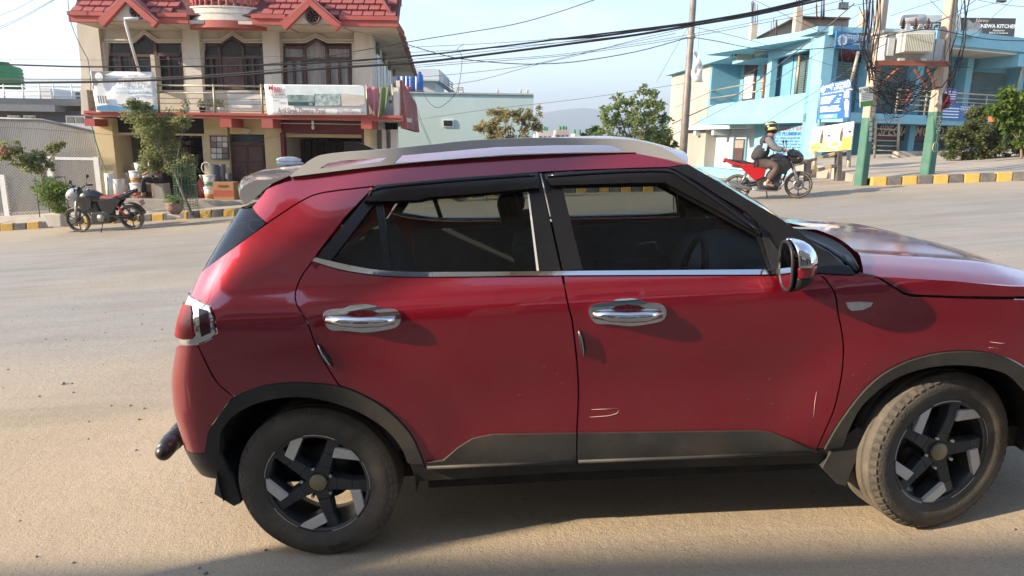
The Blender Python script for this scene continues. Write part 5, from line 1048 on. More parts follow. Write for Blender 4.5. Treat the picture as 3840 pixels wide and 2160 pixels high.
q = q4(((2064, 213.7), (2141, 198.7), (2137, 297.5), (2058, 301)), (24.5, 23.6, 23.6, 24.5)); s2_ = board('sign_board', q, M_SB, 'bright blue hanging sign full of small white writing, beside the concrete pole'); M_SBL = mat('sign_sky', (.10, .35, .60), .4)
bp_(q, disc(.10, .14, .085, .09), M_LETW, s2_, 'emblem'); bt(q, 'नमस्ते प्लम्बिङ', .55, .09, .17, M_LETW, s2_); bt(q, '+ इलेक्ट्रिकल', .68, .18, .13, M_LETW, s2_); bt(q, 'NAMASTE PLUMBING, NEPAL', .57, .275, .085, M_LETW, s2_)
rnd = random.Random(2)
for i in range(9):
    v = .36 + i * .045 + (.05 if i > 4 else 0); bp_(q, [(.05, v), (.05 + rnd.uniform(.55, .68), v), (.05 + rnd.uniform(.55, .68), v + .02), (.05, v + .02)], M_LETW, s2_, 'printed_line')
bp_(q, [(.05, .86), (.62, .86), (.62, .98), (.05, .98)], M_SBL, s2_, 'printed_box'); bt(q, 'सम्पर्क', .33, .92, .13, M_LETW, s2_); bp_(q, [(.80, .30), (.96, .30), (.96, .46), (.80, .46)], M_LETW, s2_, 'printed_box'); bp_(q, [(.82, .60), (.86, .50), (.92, .50), (.97, .60), (.95, .82), (.96, .96), (.86, .96), (.86, .82)], M_LETW, s2_, 'printed_figure'); bp_(q, disc(.89, .47, .03, .035), M_ORG, s2_, 'printed_figure', .014)
for u in (2066, 2140): put('sign_post', MB().tube([at(u, 200, 24.6), at(u - 6, 345, 24.6)], .05, 6), M_BLU, s2_)
q = q4(((2044, 322), (2148, 305.5), (2140, 377.5), (2037, 384.5)), (20.4, 19.6, 19.6, 20.4)); s3_ = board('billboard', q, M_VINYL, 'white and yellow food billboard with bottles and a plate at the blue corner', 'billboard', .08); M_YPR = mat('print_yellow', (.75, .42, .03), .5, col2=(.80, .55, .10), scale=2); M_YLT = mat('print_lemon', (.80, .66, .25), .5)
bp_(q, [(.0, .62), (.35, .56), (.6, .66), (1, .50), (1, .99), (0, .99)], M_YLT, s3_, 'printed_table'); bp_(q, [(.72, .56), (1, .50), (1, .97), (.72, .93)], M_YPR, s3_, 'printed_table', .012)
for u in (.26, .74): bp_(q, [(u - .03, .66), (u - .03, .36), (u - .012, .26), (u - .012, .16), (u + .012, .16), (u + .012, .26), (u + .03, .36), (u + .03, .66)], M_WOOD, s3_, 'printed_bottle', .016)
bp_(q, disc(.60, .74, .17, .16), M_LETW, s3_, 'printed_plate', .018); bp_(q, disc(.60, .74, .09, .08), M_YPR, s3_, 'printed_plate', .022); bp_(q, disc(.12, .78, .12, .14), mat('print_leaf', (.22, .38, .08), .5, col2=(.6, .55, .2), scale=9), s3_, 'printed_salad', .018); bp_(q, [(.40, .36), (.46, .36), (.46, .43), (.40, .43)], M_BLKM, s3_, 'printed_logo', .014); bp_(q, [(.90, .30), (.96, .30), (.96, .37), (.90, .37)], M_BLKM, s3_, 'printed_logo', .014)
for u in (2050, 2136): put('leg', MB().tube([at(u, 380, 20.2), at(u - 3, 445, 20.2)], .06, 6), M_STEEL, s3_)
# writing painted on the wall
s0m, z0m = lkL(1951, 316); s1m, z1m = lkL(2021, 396); mur = thing('painted_notice', 'red and blue shop notice painted on the pale blue side wall', 'sign')
def mt(body, px, size, m, **k): return ptext('L', body, px, size, m, .012, mur, **k)
for (a, b) in (((1951, 318), (2025, 314)), ((1946, 398), (2013, 398)), ((1951, 318), (1946, 398)), ((2025, 314), (2013, 398))):
    pa, pb = ptL(*lkL(*a), .015), ptL(*lkL(*b), .015); put('border', MB().tube([pa, pb], .02, 4), M_LETB, mur)
mt('नमस्ते प्लम्बिङ + इलेक्ट्रिकल', (1988, 325), .20, M_LETR, sx=1.9); mt('NAMASTE PLUMBING, NEPAL', (1986, 337), .20, M_LETB, sx=1.75, bold=.006)
for i, tx in enumerate(('यहाँ घर निर्माण सम्बन्धी सबै काम', 'प्लम्बिङ तथा इलेक्ट्रिक जडान मर्मत', 'हाम्रो सेवाहरू धारा ट्याङ्की पाइप', 'मोटर जडान सफा गर्ने काम गरिन्छ', 'सम्पर्क गर्नुहोस फोन गर्नुहोला', 'छिटो छरितो सेवा दिइन्छ')): mt(tx, (1983 - i * 1.0, 348 + i * 7.6), .115, M_LETB, sx=1.9)
# signs on the far railing and roof
q = [ptR(sR(2281), lkR(2300, 226)[1], 1.3), ptR(sR(2336), lkR(2300, 226)[1], 1.3), ptR(sR(2336), lkR(2300, 265)[1], 1.3), ptR(sR(2281), lkR(2300, 265)[1], 1.3)]; s5_ = board('sign_board', q, mat('sign_purple', (.05, .05, .20), .4), 'small dark purple sign with a round emblem on the upper railing'); bp_(q, disc(.3, .45, .24, .34), M_LETW, s5_, 'emblem'); bp_(q, disc(.3, .45, .17, .24), M_LBLUE, s5_, 'emblem', .014)
for i in range(4): bp_(q, [(.60, .2 + i * .14), (.95, .2 + i * .14), (.95, .25 + i * .14), (.60, .25 + i * .14)], M_LETW, s5_, 'printed_line')
bp_(q, [(.02, .86), (.98, .86), (.98, .92), (.02, .92)], M_LETR, s5_, 'printed_line')
q = [ptR(sR(2275), lkR(2300, 266)[1], 1.28), ptR(sR(2443), lkR(2300, 266)[1], 1.28), ptR(sR(2443), lkR(2300, 302)[1], 1.28), ptR(sR(2275), lkR(2300, 302)[1], 1.28)]; s6_ = board('sign_board', q, M_SB, 'wide blue shop sign fixed low on the upper floor railing'); bt(q, 'नमस्ते प्लम्बिङ नेपाल', .74, .25, .30, M_LETW, s6_); bt(q, 'NAMASTE PLUMBING NEPAL', .74, .50, .15, M_LETW, s6_)
for i in range(4): bp_(q, [(.05, .2 + i * .2), (.42, .2 + i * .2), (.42, .27 + i * .2), (.05, .27 + i * .2)], M_LETW, s6_, 'printed_line')
for i in range(2): bp_(q, [(.55, .68 + i * .14), (.92, .68 + i * .14), (.92, .74 + i * .14), (.55, .74 + i * .14)], M_LETW, s6_, 'printed_line')
q = q4(((2418, 44), (2556, 46), (2550, 103), (2418, 100)), 30.5); s7_ = board('roof_sign', q, mat('sign_charcoal', (.05, .045, .042), .5, var=.25, scale=2), 'charcoal restaurant sign on the roof with NEWA KITCHEN in white', thick=.15); bt(q, 'NEWA KITCHEN', .70, .37, .205, M_LETW, s7_, bold=.006); bt(q, 'Restaurant', .70, .55, .11, M_LETW, s7_); bt(q, 'find us on facebook', .70, .66, .10, M_LETW, s7_)
M_PF = mat('print_grey_figures', (.10, .10, .10), .5, col2=(.35, .35, .34), scale=3.5); bp_(q, [(.02, .98), (.04, .35), (.12, .08), (.22, .25), (.30, .12), (.38, .35), (.42, .98)], M_PF, s7_, 'printed_figure'); bt(q, 'Newa', .38, .12, .22, M_LET, s7_)
q = q4(((2326, 38), (2417, 38), (2417, 100), (2326, 98)), 30.4); s8_ = board('roof_sign', q, mat('sign_pale_grey', (.42, .43, .43), .6, var=.08, scale=2), 'pale grey roof sign with black script behind the transformer', thick=.15); bt(q, 'सबल', .35, .50, .62, M_LETK, s8_)
q = q4(((2163, 220), (2196, 215), (2195, 266), (2164, 270)), 15.35); s9_ = board('notice_board', q, mat('notice_white', (.66, .67, .60), .6, var=.06, scale=5), 'small white and green notice fastened to the left concrete pole', thick=.02); bp_(q, [(0, .72), (1, .72), (1, 1), (0, 1)], mat('notice_green', (.05, .16, .05), .6), s9_, 'printed_band'); bt(q, 'घर भाडामा', .5, .16, .12, M_LETK, s9_)
for i in range(5): bp_(q, [(.1, .28 + i * .085), (.9, .28 + i * .085), (.9, .31 + i * .085), (.1, .31 + i * .085)], M_GREYP, s9_, 'printed_line')
# ground floor steps and pipe gate before the right face
gt = thing('pipe_gate', 'tall white pipe gate folded open in front of the lower shutters', 'gate')
for y in (297, 320, 336, 349, 362, 374): put('bar', MB().tube([at(2204, y + 4, 24.8), at(2262, y + 6, 24.8)], .022, 6), M_STEEL, gt); put('bar', MB().tube([at(2187, y - 6, 23.6), at(2204, y + 4, 24.8)], .022, 6), M_STEEL, gt)
for a, Y in ((2187, 23.6), (2204, 24.8), (2262, 24.8)): put('post', MB().tube([at(a, 292, Y), at(a - 5, 402, Y)], .04, 6), M_STEEL, gt)
pbox('low_wall', 2258, 381, 2376, 402, 24.5, 24.9, M_CONC, None, bevel=.03, label='low rough concrete step wall beside the pipe gate', cat='wall')
q0 = ground_at(2500, 396, .1); put('garden_kerb', MB().prism([at(2492, 394, 22.5), at(2640, 412, 19.5), at(2640, 420, 19.5), at(2492, 400, 22.5)], (0, .15, 0)), M_CREAML, None, 'pale garden edging at the far right below the shrubs', 'kerb')
# striped concrete guard rail at the roadside
gr = thing('guard_rail', 'black and yellow painted concrete guard rail leaning with the slope below the billboard', 'guard rail')
def striped(a, b, n, h, Y):
    for i in range(n):
        p = [a + (b - a) * i / n, a + (b - a) * (i + 1) / n] if False else None
        u0, u1 = i / n + .001, (i + 1) / n - .001; pa = (a[0] + (b[0] - a[0]) * u0, a[1] + (b[1] - a[1]) * u0); pb = (a[0] + (b[0] - a[0]) * u1, a[1] + (b[1] - a[1]) * u1)
        put('rail_section', MB().prism([at(*pa, Y), at(*pb, Y), at(pb[0], pb[1] + h, Y), at(pa[0], pa[1] + h, Y)], (0, .12, 0)), M_KB if i % 2 else mat('faded_yellow', (.55, .42, .22), .85, dirt=.4, dirtcol=(.3, .25, .18)), gr)
striped((1996, 414), (2130, 375), 9, 6.5, 18.4); striped((2010, 437), (2108, 412), 6, 7.5, 18.4)
for d, y in ((2036, 403), (2114, 381)): put('post', MB().prism([at(d - 5, y, 18.36), at(d + 6, y, 18.36), at(d + 3, 456, 18.36), at(d - 8, 456, 18.36)], (0, .2, 0)), mat('dark_concrete', (.10, .09, .08), .9, var=.3, scale=5), gr)
HAZE = 6.0e-4
# ------------------------------------------------------------------ trees, shrubs and pots
M_BARK = mat('bark', (.17, .125, .085), .95, col2=(.27, .205, .14), scale=14, bump=.5, bscale=40, stretch=(1, 1, .3))
def leafmat(name, c1, c2): 
    m = mat(name, c1, .6, col2=c2, scale=2.4, detail=8, spec=.3); N = m.node_tree.nodes; L = m.node_tree.links; b = N['Principled BSDF']; o = N['Material Output']; t = N.new('ShaderNodeBsdfTranslucent'); x = N.new('ShaderNodeMixShader'); x.inputs[0].default_value = .5
    L.new(b.inputs['Base Color'].links[0].from_socket, t.inputs[0]); L.new(b.outputs[0], x.inputs[1]); L.new(t.outputs[0], x.inputs[2]); L.new(x.outputs[0], o.inputs[0]); return m
M_LF1 = leafmat('leaf_olive', (.14, .165, .06), (.36, .37, .16)); M_LF2 = leafmat('leaf_green', (.13, .18, .065), (.32, .38, .16)); M_LF3 = leafmat('leaf_bronze', (.23, .20, .09), (.42, .37, .18)); M_LF4 = leafmat('leaf_bright', (.07, .13, .02), (.18, .25, .05)); M_LF5 = leafmat('leaf_dark', (.075, .095, .035), (.20, .22, .08))
def leaves(name, clumps, n, size, m, parent, seed=1, droop=.0):   # clumps: (centre, radius vector, weight)
    rn = np.random.default_rng(seed); W = np.array([c[2] for c in clumps], float); W /= W.sum(); V = []; F = []
    for ci, k in zip(range(len(clumps)), rn.multinomial(n, W)):
        c, r, _ = clumps[ci]; d = rn.normal(size=(k, 3)); d /= np.linalg.norm(d, axis=1)[:, None]; rad = rn.random(k) ** .45; p = np.array(c) + d * rad[:, None] * np.array(r)
        for q, dd in zip(p, d):
            a = rn.normal(size=3); a[2] = a[2] * .6 - droop; a /= np.linalg.norm(a); b = np.cross(a, rn.normal(size=3) + dd * .4); b /= np.linalg.norm(b) + 1e-9; s = size * rn.uniform(.6, 1.35); o = len(V)
            V += [tuple(q), tuple(q + a * s * .5 + b * s * .26), tuple(q + a * s), tuple(q + a * s * .5 - b * s * .26)]; F.append((o, o + 1, o + 2, o + 3))
    me = bpy.data.meshes.new(name); me.from_pydata(V, [], F); me.update(); return put(name, me, m, parent)
def tree(name, label, base, crown, n, size, m, r0=.05, bend=(0, 0), cat='tree', seed=1, group=None, droop=0, limbs=7, fill=1.0):
    # crown: list of (px, py, Y, radius_px, weight) clumps seen in the photo, or world points
    rn = random.Random(seed); t = thing(name, label, cat, base, group=group); b = Vector(base); cl = []
    for (dx, dy, Y, rp, w) in crown:
        c = at(dx, dy, Y) - b; r = rp * .000578 * Y; cl.append((c, (r, r * .9, r * .85), w))
    top = sum((c[0] * c[2] for c in cl), Vector()) / sum(c[2] for c in cl); fork = Vector((top.x * .55 + bend[0], top.y * .5 + bend[1], max(.45, min(c[0].z - c[1][2] * .6 for c in cl))))
    path = smooth_path([(0, 0, -.05), tuple(fork * .5 + Vector((rn.uniform(-.03, .03), 0, 0))), tuple(fork)], 4); put('trunk', MB().tube(path, [r0 * (1.25 - .45 * i / len(path)) for i in range(len(path))], 8), M_BARK, t)
    for i in range(max(limbs, len(cl))):
        c = cl[i % len(cl)]; e = c[0] + Vector([rn.uniform(-.5, .5) * q for q in c[1]]); st = fork * rn.uniform(.8, 1.0); mid = st.lerp(e, .5) + Vector((rn.uniform(-.06, .06), rn.uniform(-.06, .06), .06)); put('limb', MB().tube(smooth_path([tuple(st), tuple(mid), tuple(e)], 4), [r0 * .5, r0 * .45, r0 * .42, r0 * .38, r0 * .32, r0 * .28, r0 * .22, r0 * .18, r0 * .1], 5), M_BARK, t)
    # break each clump into sprigs so that the outline is uneven and the sky shows through
    sub = []
    for c, r, w in cl:
        for k in range(12):
            d = Vector((rn.gauss(0, 1), rn.gauss(0, 1), rn.gauss(0, 1))).normalized() * rn.uniform(.35, 1.0); q = rn.uniform(.24, .42) * fill; sub.append((tuple(c + Vector((d.x * r[0], d.y * r[1], d.z * r[2]))), (r[0] * q, r[1] * q, r[2] * q), w * q))
    leaves('crown', sub, n, size, m, t, seed, droop); return t
pavez = lambda d, y: ground_at(d, y, .148)
g1 = ground_at(482, 535, .15)
tree('street_tree', 'young leafy tree in a wire guard on the pavement before the paint shop', g1, [(345, 290, 17.6, 40, 1), (385, 335, 17.6, 48, 1.4), (430, 320, 17.8, 42, 1), (455, 300, 17.6, 26, .5), (400, 385, 17.7, 52, 1.3), (440, 405, 17.6, 48, 1.2), (465, 415, 17.5, 30, .6), (330, 262, 17.5, 16, .25), (375, 415, 17.5, 28, .5)], 12000, .068, M_LF1, .034, seed=3, fill=1.35)
g2 = ground_at(138, 545, .15)
tree('street_tree', 'thin crooked young tree with a few pink flowers by the mesh fence', g2, [(25, 375, 17.2, 26, .8), (60, 395, 17.3, 30, 1), (100, 400, 17.4, 30, 1), (135, 375, 17.5, 20, .5), (155, 362, 17.5, 9, .2), (85, 425, 17.3, 22, .5), (10, 390, 17.2, 22, .6), (125, 420, 17.4, 14, .3)], 4600, .07, M_LF1, .03, seed=5)
rt = bpy.data.objects['street_tree.001']; rnd = random.Random(3)
for k in range(9): p = at(6 + rnd.uniform(-8, 12), 376 + rnd.uniform(-10, 12), 17.0) - g2; put('flower', MB().ell(p, (.035, .035, .03), 6, 4), mat('pink_flower', (.42, .05, .10), .7), rt)
tree('street_tree', 'bronze leaved small tree between the green wall and the car roof', (at(1280, 380, 18.4).x, 18.4, gz(at(1280, 380, 18.4).x, 18.4) + .1), [(1255, 290, 18.4, 32, 1), (1300, 300, 18.4, 36, 1.1), (1340, 285, 18.4, 24, .6), (1225, 315, 18.4, 24, .6), (1270, 340, 18.4, 46, 1.4), (1310, 350, 18.4, 34, 1), (1245, 345, 18.4, 26, .7), (1205, 320, 18.4, 14, .3), (1350, 320, 18.4, 16, .3)], 5200, .08, M_LF3, .04, seed=8, fill=.85)
tree('street_tree', 'large airy green tree behind the car beside the steel street pole', (at(1590, 380, 19.2).x, 19.2, gz(at(1590, 380, 19.2).x, 19.2)), [(1625, 230, 19.2, 26, .7), (1560, 250, 19.2, 30, .9), (1600, 270, 19.2, 44, 1.3), (1650, 270, 19.2, 34, 1), (1540, 290, 19.2, 34, 1), (1585, 315, 19.2, 52, 1.6), (1640, 310, 19.2, 40, 1.2), (1530, 330, 19.2, 36, 1), (1600, 345, 19.2, 44, 1.2), (1660, 345, 19.2, 26, .7), (1500, 345, 19.2, 24, .6), (1670, 300, 19.2, 20, .4)], 6500, .085, M_LF2, .05, seed=9, fill=.78)
tree('street_tree', 'pale green bushy tree low beside the grey end wall', (at(1660, 400, 20.2).x, 20.2, gz(at(1660, 400, 20.2).x, 20.2)), [(1650, 350, 20.2, 34, 1), (1675, 340, 20.2, 24, .7), (1685, 365, 20.2, 22, .6), (1630, 365, 20.2, 26, .6)], 2600, .085, M_LF4, .06, seed=12)
tree('street_tree', 'distant pale tree low on the skyline left of the large green tree', (at(1485, 380, 40).x, 40.0, gz(5, 40) - 1), [(1490, 338, 40, 18, 1), (1505, 330, 40, 14, .6), (1475, 345, 40, 12, .5)], 1200, .16, M_LF4, .06, seed=13)
# shrubs right
def shrub(label, base, crown, n, size, m, seed, droop=0, name='shrub'): return tree(name, label, base, crown, n, size, m, .03, cat='shrub', seed=seed, droop=droop)
gs = at(2430, 398, 21.5)
shrub('dark dense shrub sprawling over the forecourt right of the second pole', at(2430, 400, 21.0), [(2400, 350, 21, 34, 1), (2440, 335, 21, 44, 1.4), (2480, 320, 21, 44, 1.4), (2520, 345, 21, 46, 1.4), (2440, 375, 21, 44, 1.2), (2400, 380, 21, 26, .6), (2490, 375, 21, 44, 1.2), (2550, 370, 21, 36, 1), (2470, 290, 21.2, 28, .7), (2450, 285, 21.2, 22, .5)], 15000, .085, M_LF5, 21)
shrub('bright green feathery shrub overhanging at the far right edge', at(2570, 395, 19.5), [(2530, 260, 19.5, 32, 1), (2565, 240, 19.5, 36, 1.2), (2590, 270, 19.5, 40, 1.2), (2510, 275, 19.5, 22, .6), (2545, 290, 19.5, 34, 1), (2575, 315, 19.5, 36, 1), (2600, 340, 19.5, 36, 1)], 8000, .13, M_LF4, 23, .5)
put('planter', MB().prism([at(2503, 292, 19.9), at(2560, 288, 19.9), at(2558, 304, 19.9), at(2504, 306, 19.9)], (0, .3, 0)), mat('terracotta', (.34, .12, .06), .85, var=.2, scale=5), None, 'terracotta trough half hidden in the bright shrub', 'planter')
# potted plants
gp = ground_at(148, 569, .15); pot = thing('potted_plant', 'bushy yellow green plant in a square pale pot beside the parked motorcycle', 'potted plant', gp)
mb = MB(); mb.hexa([(-.15, -.15, 0), (.15, -.15, 0), (.15, .15, 0), (-.15, .15, 0)], [(-.20, -.20, .30), (.20, -.20, .30), (.20, .20, .30), (-.20, .20, .30)]); put('pot', mb, M_CREAML, pot, bevel=.015)
leaves('foliage', [((-.12, 0, .85), (.36, .3, .26), 1.2), ((.15, 0, .80), (.28, .3, .22), 1), ((-.05, 0, .62), (.30, .3, .2), .8), ((.1, 0, .38), (.18, .18, .1), .5)], 2200, .065, M_LF4, pot, 31)
for k in range(6): put('stem', MB().tube([(0, 0, .25), (random.uniform(-.2, .2), 0, .7)], .012, 5), M_BARK, pot)
gp = ground_at(442, 549, .15); pot = thing('potted_plant', 'small round clay pot with herbs standing on a brick by the kerb', 'potted plant', gp)
put('brick', MB().box(-.16, .16, -.08, .08, 0, .10), M_CREAML, pot, bevel=.01); put('pot', MB().lathe([(.09, .10), (.17, .18), (.185, .26), (.17, .33), (.19, .35)], n=18), mat('clay_pot', (.27, .17, .12), .9, var=.2, scale=6), pot); leaves('foliage', [((-.05, 0, .44), (.20, .18, .12), 1), ((.1, 0, .40), (.14, .14, .08), .6)], 420, .06, M_LF2, pot, 33)
for k, (d, y) in enumerate(((470, 283), (510, 284), (537, 283), (556, 284))):
    gp = at(d, y + 2, HY + .35); pot = thing('potted_plant', ['white balcony pot with a sparse plant behind the railing', 'dark balcony pot with a clump of leaves', 'little balcony pot with a single flower stalk beside the yellow post', 'small pale balcony pot right of the yellow post'][k], 'potted plant', gp); put('pot', MB().lathe([(.05, 0), (.085, .14), (.09, .16)], n=12), M_WHITE if k != 1 else M_BLKM, pot); leaves('foliage', [((0, 0, .26), (.13, .12, .12), 1)], 120, .06, M_LF2, pot, 40 + k)
# tree guard
gg = thing('tree_guard', 'round green wire mesh guard about the pavement tree', 'tree guard', (g1.x - .10, g1.y, g1.z)); M_GRW = mat('green_wire', (.05, .11, .06), .6)
for k in range(22): a = 2 * math.pi * k / 22; put('wire', MB().tube([(.26 * math.cos(a), .26 * math.sin(a), .02), (.26 * math.cos(a), .26 * math.sin(a), 1.18)], .005, 4, False), M_GRW, gg)
for k in range(17): put('hoop', MB().tube([(.26 * math.cos(a), .26 * math.sin(a), .18 + k * .062) for a in [2 * math.pi * q / 22 for q in range(23)]], .004 if k not in (0, 8, 16) else .008, 4, False), M_GRW, gg)
gg = thing('tree_guard', 'thin square metal guard with a small green plate about the crooked tree', 'tree guard', g2)
for a, b in ((-.26, -.2), (.26, -.2), (.26, .2), (-.26, .2)): put('post', MB().tube([(a, b, 0), (a, b, 1.05)], .012, 5), M_GRW, gg)
for z in (.35, 1.03): put('hoop', MB().tube([(-.26, -.2, z), (.26, -.2, z), (.26, .2, z), (-.26, .2, z), (-.26, -.2, z)], .01, 5), M_GRW, gg)
put('plate', MB().box(.02, .30, -.225, -.21, .84, 1.04), mat('plate_green', (.02, .07, .045), .6), gg)
# ------------------------------------------------------------------ mesh fence, tin shed wall and grey house (left)
M_FENCE = mat('white_fence_post', (.66, .65, .62), .7, var=.06, scale=5, dirt=.3, dirtcol=(.45, .4, .33)); FYY = 19.15
fen = thing('mesh_fence', 'diamond wire mesh fence on white posts left of the paint shop', 'fence')
xf0, xf1 = at(-60, 500, FYY).x, at(262, 500, FYY).x; zf_b = lambda x: gz(x, FYY) + .13; ztop = at(200, 396, FYY).z
for d in (-48, 12, 134, 252): x = at(d, 480, FYY).x; put('post', MB().box(x - .07, x + .07, FYY - .05, FYY + .05, zf_b(x) - .1, (at(d, 440 if d < 50 else 398, FYY).z if d < 50 else ztop) if d < 50 else ztop + .02), M_FENCE, fen)
for a, b in ((134, 252),): put('top_rail', MB().box(at(a, 400, FYY).x + .07, at(b, 400, FYY).x - .07, FYY - .03, FYY + .03, ztop - .07, ztop), M_FENCE, fen)
mb = MB(); s_ = .085; hh = 1.75
def wire(x0, z0, x1, z1): 
    d = Vector((x1 - x0, 0, z1 - z0)); n_ = Vector((-d.z, 0, d.x)).normalized() * .007; a = Vector((x0, FYY, z0)); b = Vector((x1, FYY, z1)); mb.add([a - n_, b - n_, b + n_, a + n_], [(0, 1, 2, 3)])
xx = xf0 - hh
while xx < xf1:
    for sg in (1, -1):
        xa, xb_ = (xx, xx + hh); za, zb_ = (0, hh) if sg > 0 else (hh, 0)
        ta = max(0, (xf0 - xa) / hh); tb = min(1, (xf1 - xa) / hh)
        if tb > ta:
            xm0, xm1 = xa + hh * ta, xa + hh * tb; zb0 = gz((xm0 + xm1) / 2, FYY) + .12; wire(xm0, zb0 + za + (zb_ - za) * ta, xm1, zb0 + za + (zb_ - za) * tb)
    xx += s_
put('wire_mesh', mb, mat('wire_grey', (.20, .195, .185), .5, .4), fen, kind='stuff')
M_TIN = mat('pale_tin', (.37, .36, .34), .6, .15, col2=(.47, .46, .43), scale=1.2, stretch=(1, 1, .25), dirt=.5, dirtcol=(.22, .20, .165))
mb = MB(); rows = []; n = 150; xa, xb_ = at(-80, 350, 20.6).x, at(262, 350, 20.6).x
def tin_top(x): d = 1288 + x / (.000578 * 20.6); return at(d, 297 if d < 105 else 297 + (d - 105) * .235, 20.6).z
lo, hi = [], []
for i in range(n + 1):
    x = xa + (xb_ - xa) * i / n; y = 20.6 + (.025 if i % 2 else 0); lo.append((x, y, gz(x, 20.6) - .2)); hi.append((x, y, tin_top(x)))
mb.grid([lo, hi], False); shd = put('tin_shed', mb, M_TIN, None, 'tall pale corrugated tin shed wall behind the mesh fence', 'shed'); put('coping', MB().tube([(xa, 20.58, tin_top(xa) + .02), (at(105, 297, 20.6).x, 20.58, tin_top(at(105, 297, 20.6).x) + .02), (xb_, 20.58, tin_top(xb_) + .02)], .035, 6), M_GREYP, shd)
put('shed_roof', MB().prism([(xa, 20.65, tin_top(xa) - .05), (at(105, 297, 20.6).x, 20.65, tin_top(at(105, 297, 20.6).x) - .05), (xb_, 20.65, tin_top(xb_) - .05), (xb_, 20.65, tin_top(xb_) - .1), (xa, 20.65, tin_top(xb_) - .1)], (0, 6, 0)), M_TIN, shd)
M_SLATE = mat('slate_paint', (.065, .072, .088), .85, col2=(.085, .092, .11), scale=1, dirt=.25, dirtcol=(.2, .2, .2)); gh = thing('house', 'dark grey flat roofed house with white framed windows behind the tin shed', 'house')
pbox('wall', -120, 277, 214, 345, 30, 38, M_SLATE, gh); pbox('roof_band', -120, 262, 138, 279, 29.3, 38.2, mat('slate_light', (.13, .14, .16), .85), gh); pbox('parapet', -120, 247, 212, 264, 29.6, 38, M_SLATE, gh)
for d0, d1 in ((166, 212), (60, 88), (20, 50)):
    y0 = 291 if d0 > 100 else 290; w = pbox('window', d0, y0, d1, 320, 29.9, 29.99, M_WHITE, gh)
    for k in range(2): a = d0 + 3 + k * (d1 - d0) / 2; pbox('pane', a, y0 + 4, a + (d1 - d0) / 2 - 6, 317, 29.85, 29.9, M_PANE, w)
for d in (12, 60, 102, 137, 183): put('roof_post', MB().tube([at(d, 248, 30.5), at(d - 4, 212, 30.5)], .03, 5), M_WHITE, gh)
for y in (216, 228, 239): put('roof_rail', MB().tube([at(-60, y, 30.5), at(205, y + 3, 30.5)], .025, 5), M_WHITE, gh)
pbox('roof_hut', 100, 222, 128, 249, 33, 35, M_WHITE, gh); pbox('solar_panel', 190, 231, 205, 249, 31, 31.1, mat('solar_blue', (.03, .04, .07), .2, var=.3), gh)
def tank(name, label, c, r, h, m, group=None):
    prof = [(0, 0), (r, 0)]; k = 5
    for i in range(k): z = h * .78 * i / k; prof += [(r, z + .02), (r * .955, z + h * .07), (r, z + h * .14)]
    prof += [(r * .9, h * .86), (r * .45, h * .95), (r * .42, h)] ; t = put(name, MB().lathe(prof, n=20), m, None, label, 'water tank', group, loc=c); put('lid', MB().lathe([(r * .44, 0), (r * .44, h * .05), (0, h * .07)], n=16), m, t, loc=(0, 0, h)); return t
M_TG = mat('tank_green', (.03, .20, .07), .45, var=.1, scale=3); M_TB = mat('tank_blue', (.03, .11, .40), .45, var=.1, scale=3)
tank('water_tank', 'big green ribbed water tank on the roof at the left edge', at(8, 222, 31.5), .82, 1.05, M_TG)
# ------------------------------------------------------------------ pale green building behind the house
M_MINT = mat('mint_plaster', (.42, .53, .51), .9, col2=(.48, .59, .57), scale=.6, dirt=.3, dirtcol=(.36, .43, .40), stretch=(1, 1, .4)); mg = thing('building', 'plain pale mint building with one small window behind the house', 'building')
YM = 36.0; pbox('wall', 905, 236, 1340, 480, YM, YM + 14, M_MINT, mg); pbox('parapet_cap', 904, 232, 1342, 236, YM - .1, YM + 14, mat('grey_cap', (.33, .36, .36), .9), mg)
w = pbox('window', 1113, 300, 1141, 320, YM - .06, YM - .002, M_WHITE, mg); pbox('pane', 1116, 303, 1138, 317, YM - .09, YM - .06, M_PANE, w)
pbox('roof_room', 1035, 173, 1104, 202, YM + 2, YM + 8, M_WHW, mg); pbox('roof_room', 1063, 200, 1095, 234, YM + 2.2, YM + 7, M_WHW, mg); pbox('roof_ledge', 1030, 199, 1106, 203, YM + 1.8, YM + 8, M_MINT, mg)
st = thing('roof_stair'); st.parent = mg
for k in range(9): put('step', MB().box(*(lambda p: (p.x - .15, p.x + .15, YM + 1.2, YM + 2, p.z - .04, p.z))(at(1104 + k * 4.2, 207 + k * 3.0, YM + 1.2))), M_GREYP, st)
for dy in (0, -6, -12): put('handrail', MB().tube([at(1104, 196 + dy, YM + 1.2), at(1139, 222 + dy, YM + 1.2)], .025, 4), M_GREYP, st)
for k in range(4): put('baluster', MB().tube([at(1106 + k * 10.5, 208 + k * 7.5, YM + 1.2), at(1106 + k * 10.5, 188 + k * 7.5, YM + 1.2)], .025, 4), M_GREYP, st)
for y in (221, 226): put('roof_rail', MB().tube([at(1140, y, YM + 1.2), at(1165, y, YM + 1.2)], .025, 4), M_STEEL, mg)
for d in (1141, 1153, 1165): put('roof_rail_post', MB().tube([at(d, 233, YM + 1.2), at(d, 220, YM + 1.2)], .025, 4), M_STEEL, mg)
for d in (1327, 1252, 1310): put('cap_post', MB().tube([at(d, 234, YM + .3), at(d, 225, YM + .3)], .05, 5), M_RAW, mg)
for k, (d, lab) in enumerate(((1001, 'leftmost blue water tank on the mint roof, partly behind the house eave'), (1016, 'second blue water tank on the mint roof'), (1038, 'third blue water tank on the mint roof, right of the red pot'), (1056, 'rightmost blue water tank beside the roof room'))): tank('water_tank', lab, at(d, 226, YM + 1.0), .19 if k in (0, 3) else .24, .85, M_TB, 'blue tanks on the mint roof')
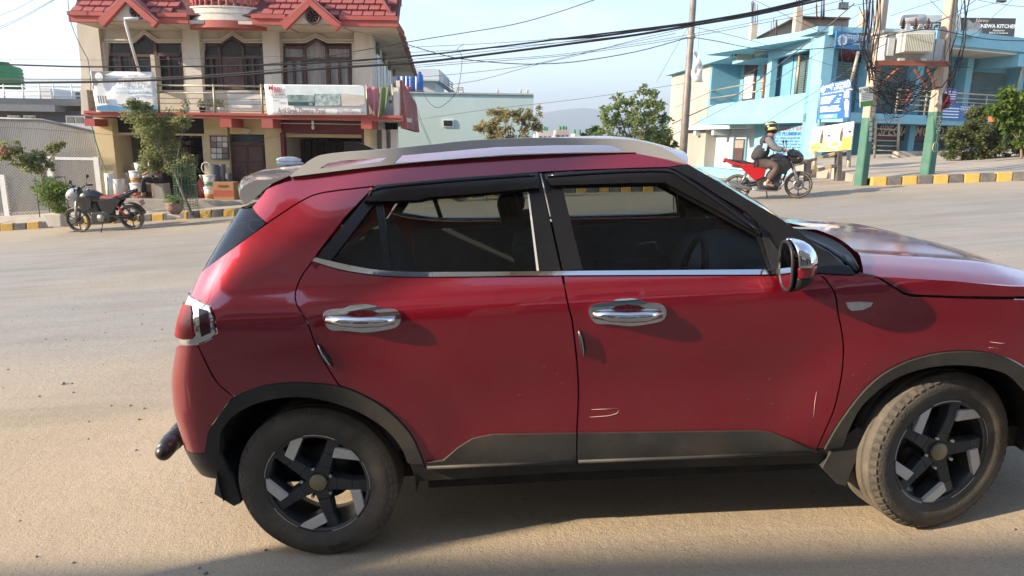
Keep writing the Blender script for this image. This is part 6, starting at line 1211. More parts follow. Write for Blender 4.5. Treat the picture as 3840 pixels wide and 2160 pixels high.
for k, d in enumerate((1011, 1022, 1047)): put('tank_post', MB().tube([at(d, 232, YM + .6), at(d, 191, YM + .6)], .05, 5), M_WHITE, mg)
put('tank_stand', MB().box(at(990, 225, YM + 1).x, at(1064, 225, YM + 1).x, YM + .7, YM + 1.6, at(1020, 226, YM + 1).z - .06, at(1020, 226, YM + 1).z), M_GREYP, mg)
put('flower_pot', MB().lathe([(.10, 0), (.14, .22)], n=10), mat('red_pot', (.40, .05, .04), .6), None, 'tiny red pot standing between the blue roof tanks', 'pot', loc=at(1028, 230, YM + .45))
# ------------------------------------------------------------------ far town and hills
fc = [((.55, .53, .50), .9), ((.45, .40, .36), .9), ((.62, .60, .58), .9), ((.40, .30, .26), .9)]; rnd = random.Random(17)
for k, (d0, d1, y0, Y) in enumerate(((1345, 1358, 338, 170), (1354, 1388, 329, 150), (1386, 1400, 341, 190), (1399, 1432, 327, 160), (1430, 1452, 340, 200), (1446, 1462, 336, 175), (1460, 1486, 342, 210), (1484, 1510, 339, 230), (1372, 1410, 345, 240), (1425, 1470, 346, 260))):
    p0, p1 = at(d0, y0, Y), at(d1, y0, Y); m = mat('town_wall_%d' % (k % 4), fc[k % 4][0], .9, var=.1, scale=.3); h = put('town_house', MB().box(p0.x, p1.x, Y, Y + 12, -12, p0.z), m, None, ['narrow grey flat roofed house at the left end of the skyline gap', 'brown topped block with green tanks in the skyline gap', 'tiny pale house right of the brown topped block', 'white block with three green tanks in the middle of the skyline gap', 'low brown house right of the white skyline block', 'pale distant house with a lone green tank', 'farther low house before the bright tree', 'distant grey house behind the pale tree', 'far low block between the brown and white blocks', 'far long roof right of the white block'][k], 'house', 'houses of the far town')
    for i in range(3):
        x = p0.x + (p1.x - p0.x) * (i + .3) / 3; put('window', MB().box(x, x + (p1.x - p0.x) * .16, Y - .1, Y - .01, p0.z - 2.2, p0.z - 1.1), M_PANE, h)
for k, (d, y, Y) in enumerate(((1362, 329, 152), (1369, 328, 152), (1375, 329, 152), (1408, 327, 162), (1416, 326, 162), (1423, 327, 162), (1445, 336, 176), (1458, 336, 176))):
    c = at(d, y, Y); tank('water_tank', ['left green tank on the brown topped block', 'middle green tank on the brown topped block', 'right green tank on the brown topped block', 'left green tank on the white skyline block', 'middle green tank on the white skyline block', 'right green tank on the white skyline block', 'lone green tank left of the pale distant house', 'lone green tank on the pale distant house'][k], c, .30 * Y / 160 * 1.1, .85 * Y / 160, M_TG, 'green tanks of the far town')
mb = MB(); rows = []
def ridge(x, Y): return 1 + sum(a * math.sin(x / w + p) for a, w, p in ((60, 900, 1.0), (26, 380, 2.1), (10, 140, .6), (5, 61, 1.7)))
H0 = 3600.0
rows = [[(x, H0 - 500 - 120 * math.cos(x / 700), -60) for x in fr(-5200, 5200, 90)], [(x, H0 - 200, max(-40, .5 * ridge(x, 0) + 45 * math.exp(-((x - 480) / 700) ** 2))) for x in fr(-5200, 5200, 90)], [(x, H0, max(-20, ridge(x, 0) * .5 + 20 + 110 * math.exp(-((x - 400) / 420) ** 2))) for x in fr(-5200, 5200, 90)], [(x, H0 + 900, -60) for x in fr(-5200, 5200, 90)]]
mb.grid(rows); put('hills', mb, mat('hill_forest', (.05, .075, .05), .95, col2=(.08, .10, .07), scale=.004), kind='structure')

# hazy valley air
hz_ = MB().box(-5400, 5400, -420, 4700, -75, 260); hm_ = bpy.data.materials.new('haze_air'); hm_.use_nodes = True; hn = hm_.node_tree.nodes; hn.clear(); ho = hn.new('ShaderNodeOutputMaterial'); hv = hn.new('ShaderNodeVolumePrincipled')
hv.inputs['Color'].default_value = (.80, .87, .95, 1); hv.inputs['Density'].default_value = HAZE; hv.inputs['Anisotropy'].default_value = 0.3; hm_.node_tree.links.new(hv.outputs[0], ho.inputs['Volume'])
put('haze', hz_, hm_, None, 'thin pale haze hanging over the whole valley', 'haze', kind='stuff')
# ------------------------------------------------------------------ poles, transformer, cables
M_POLE = mat('pole_concrete', (.40, .31, .24), .9, col2=(.50, .40, .31), scale=3, bump=.3, bscale=30, dirt=.45, dirtcol=(.28, .21, .16))
M_POLG = mat('pole_green_paint', (.05, .145, .105), .8, col2=(.075, .185, .135), scale=3, dirt=.55, dirtcol=(.24, .25, .19))
PY1, PY2 = 15.85, 15.75
def concrete_pole(label, dx, dy, ygreen, wb, wt, hgt, rot):
    b = ground_at(dx, dy); t = thing('utility_pole', label, 'pole', b, (0, 0, rot)); zg = at(dx + 12, ygreen, b.y).z - b.z
    def seg(z0, z1, m, name):
        f = lambda z: (wb + (wt - wb) * z / hgt) / 2; a, c = f(z0), f(z1); ch = .16
        def ring(h, z): k = h * ch; return [(-h + k, -h, z), (h - k, -h, z), (h, -h + k, z), (h, h - k, z), (h - k, h, z), (-h + k, h, z), (-h, h - k, z), (-h, -h + k, z)]
        mb = MB(); mb.add(ring(a, z0) + ring(c, z1), [tuple(range(8))[::-1], tuple(range(8, 16))] + [(i, (i + 1) % 8, 8 + (i + 1) % 8, 8 + i) for i in range(8)]); return put(name, mb, m, t)
    g_ = seg(-.3, zg, M_POLG, 'painted_base'); s_ = seg(zg, hgt, M_POLE, 'shaft'); return t, b, g_
p1, b1p, g1p = concrete_pole('left concrete power pole with green painted foot and a white notice', 2164, 466, 296, .215, .15, 9.0, math.radians(24))
p2, b2p, g2p = concrete_pole('right concrete power pole with MOL painted on its green foot', 2329, 456, 281, .23, .16, 9.0, math.radians(22))
M_MOL = mat('pale_yellow_paint', (.62, .62, .36), .8); M_PEEL = mat('old_paper', (.60, .58, .52), .9, var=.15, scale=14, dirt=.6, dirtcol=(.3, .3, .25))
def on_pole(pole, me, z, off, m, name): me.transform(Matrix.Translation((0, -off, z)) @ Matrix.Rotation(math.radians(90), 4, 'X') ); return put(name, me, m, pole)
me = text_mesh('MOL', .19, .001); me.transform(Matrix.Rotation(math.radians(-82), 4, 'Z')); on_pole(p2, me, 1.28, .112, M_MOL, 'painted_letters')
for zc_, r_ in ((.78, .11),): put('painted_ring', MB().tube([(r_ * .75 * math.cos(a), -.116, zc_ + r_ * math.sin(a)) for a in [2 * math.pi * k / 18 for k in range(19)]], .008, 4), M_MOL, p2); put('painted_stroke', MB().tube([(0, -.117, .70), (.01, -.115, 1.10)], .008, 4), M_MOL, p2)
rnd = random.Random(6)
for k in range(7): x, z = rnd.uniform(-.04, .02), 1.0 + k * .11; put('torn_poster', MB().prism([(x - .04, -.107, z), (x + .05, -.107, z + .01), (x + .04, -.105, z + .10), (x - .05, -.105, z + .09)], (0, .012, 0)), M_PEEL, p1)
put('torn_poster', MB().prism([(-.09, -.110, 1.72), (.06, -.110, 1.71), (.06, -.108, 1.92), (-.08, -.108, 1.93)], (0, .012, 0)), M_PEEL, p2)
pb = MB().tube([Vector((0, 0, 0)), Vector((0, 0, 3.4)), Vector((0, 0, 6.5))], [.095, .085, .065], 14); sb = at(1717, 405, 17.6); sb.z = gz(sb.x, 17.6)
mp = put('street_pole', MB().tube([(0, 0, -.2), (0, 0, 2.6), (0, 0, 2.62), (.0, 0, 8.0)], [.10, .092, .084, .06], 14), mat('weathered_steel', (.17, .145, .13), .6, .4, col2=(.30, .27, .25), scale=4, dirt=.6, dirtcol=(.10, .075, .06)), None, 'slender weathered steel pole rising behind the car near its windscreen', 'pole', loc=sb)
c_ = at(1736, 92, 17.6) - sb; put('clamp', MB().lathe([(.10, -.05), (.11, -.03), (.11, .03), (.10, .05)], (0, 0, c_.z), 'z', 12), M_STEEL, mp)
fl = [[at(1744 + 2 * j * math.sin(j * .5) * .3 + i * (3 + j * .9) * (1 - (j / 13) ** 3 * .5), 124 + j * 6.3 + i * (3 if j < 6 else .5), 17.5 - .03 * math.sin(i * 2 + j)) for i in range(4)] for j in range(14)]
o = put('flag', MB().grid(fl), M_VINYL, None, 'limp white cloth flag hanging from the slender steel pole', 'flag'); o.modifiers.new('t', 'SOLIDIFY').thickness = .005
# transformer on its red beams between the poles
TY = 15.8; M_TRF = mat('transformer_grey', (.50, .50, .47), .55, var=.06, scale=3, dirt=.35, dirtcol=(.30, .27, .22)); M_RUST = mat('red_oxide_steel', (.22, .06, .035), .75, col2=(.29, .09, .05), scale=5, dirt=.4, dirtcol=(.12, .05, .035)); M_INS = mat('brown_insulator', (.07, .025, .018), .25, var=.2)
tf = thing('transformer', 'pale grey finned transformer standing on red steel beams between the concrete poles', 'transformer')
def tb(name, d0, y0, d1, y1, Y0, Y1, m, par=tf, bevel=0): return pbox(name, d0, y0, d1, y1, Y0, Y1, m, par, bevel)
tb('tank', 2230, 80, 2352, 152, TY - .15, TY + .55, M_TRF, bevel=.02); tb('lid', 2226, 75, 2356, 80.5, TY - .2, TY + .6, M_TRF)
rad = tb('radiator', 2266, 80, 2348, 133, TY - .42, TY - .16, M_TRF)
for k in range(17): tb('fin', 2277 + k * 4.3, 84, 2279.2 + k * 4.3, 129, TY - .50, TY - .42, mat('fin_cream', (.60, .57, .45), .5), rad)
tb('side_box', 2234, 95, 2250, 140, TY - .28, TY - .15, M_TRF); tb('cable_box', 2352, 98, 2372, 152, TY - .1, TY + .4, M_TRF)
cy = at(2296, 50, TY); put('conservator', MB().tube([at(2262, 50, TY + .2), at(2266, 50, TY + .2), at(2322, 51, TY + .2), at(2326, 51, TY + .2)], [.09, .125, .125, .09], 16), M_TRF, tf); tb('bracket', 2280, 60, 2290, 76, TY + .1, TY + .3, M_TRF); tb('bracket', 2312, 60, 2320, 76, TY + .1, TY + .3, M_TRF)
for d in (2271, 2301, 2333):
    b = at(d, 73, TY - .05); ins = put('insulator', MB().lathe([(.03, 0), (.03, .02), (.06, .03), (.03, .05), (.03, .06), (.055, .07), (.03, .09), (.03, .10), (.05, .11), (.028, .13), (.028, .14), (.045, .15), (.022, .17), (.012, .22)], n=12), M_INS, tf, loc=b)
for d in (2262, 2318): tb('foot', d, 146, d + 14, 153, TY - .3, TY + .5, M_TRF)
bm_ = thing('platform_beams', 'red oxide steel beams and braces carrying the transformer', 'beam')
tb('beam', 2205, 153, 2391, 165, TY - .30, TY - .20, M_RUST, bm_); tb('beam', 2205, 153, 2391, 165, TY + .24, TY + .32, M_RUST, bm_)
for a, b in (((2272, 160), (2207, 220)), ((2326, 158), (2352, 216)), ((2298, 172), (2332, 220))): put('brace', MB().tube([at(*a, TY - .25), at(*b, TY - .22)], .028, 4, smooth=False), M_RUST, bm_)
tb('clamp', 2180, 168, 2214, 173, TY - .27, TY - .21, M_RUST, bm_); tb('clamp', 2332, 217, 2372, 221, TY - .27, TY - .21, M_RUST, bm_)
put('cloth', MB().grid([[at(2370 + i * 4 + (0 if j < 5 else (j - 5) * -1.2), 234 + j * 5.5 + abs(i - 2) * 2 + (i * 4 if j > 4 else 0) * -.6, TY - .3 - .04 * math.sin(i * 1.7 + j)) for i in range(6)] for j in range(9)]), mat('maroon_cloth', (.12, .02, .025), .95, var=.25, scale=6), None, 'dark maroon cloth snagged on the right concrete pole', 'cloth').modifiers.new('t', 'SOLIDIFY').thickness = .008
# cables
M_CAB = mat('black_cable', (.012, .012, .012), .6); M_CABG = mat('grey_wire', (.10, .10, .10), .6)
def cable(pts, r, label, group='overhead cables', n=5, name='cable', m=M_CAB, Y=15.6, sub=4):
    r *= .85; P3 = [tuple(at(p[0], p[1], p[2] if len(p) > 2 else Y)) for p in pts]; return put(name, MB().tube(smooth_path(P3, sub), r, n), m, None, label, 'cable', group)
cable([(-80, 210), (0, 208), (100, 207.5), (235, 206), (400, 201), (600, 190), (800, 173.5), (1050, 157), (1250, 134), (1450, 108), (1600, 88), (1740, 64), (1900, 37), (2060, 1), (2190, -30)], .030, 'thickest black cable bundle sagging across the whole picture', 'main cable bundles')
cable([(-80, 161), (0, 162), (130, 166), (220, 168), (450, 167.5), (620, 165), (800, 158), (1050, 140), (1250, 118), (1450, 93), (1740, 57), (1900, 32), (2060, -5), (2190, -40)], .021, 'second black cable bundle just above the thickest one', 'main cable bundles')
cable([(1380, 100), (1500, 92), (1620, 76), (1740, 58), (1900, 30), (2060, -8)], .028, 'short doubled black cable bundle close to the steel pole', 'main cable bundles')
cable([(600, 166), (760, 152), (1030, 105, 15.5), (1160, 84), (1290, 62), (1400, 32), (1500, -2), (1560, -20)], .010, 'dark wire climbing from the house to the top of the sky')
cable([(800, 54, 18.2), (900, 80, 17.8), (1000, 105, 17.3), (1120, 140, 17), (1200, 153, 17), (1290, 160, 17), (1350, 161, 17.2), (1450, 155, 17.4), (1600, 130, 17.5), (1737, 93, 17.6)], .012, 'black cable drooping from the round gable vent to the steel pole')
cable([(1737, 93, 17.6), (1800, 103, 17.2), (1880, 119, 16.8), (1950, 126, 16.5), (2030, 124, 16.2), (2100, 118, 16), (2200, 98, 15.9), (2280, 80, 15.2), (2350, 74, 15.2), (2420, 87, 15.5), (2500, 100, 16), (2620, 104, 16)], .011, 'black cable running on from the steel pole across the transformer')
WL = iter(['thin wire just above the thickest bundle from the left edge to the steel pole', 'thin wire crossing the white banner and the house windows above the thickest bundle', 'faintest wire crossing the house at window height', 'thin wire through the open sky, highest of the close pair above the bundles', 'thin wire through the open sky, lower of the close pair above the bundles', 'thin wire passing the steel pole just under its clamp', 'thin wire meeting the steel pole just above its clamp', 'thin wire rising from the blue roof tanks to the steel pole', 'thin wire rising from the roof stair railing to the steel pole', 'low thin wire sagging before the tin shed', 'leftmost short wire in the top left corner of the sky', 'middle short wire in the top left corner of the sky', 'lowest short wire in the top left corner of the sky', 'thin wire from the side balcony past the trees to the steel pole', 'thick service line climbing across the blue balcony to the poles', 'service line climbing below the thick one across the blue facade', 'faint wire across the grey end wall of the blue building', 'steep stay wire from the green tree top to the steel pole', 'service line rising from the white ledge over the blue wall', 'faint twin of the line over the white ledge', 'thin wire falling from the steel pole to the concrete pole', 'thin wire falling from the top of the sky behind the rebar', 'upright thin wire right behind the white flag', 'wire dipping in a V over the charcoal roof sign', 'faint wire over the charcoal sign to the right edge', 'thin wire climbing to the right above the pale grey roof sign', 'short wire over the transformer insulators', 'wire climbing over the transformer from left pole to right pole top', 'left of two thin stay wires before the mint wall', 'right of two thin stay wires before the mint wall', 'thin wire across the yellow wall above the brown door'])
for pts, r in (([(-80, 200), (200, 201), (400, 196), (600, 184), (800, 166), (1050, 148), (1400, 108), (1740, 61)], .007), ([(-80, 196), (200, 199), (500, 190), (760, 168), (1050, 140)], .006), ([(-50, 149), (300, 151), (700, 142), (900, 135)], .004),
    ([(1030, 119), (1250, 108), (1500, 90), (1740, 66)], .006), ([(1030, 132), (1250, 120), (1500, 98), (1740, 68)], .006), ([(1040, 170), (1200, 157), (1400, 142), (1600, 115), (1740, 92), (1950, 52), (2200, 4)], .007), ([(1040, 165), (1200, 152), (1400, 138), (1600, 110), (1740, 86), (1950, 44), (2150, -8)], .006),
    ([(1060, 194), (1200, 181), (1340, 162), (1500, 125), (1700, 84)], .006), ([(1080, 218), (1200, 203), (1340, 165), (1450, 140), (1600, 100), (1720, 72)], .006), ([(-40, 318), (100, 325), (270, 338), (340, 341)], .006), ([(-40, 54), (40, 23), (100, -10)], .006), ([(-40, 82), (40, 50), (140, -4)], .006), ([(-40, 90), (60, 44), (150, -8)], .006),
    ([(1043, 302, 18.5), (1230, 275, 18), (1450, 250, 17.8), (1640, 222, 17.6), (1722, 210, 17.6)], .006), ([(1690, 312, 17.8), (1770, 275, 17.6), (1860, 235, 17.3), (1960, 163, 17), (2060, 85, 16.5), (2150, 8, 16)], .014), ([(1682, 345, 18), (1760, 305, 18), (1850, 258, 17.5), (1930, 215, 17.2), (2040, 145, 16.6), (2180, 52, 16)], .008), ([(1700, 270, 18), (1800, 225, 17.6), (1900, 175, 17.2), (2060, 95, 16.5), (2170, 30, 16)], .006),
    ([(1652, 206, 22), (1700, 120, 18.5), (1736, 62, 17.6)], .006), ([(1920, 312, 20), (1980, 273, 18.5), (2045, 235, 17), (2160, 160, 16)], .010), ([(1925, 318, 20), (1990, 280, 18.5), (2050, 248, 17)], .006), ([(1737, 66), (1860, 94), (2000, 135), (2170, 190)], .006), ([(1890, -4), (1990, 45), (2100, 100), (2190, 160)], .006),
    ([(1760, 62, 24), (1755, 140, 24), (1750, 196, 24)], .006), ([(2330, -10), (2390, 50), (2440, 90), (2500, 40), (2560, -12)], .007), ([(2420, -10), (2500, 8), (2620, 22)], .006), ([(2340, 60), (2430, 30), (2560, -10)], .006), ([(2240, 40), (2300, 20), (2400, -12)], .006), ([(2190, 130), (2290, 80), (2390, 40), (2470, -10)], .009)): cable(pts, r, next(WL), 'thin overhead wires', 4, m=M_CABG, sub=3)
cable([(1167, 110, 22), (1160, 115, 22), (1150, 126, 22), (1162, 140, 22), (1160, 180, 22), (1154, 215, 22), (1145, 237, 22), (1125, 258, 23), (1103, 271, 24), (1085, 263, 26), (1070, 245, 28), (1066, 234, 30)], .010, 'slack grey wire looping down in front of the mint building', None, m=M_CABG)
for k in range(2): cable([(1033 + k * 4, 232, 26), (1055 + k * 4, 300, 25), (1083 + k * 3, 365, 24)], .008, next(WL), 'thin overhead wires', 4, m=M_CABG)
cable([(171, -10, 18.3), (172, 15, 18.3), (178, 55, 18.3), (195, 100, 18.5), (216, 140, 18.6), (221, 150, 18.6), (228, 200, 18.6), (228, 240, 18.6)], .010, 'dark cable running down the left corner of the house', None)
cable([(231, 318, 18.9), (242, 360, 18.9), (258, 410, 18.9), (270, 450, 18.7), (272, 500, 18.5)], .018, 'green drain hose down the yellow corner pillar', None, m=mat('green_hose', (.04, .16, .10), .5))
cable([(604, 363, 19.3), (640, 357, 19.3), (690, 345, 19.3), (800, 332, 19.2), (903, 315, 19.1)], .006, next(WL), 'thin overhead wires', 4, m=M_CABG)
rnd = random.Random(14)
TANG = {'cable tangle': MB(), 'left': MB(), 'right': MB()}
def loop(pts, r, label, group, n=4, sub=4):
    key = 'cable tangle' if group == 'cable tangle' else ('left' if 'left' in label else 'right'); TANG[key].tube(smooth_path([tuple(at(*p)) for p in pts], sub), r, n)
for k in range(30):      # tangle slung between the two poles
    xa, xb_ = 2190 + rnd.uniform(-6, 40), 2350 + rnd.uniform(-70, 20); ya, yb_ = rnd.uniform(165, 255), rnd.uniform(165, 235); sg = rnd.uniform(5, 60); Y = TY - .32 - rnd.uniform(0, .25)
    loop([(xa, ya, Y), (xa + (xb_ - xa) * .3, ya + sg * .85 + rnd.uniform(-8, 8), Y), (xa + (xb_ - xa) * .6, (ya + yb_) / 2 + sg, Y), (xb_, yb_, Y)], rnd.choice([.006, .008, .011]), 'black cable loop in the tangle slung between the two concrete poles', 'cable tangle', 4, sub=4)
for k in range(9):
    cx, cy_, r = rnd.uniform(2208, 2300), rnd.uniform(185, 235), rnd.uniform(9, 24); Y = TY - .35 - rnd.uniform(0, .2); loop([(cx + r * math.cos(a), cy_ + r * 1.05 * math.sin(a), Y) for a in [2 * math.pi * q / 12 + k for q in range(13)]], .007, 'black cable loop in the tangle slung between the two concrete poles', 'cable tangle', 4, sub=2)
for k in range(16):
    x = 2186 + rnd.uniform(-14, 30); loop([(x + rnd.uniform(-6, 12), -12, TY - .25), (x + rnd.uniform(-6, 6), 60, TY - .28), (x - 4 + rnd.uniform(-6, 6), 120, TY - .3), (2192 + rnd.uniform(-12, 16), rnd.uniform(160, 215), TY - .3)], rnd.choice([.007, .010, .013]), 'black cable running down the left concrete pole', 'cables down the poles', 4, sub=3)
for k in range(9):
    x = 2402 + rnd.uniform(-10, 26); loop([(x + rnd.uniform(0, 30), -12, TY - .2), (x + rnd.uniform(-4, 12), 70, TY - .25), (x - 6 + rnd.uniform(-8, 8), 140, TY - .28), (2378 + rnd.uniform(-12, 16), rnd.uniform(185, 240), TY - .3)], rnd.choice([.006, .008, .011]), 'black cable running down the right concrete pole', 'cables down the poles', 4, sub=3)
for k, (xa, ya, xb_, yb_, dip) in enumerate(((2118, 55, 2165, 240, 20), (2160, 15, 2172, 120, -25), (2150, 190, 2175, 268, 14), (2200, 245, 2256, 258, 12), (2190, 232, 2260, 250, 26), (2380, 90, 2440, 170, 30), (2385, 200, 2436, 150, 34))): loop([(xa, ya, TY - .3), ((xa + xb_) / 2 - dip, (ya + yb_) / 2 + abs(dip), TY - .35), (xb_, yb_, TY - .3)], .008, 'black cable loop in the tangle slung between the two concrete poles', 'cable tangle', 4)
for key, lab in (('cable tangle', 'tangle of looped black cables slung between the two concrete poles'), ('left', 'bundle of black cables running down the left concrete pole'), ('right', 'bundle of black cables running down the right concrete pole')): put('cable_tangle', TANG[key], M_CAB, None, lab, 'cables', kind='stuff')
for d, y, lab in ((2122, 15, 'small black flood lamp hanging from the cables left of the poles'), (2520, -3, 'black flood lamp at the top edge near the right corner')): c = at(d, y, 15.5); L_ = thing('flood_lamp', lab, 'lamp', c, (0, 0, .3)); put('housing', MB().box(-.09, .09, -.05, .05, -.07, .07), M_BLKM, L_, bevel=.01); put('face', MB().box(-.075, .075, -.056, -.051, -.055, .055), mat('lamp_glass', (.2, .2, .2), .2), L_); put('arm', MB().tube([(-.05, 0, .07), (-.03, 0, .25)], .012, 5), M_BLKM, L_)
# ------------------------------------------------------------------ motorcycles
M_MB = mat('bike_black', (.014, .014, .015), .25, var=.2, scale=6, coat=.6, dirt=.25, dirtcol=(.10, .085, .06)); M_MR = mat('bike_red', (.40, .012, .014), .28, var=.08, scale=5, coat=.8); M_MS = mat('bike_metal', (.30, .29, .28), .4, .8, var=.15, scale=8, dirt=.4, dirtcol=(.15, .12, .08)); M_ME = mat('bike_engine', (.06, .06, .06), .5, .6, var=.2, scale=9, dirt=.4, dirtcol=(.14, .11, .08)); M_MBS = mat('bike_seat', (.02, .02, .02), .7, var=.2, scale=9); M_MW = mat('bike_silver', (.45, .45, .45), .35, .5)
def moto(label, tank_m, seat_m, tail_m, group=None, cowl_m=None):
    t = thing('motorcycle', label, 'motorcycle', group=group); R = .30
    def wheel_(x, w, name):
        o = put(name, MB().lathe([(R - .055, -w * .7), (R - .03, -w), (R - .006, -w * .55), (R, 0), (R - .006, w * .55), (R - .03, w), (R - .055, w * .7)], axis='y', n=36, caps=False), M_TYRE, t, loc=(x, 0, R)); put('rim', MB().lathe([(R - .05, -w * .65), (R - .07, -w * .5), (R - .075, 0), (R - .07, w * .5), (R - .05, w * .65)], axis='y', n=32, close=True), M_MB, o)
        for k in range(6): a = math.pi * 2 * k / 6 + .4; put('spoke', MB().tube([(.03 * math.cos(a), 0, .03 * math.sin(a)), ((R - .07) * math.cos(a + .12), 0, (R - .07) * math.sin(a + .12))], .013, 5), M_MB, o)
        put('hub', MB().lathe([(.045, -.05), (.05, 0), (.045, .05)], axis='y', n=14), M_ME, o); put('brake_disc', MB().lathe([(.06, -.045), (.12, -.045), (.12, -.041), (.06, -.041)], axis='y', n=24, close=True), M_MS, o); return o
    wheel_(.66, .045, 'front_wheel'); wheel_(-.66, .058, 'rear_wheel')
    for s_ in (-1, 1): put('fork_leg', MB().tube([(.66, s_ * .075, .31), (.60, s_ * .075, .52), (.46, s_ * .075, .93)], [.032, .034, .024], 8), M_MS, t); put('shock', MB().tube([(-.60, s_ * .11, .34), (-.44, s_ * .12, .66)], .026, 8), M_MS if s_ < 0 else M_MR, t)
    put('front_mudguard', MB().grid([[(.66 + (R + .025) * math.cos(a), w, R + (R + .025 - abs(w) * .35) * math.sin(a)) for w in (-.065, -.03, .03, .065)] for a in [math.radians(25 + 125 * k / 10) for k in range(11)]]), cowl_m or M_MB, t)
    put('frame', MB().tube([(.46, 0, .86), (.40, 0, .60), (.30, 0, .34), (-.12, 0, .26), (-.22, 0, .38)], .024, 8).tube([(.44, 0, .80), (.1, 0, .74), (-.28, 0, .70), (-.75, 0, .80)], .024, 8), M_MB, t)
    put('engine', MB().hexa([(-.20, -.15, .20), (.30, -.15, .22), (.30, .15, .22), (-.20, .15, .20)], [(-.26, -.13, .52), (.22, -.13, .50), (.22, .13, .50), (-.26, .13, .52)]), M_ME, t, bevel=.03); put('cylinder', MB().prism([(.02, -.11, .44), (.26, -.11, .42), (.34, -.11, .68), (.06, -.11, .74)], (0, .22, 0)), M_ME, t, bevel=.015)
    put('clutch_cover', MB().lathe([(.09, -.155), (.10, -.13), (.10, .13), (.09, .155)], (0, 0, .34), 'y', 18), M_MS, t)
    for s_ in (-1, 1): put('swing_arm', MB().tube([(-.20, s_ * .10, .34), (-.66, s_ * .10, .30)], .022, 6), M_MB, t); put('foot_peg', MB().tube([(-.10, s_ * .12, .32), (-.10, s_ * .24, .31)], .014, 6), M_MB, t)
    # tank, seat, panels, tail
    mb = MB(); rows = []
    for x, w, zb_, zt in ((.48, .06, .76, .86), (.42, .13, .72, .96), (.26, .165, .70, 1.03), (.08, .16, .70, 1.01), (-.06, .12, .70, .92), (-.14, .08, .72, .84)): rows.append([(x, w * math.sin(a) if True else 0, zb_ + (zt - zb_) * (.5 - .5 * math.cos(a)) if a <= math.pi else zb_ + (zt - zb_) * (.5 - .5 * math.cos(a))) for a in [2 * math.pi * k / 14 for k in range(15)]])
    mb.grid(rows); tk = put('fuel_tank', mb, tank_m, t); put('filler_cap', MB().lathe([(.035, 0), (.035, .012), (0, .014)], (.2, 0, 1.025), 'z', 12), M_MS, tk)
    for s_ in (-1, 1): put('tank_shroud', MB().prism([(.50, s_ * .12, .70), (.40, s_ * .16, .90), (.08, s_ * .16, .84), (.16, s_ * .15, .58), (.34, s_ * .14, .56)], (0, s_ * .02, 0)), M_MB, t, bevel=.008); put('side_panel', MB().prism([(-.02, s_ * .13, .78), (-.08, s_ * .14, .52), (-.28, s_ * .14, .44), (-.60, s_ * .13, .76), (-.50, s_ * .13, .82)], (0, s_ * .02, 0)), tail_m, t, bevel=.008)
    mb = MB(); rows = []
    for x, w, z, h in ((.0, .08, .82, .04), (-.10, .13, .81, .07), (-.32, .13, .79, .055), (-.50, .12, .84, .06), (-.70, .09, .88, .05), (-.76, .05, .88, .02)): rows.append([(x, w * math.sin(a), z + h * math.cos(a)) for a in [2 * math.pi * k / 12 for k in range(13)]])
    mb.grid(rows); put('seat', mb, seat_m, t)
    mb = MB(); rows = []
    for x, w, z, h in ((-.30, .14, .74, .04), (-.55, .13, .80, .06), (-.80, .09, .88, .055), (-.96, .05, .95, .03)): rows.append([(x, w * math.sin(a), z + h * math.cos(a)) for a in [2 * math.pi * k / 12 for k in range(13)]])
    mb.grid(rows); put('tail_cowl', mb, tail_m, t); put('grab_rail', MB().tube([(-.62, -.13, .88), (-.86, -.11, .95), (-.92, 0, .97), (-.86, .11, .95), (-.62, .13, .88)], .014, 6), M_MB, t); put('tail_light', MB().ell((-.94, 0, .90), (.04, .06, .03), 10, 6), M_LENS, t)
    put('rear_mudguard', MB().grid([[(-.66 + (R + .05) * math.cos(a), w, R + (R + .05) * math.sin(a)) for w in (-.08, 0, .08)] for a in [math.radians(85 + 85 * k / 8) for k in range(9)]]), M_MB, t); put('number_plate', MB().prism([(-.99, -.10, .70), (-.99, .10, .70), (-1.02, .10, .58), (-1.02, -.10, .58)], (-.006, 0, 0)), mat('plate_red', (.45, .18, .18), .6), t)
    # front end
    mb = MB(); rows = []
    for x, w, z0, z1 in ((.42, .11, .82, 1.10), (.54, .16, .76, 1.11), (.67, .14, .77, 1.05), (.75, .07, .82, .96)): rows.append([(x, w * math.sin(a), (z0 + z1) / 2 + (z1 - z0) / 2 * math.cos(a)) for a in [2 * math.pi * k / 14 for k in range(15)]])
    mb.grid(rows); hd = put('head_fairing', mb, cowl_m or M_MB, t); put('head_lamp', MB().ell((.69, 0, .87), (.05, .085, .05), 12, 8), MATS['headlamp_lens'], hd); put('visor', MB().prism([(.60, -.08, 1.03), (.60, .08, 1.03), (.50, .06, 1.14), (.50, -.06, 1.14)], (.008, 0, .004)), M_PANE, hd)
    put('handlebar', MB().tube([(.30, -.36, 1.06), (.38, -.22, 1.09), (.44, -.05, 1.02), (.44, .05, 1.02), (.38, .22, 1.09), (.30, .36, 1.06)], .014, 8), M_MB, t)
    for s_ in (-1, 1):
        put('grip', MB().tube([(.30, s_ * .36, 1.06), (.36, s_ * .25, 1.085)], .02, 8), M_MBS, t); mi = put('mirror', MB().tube([(.37, s_ * .24, 1.09), (.36, s_ * .30, 1.24)], .008, 5), M_MB, t); put('mirror_head', MB().ell((.35, s_ * .33, 1.28), (.02, .06, .045), 10, 6), M_MB, mi); put('indicator', MB().ell((.62, s_ * .17, .90), (.03, .03, .02), 8, 5), M_ORG, t)
    put('exhaust', MB().tube([(.28, -.10, .46), (.34, -.12, .36), (.20, -.15, .20), (-.20, -.16, .22), (-.35, -.17, .26)], .022, 8).tube([(-.35, -.17, .26), (-.42, -.17, .28), (-.86, -.18, .40), (-.90, -.18, .41)], [.03, .05, .055, .04], 12), M_MS, t)
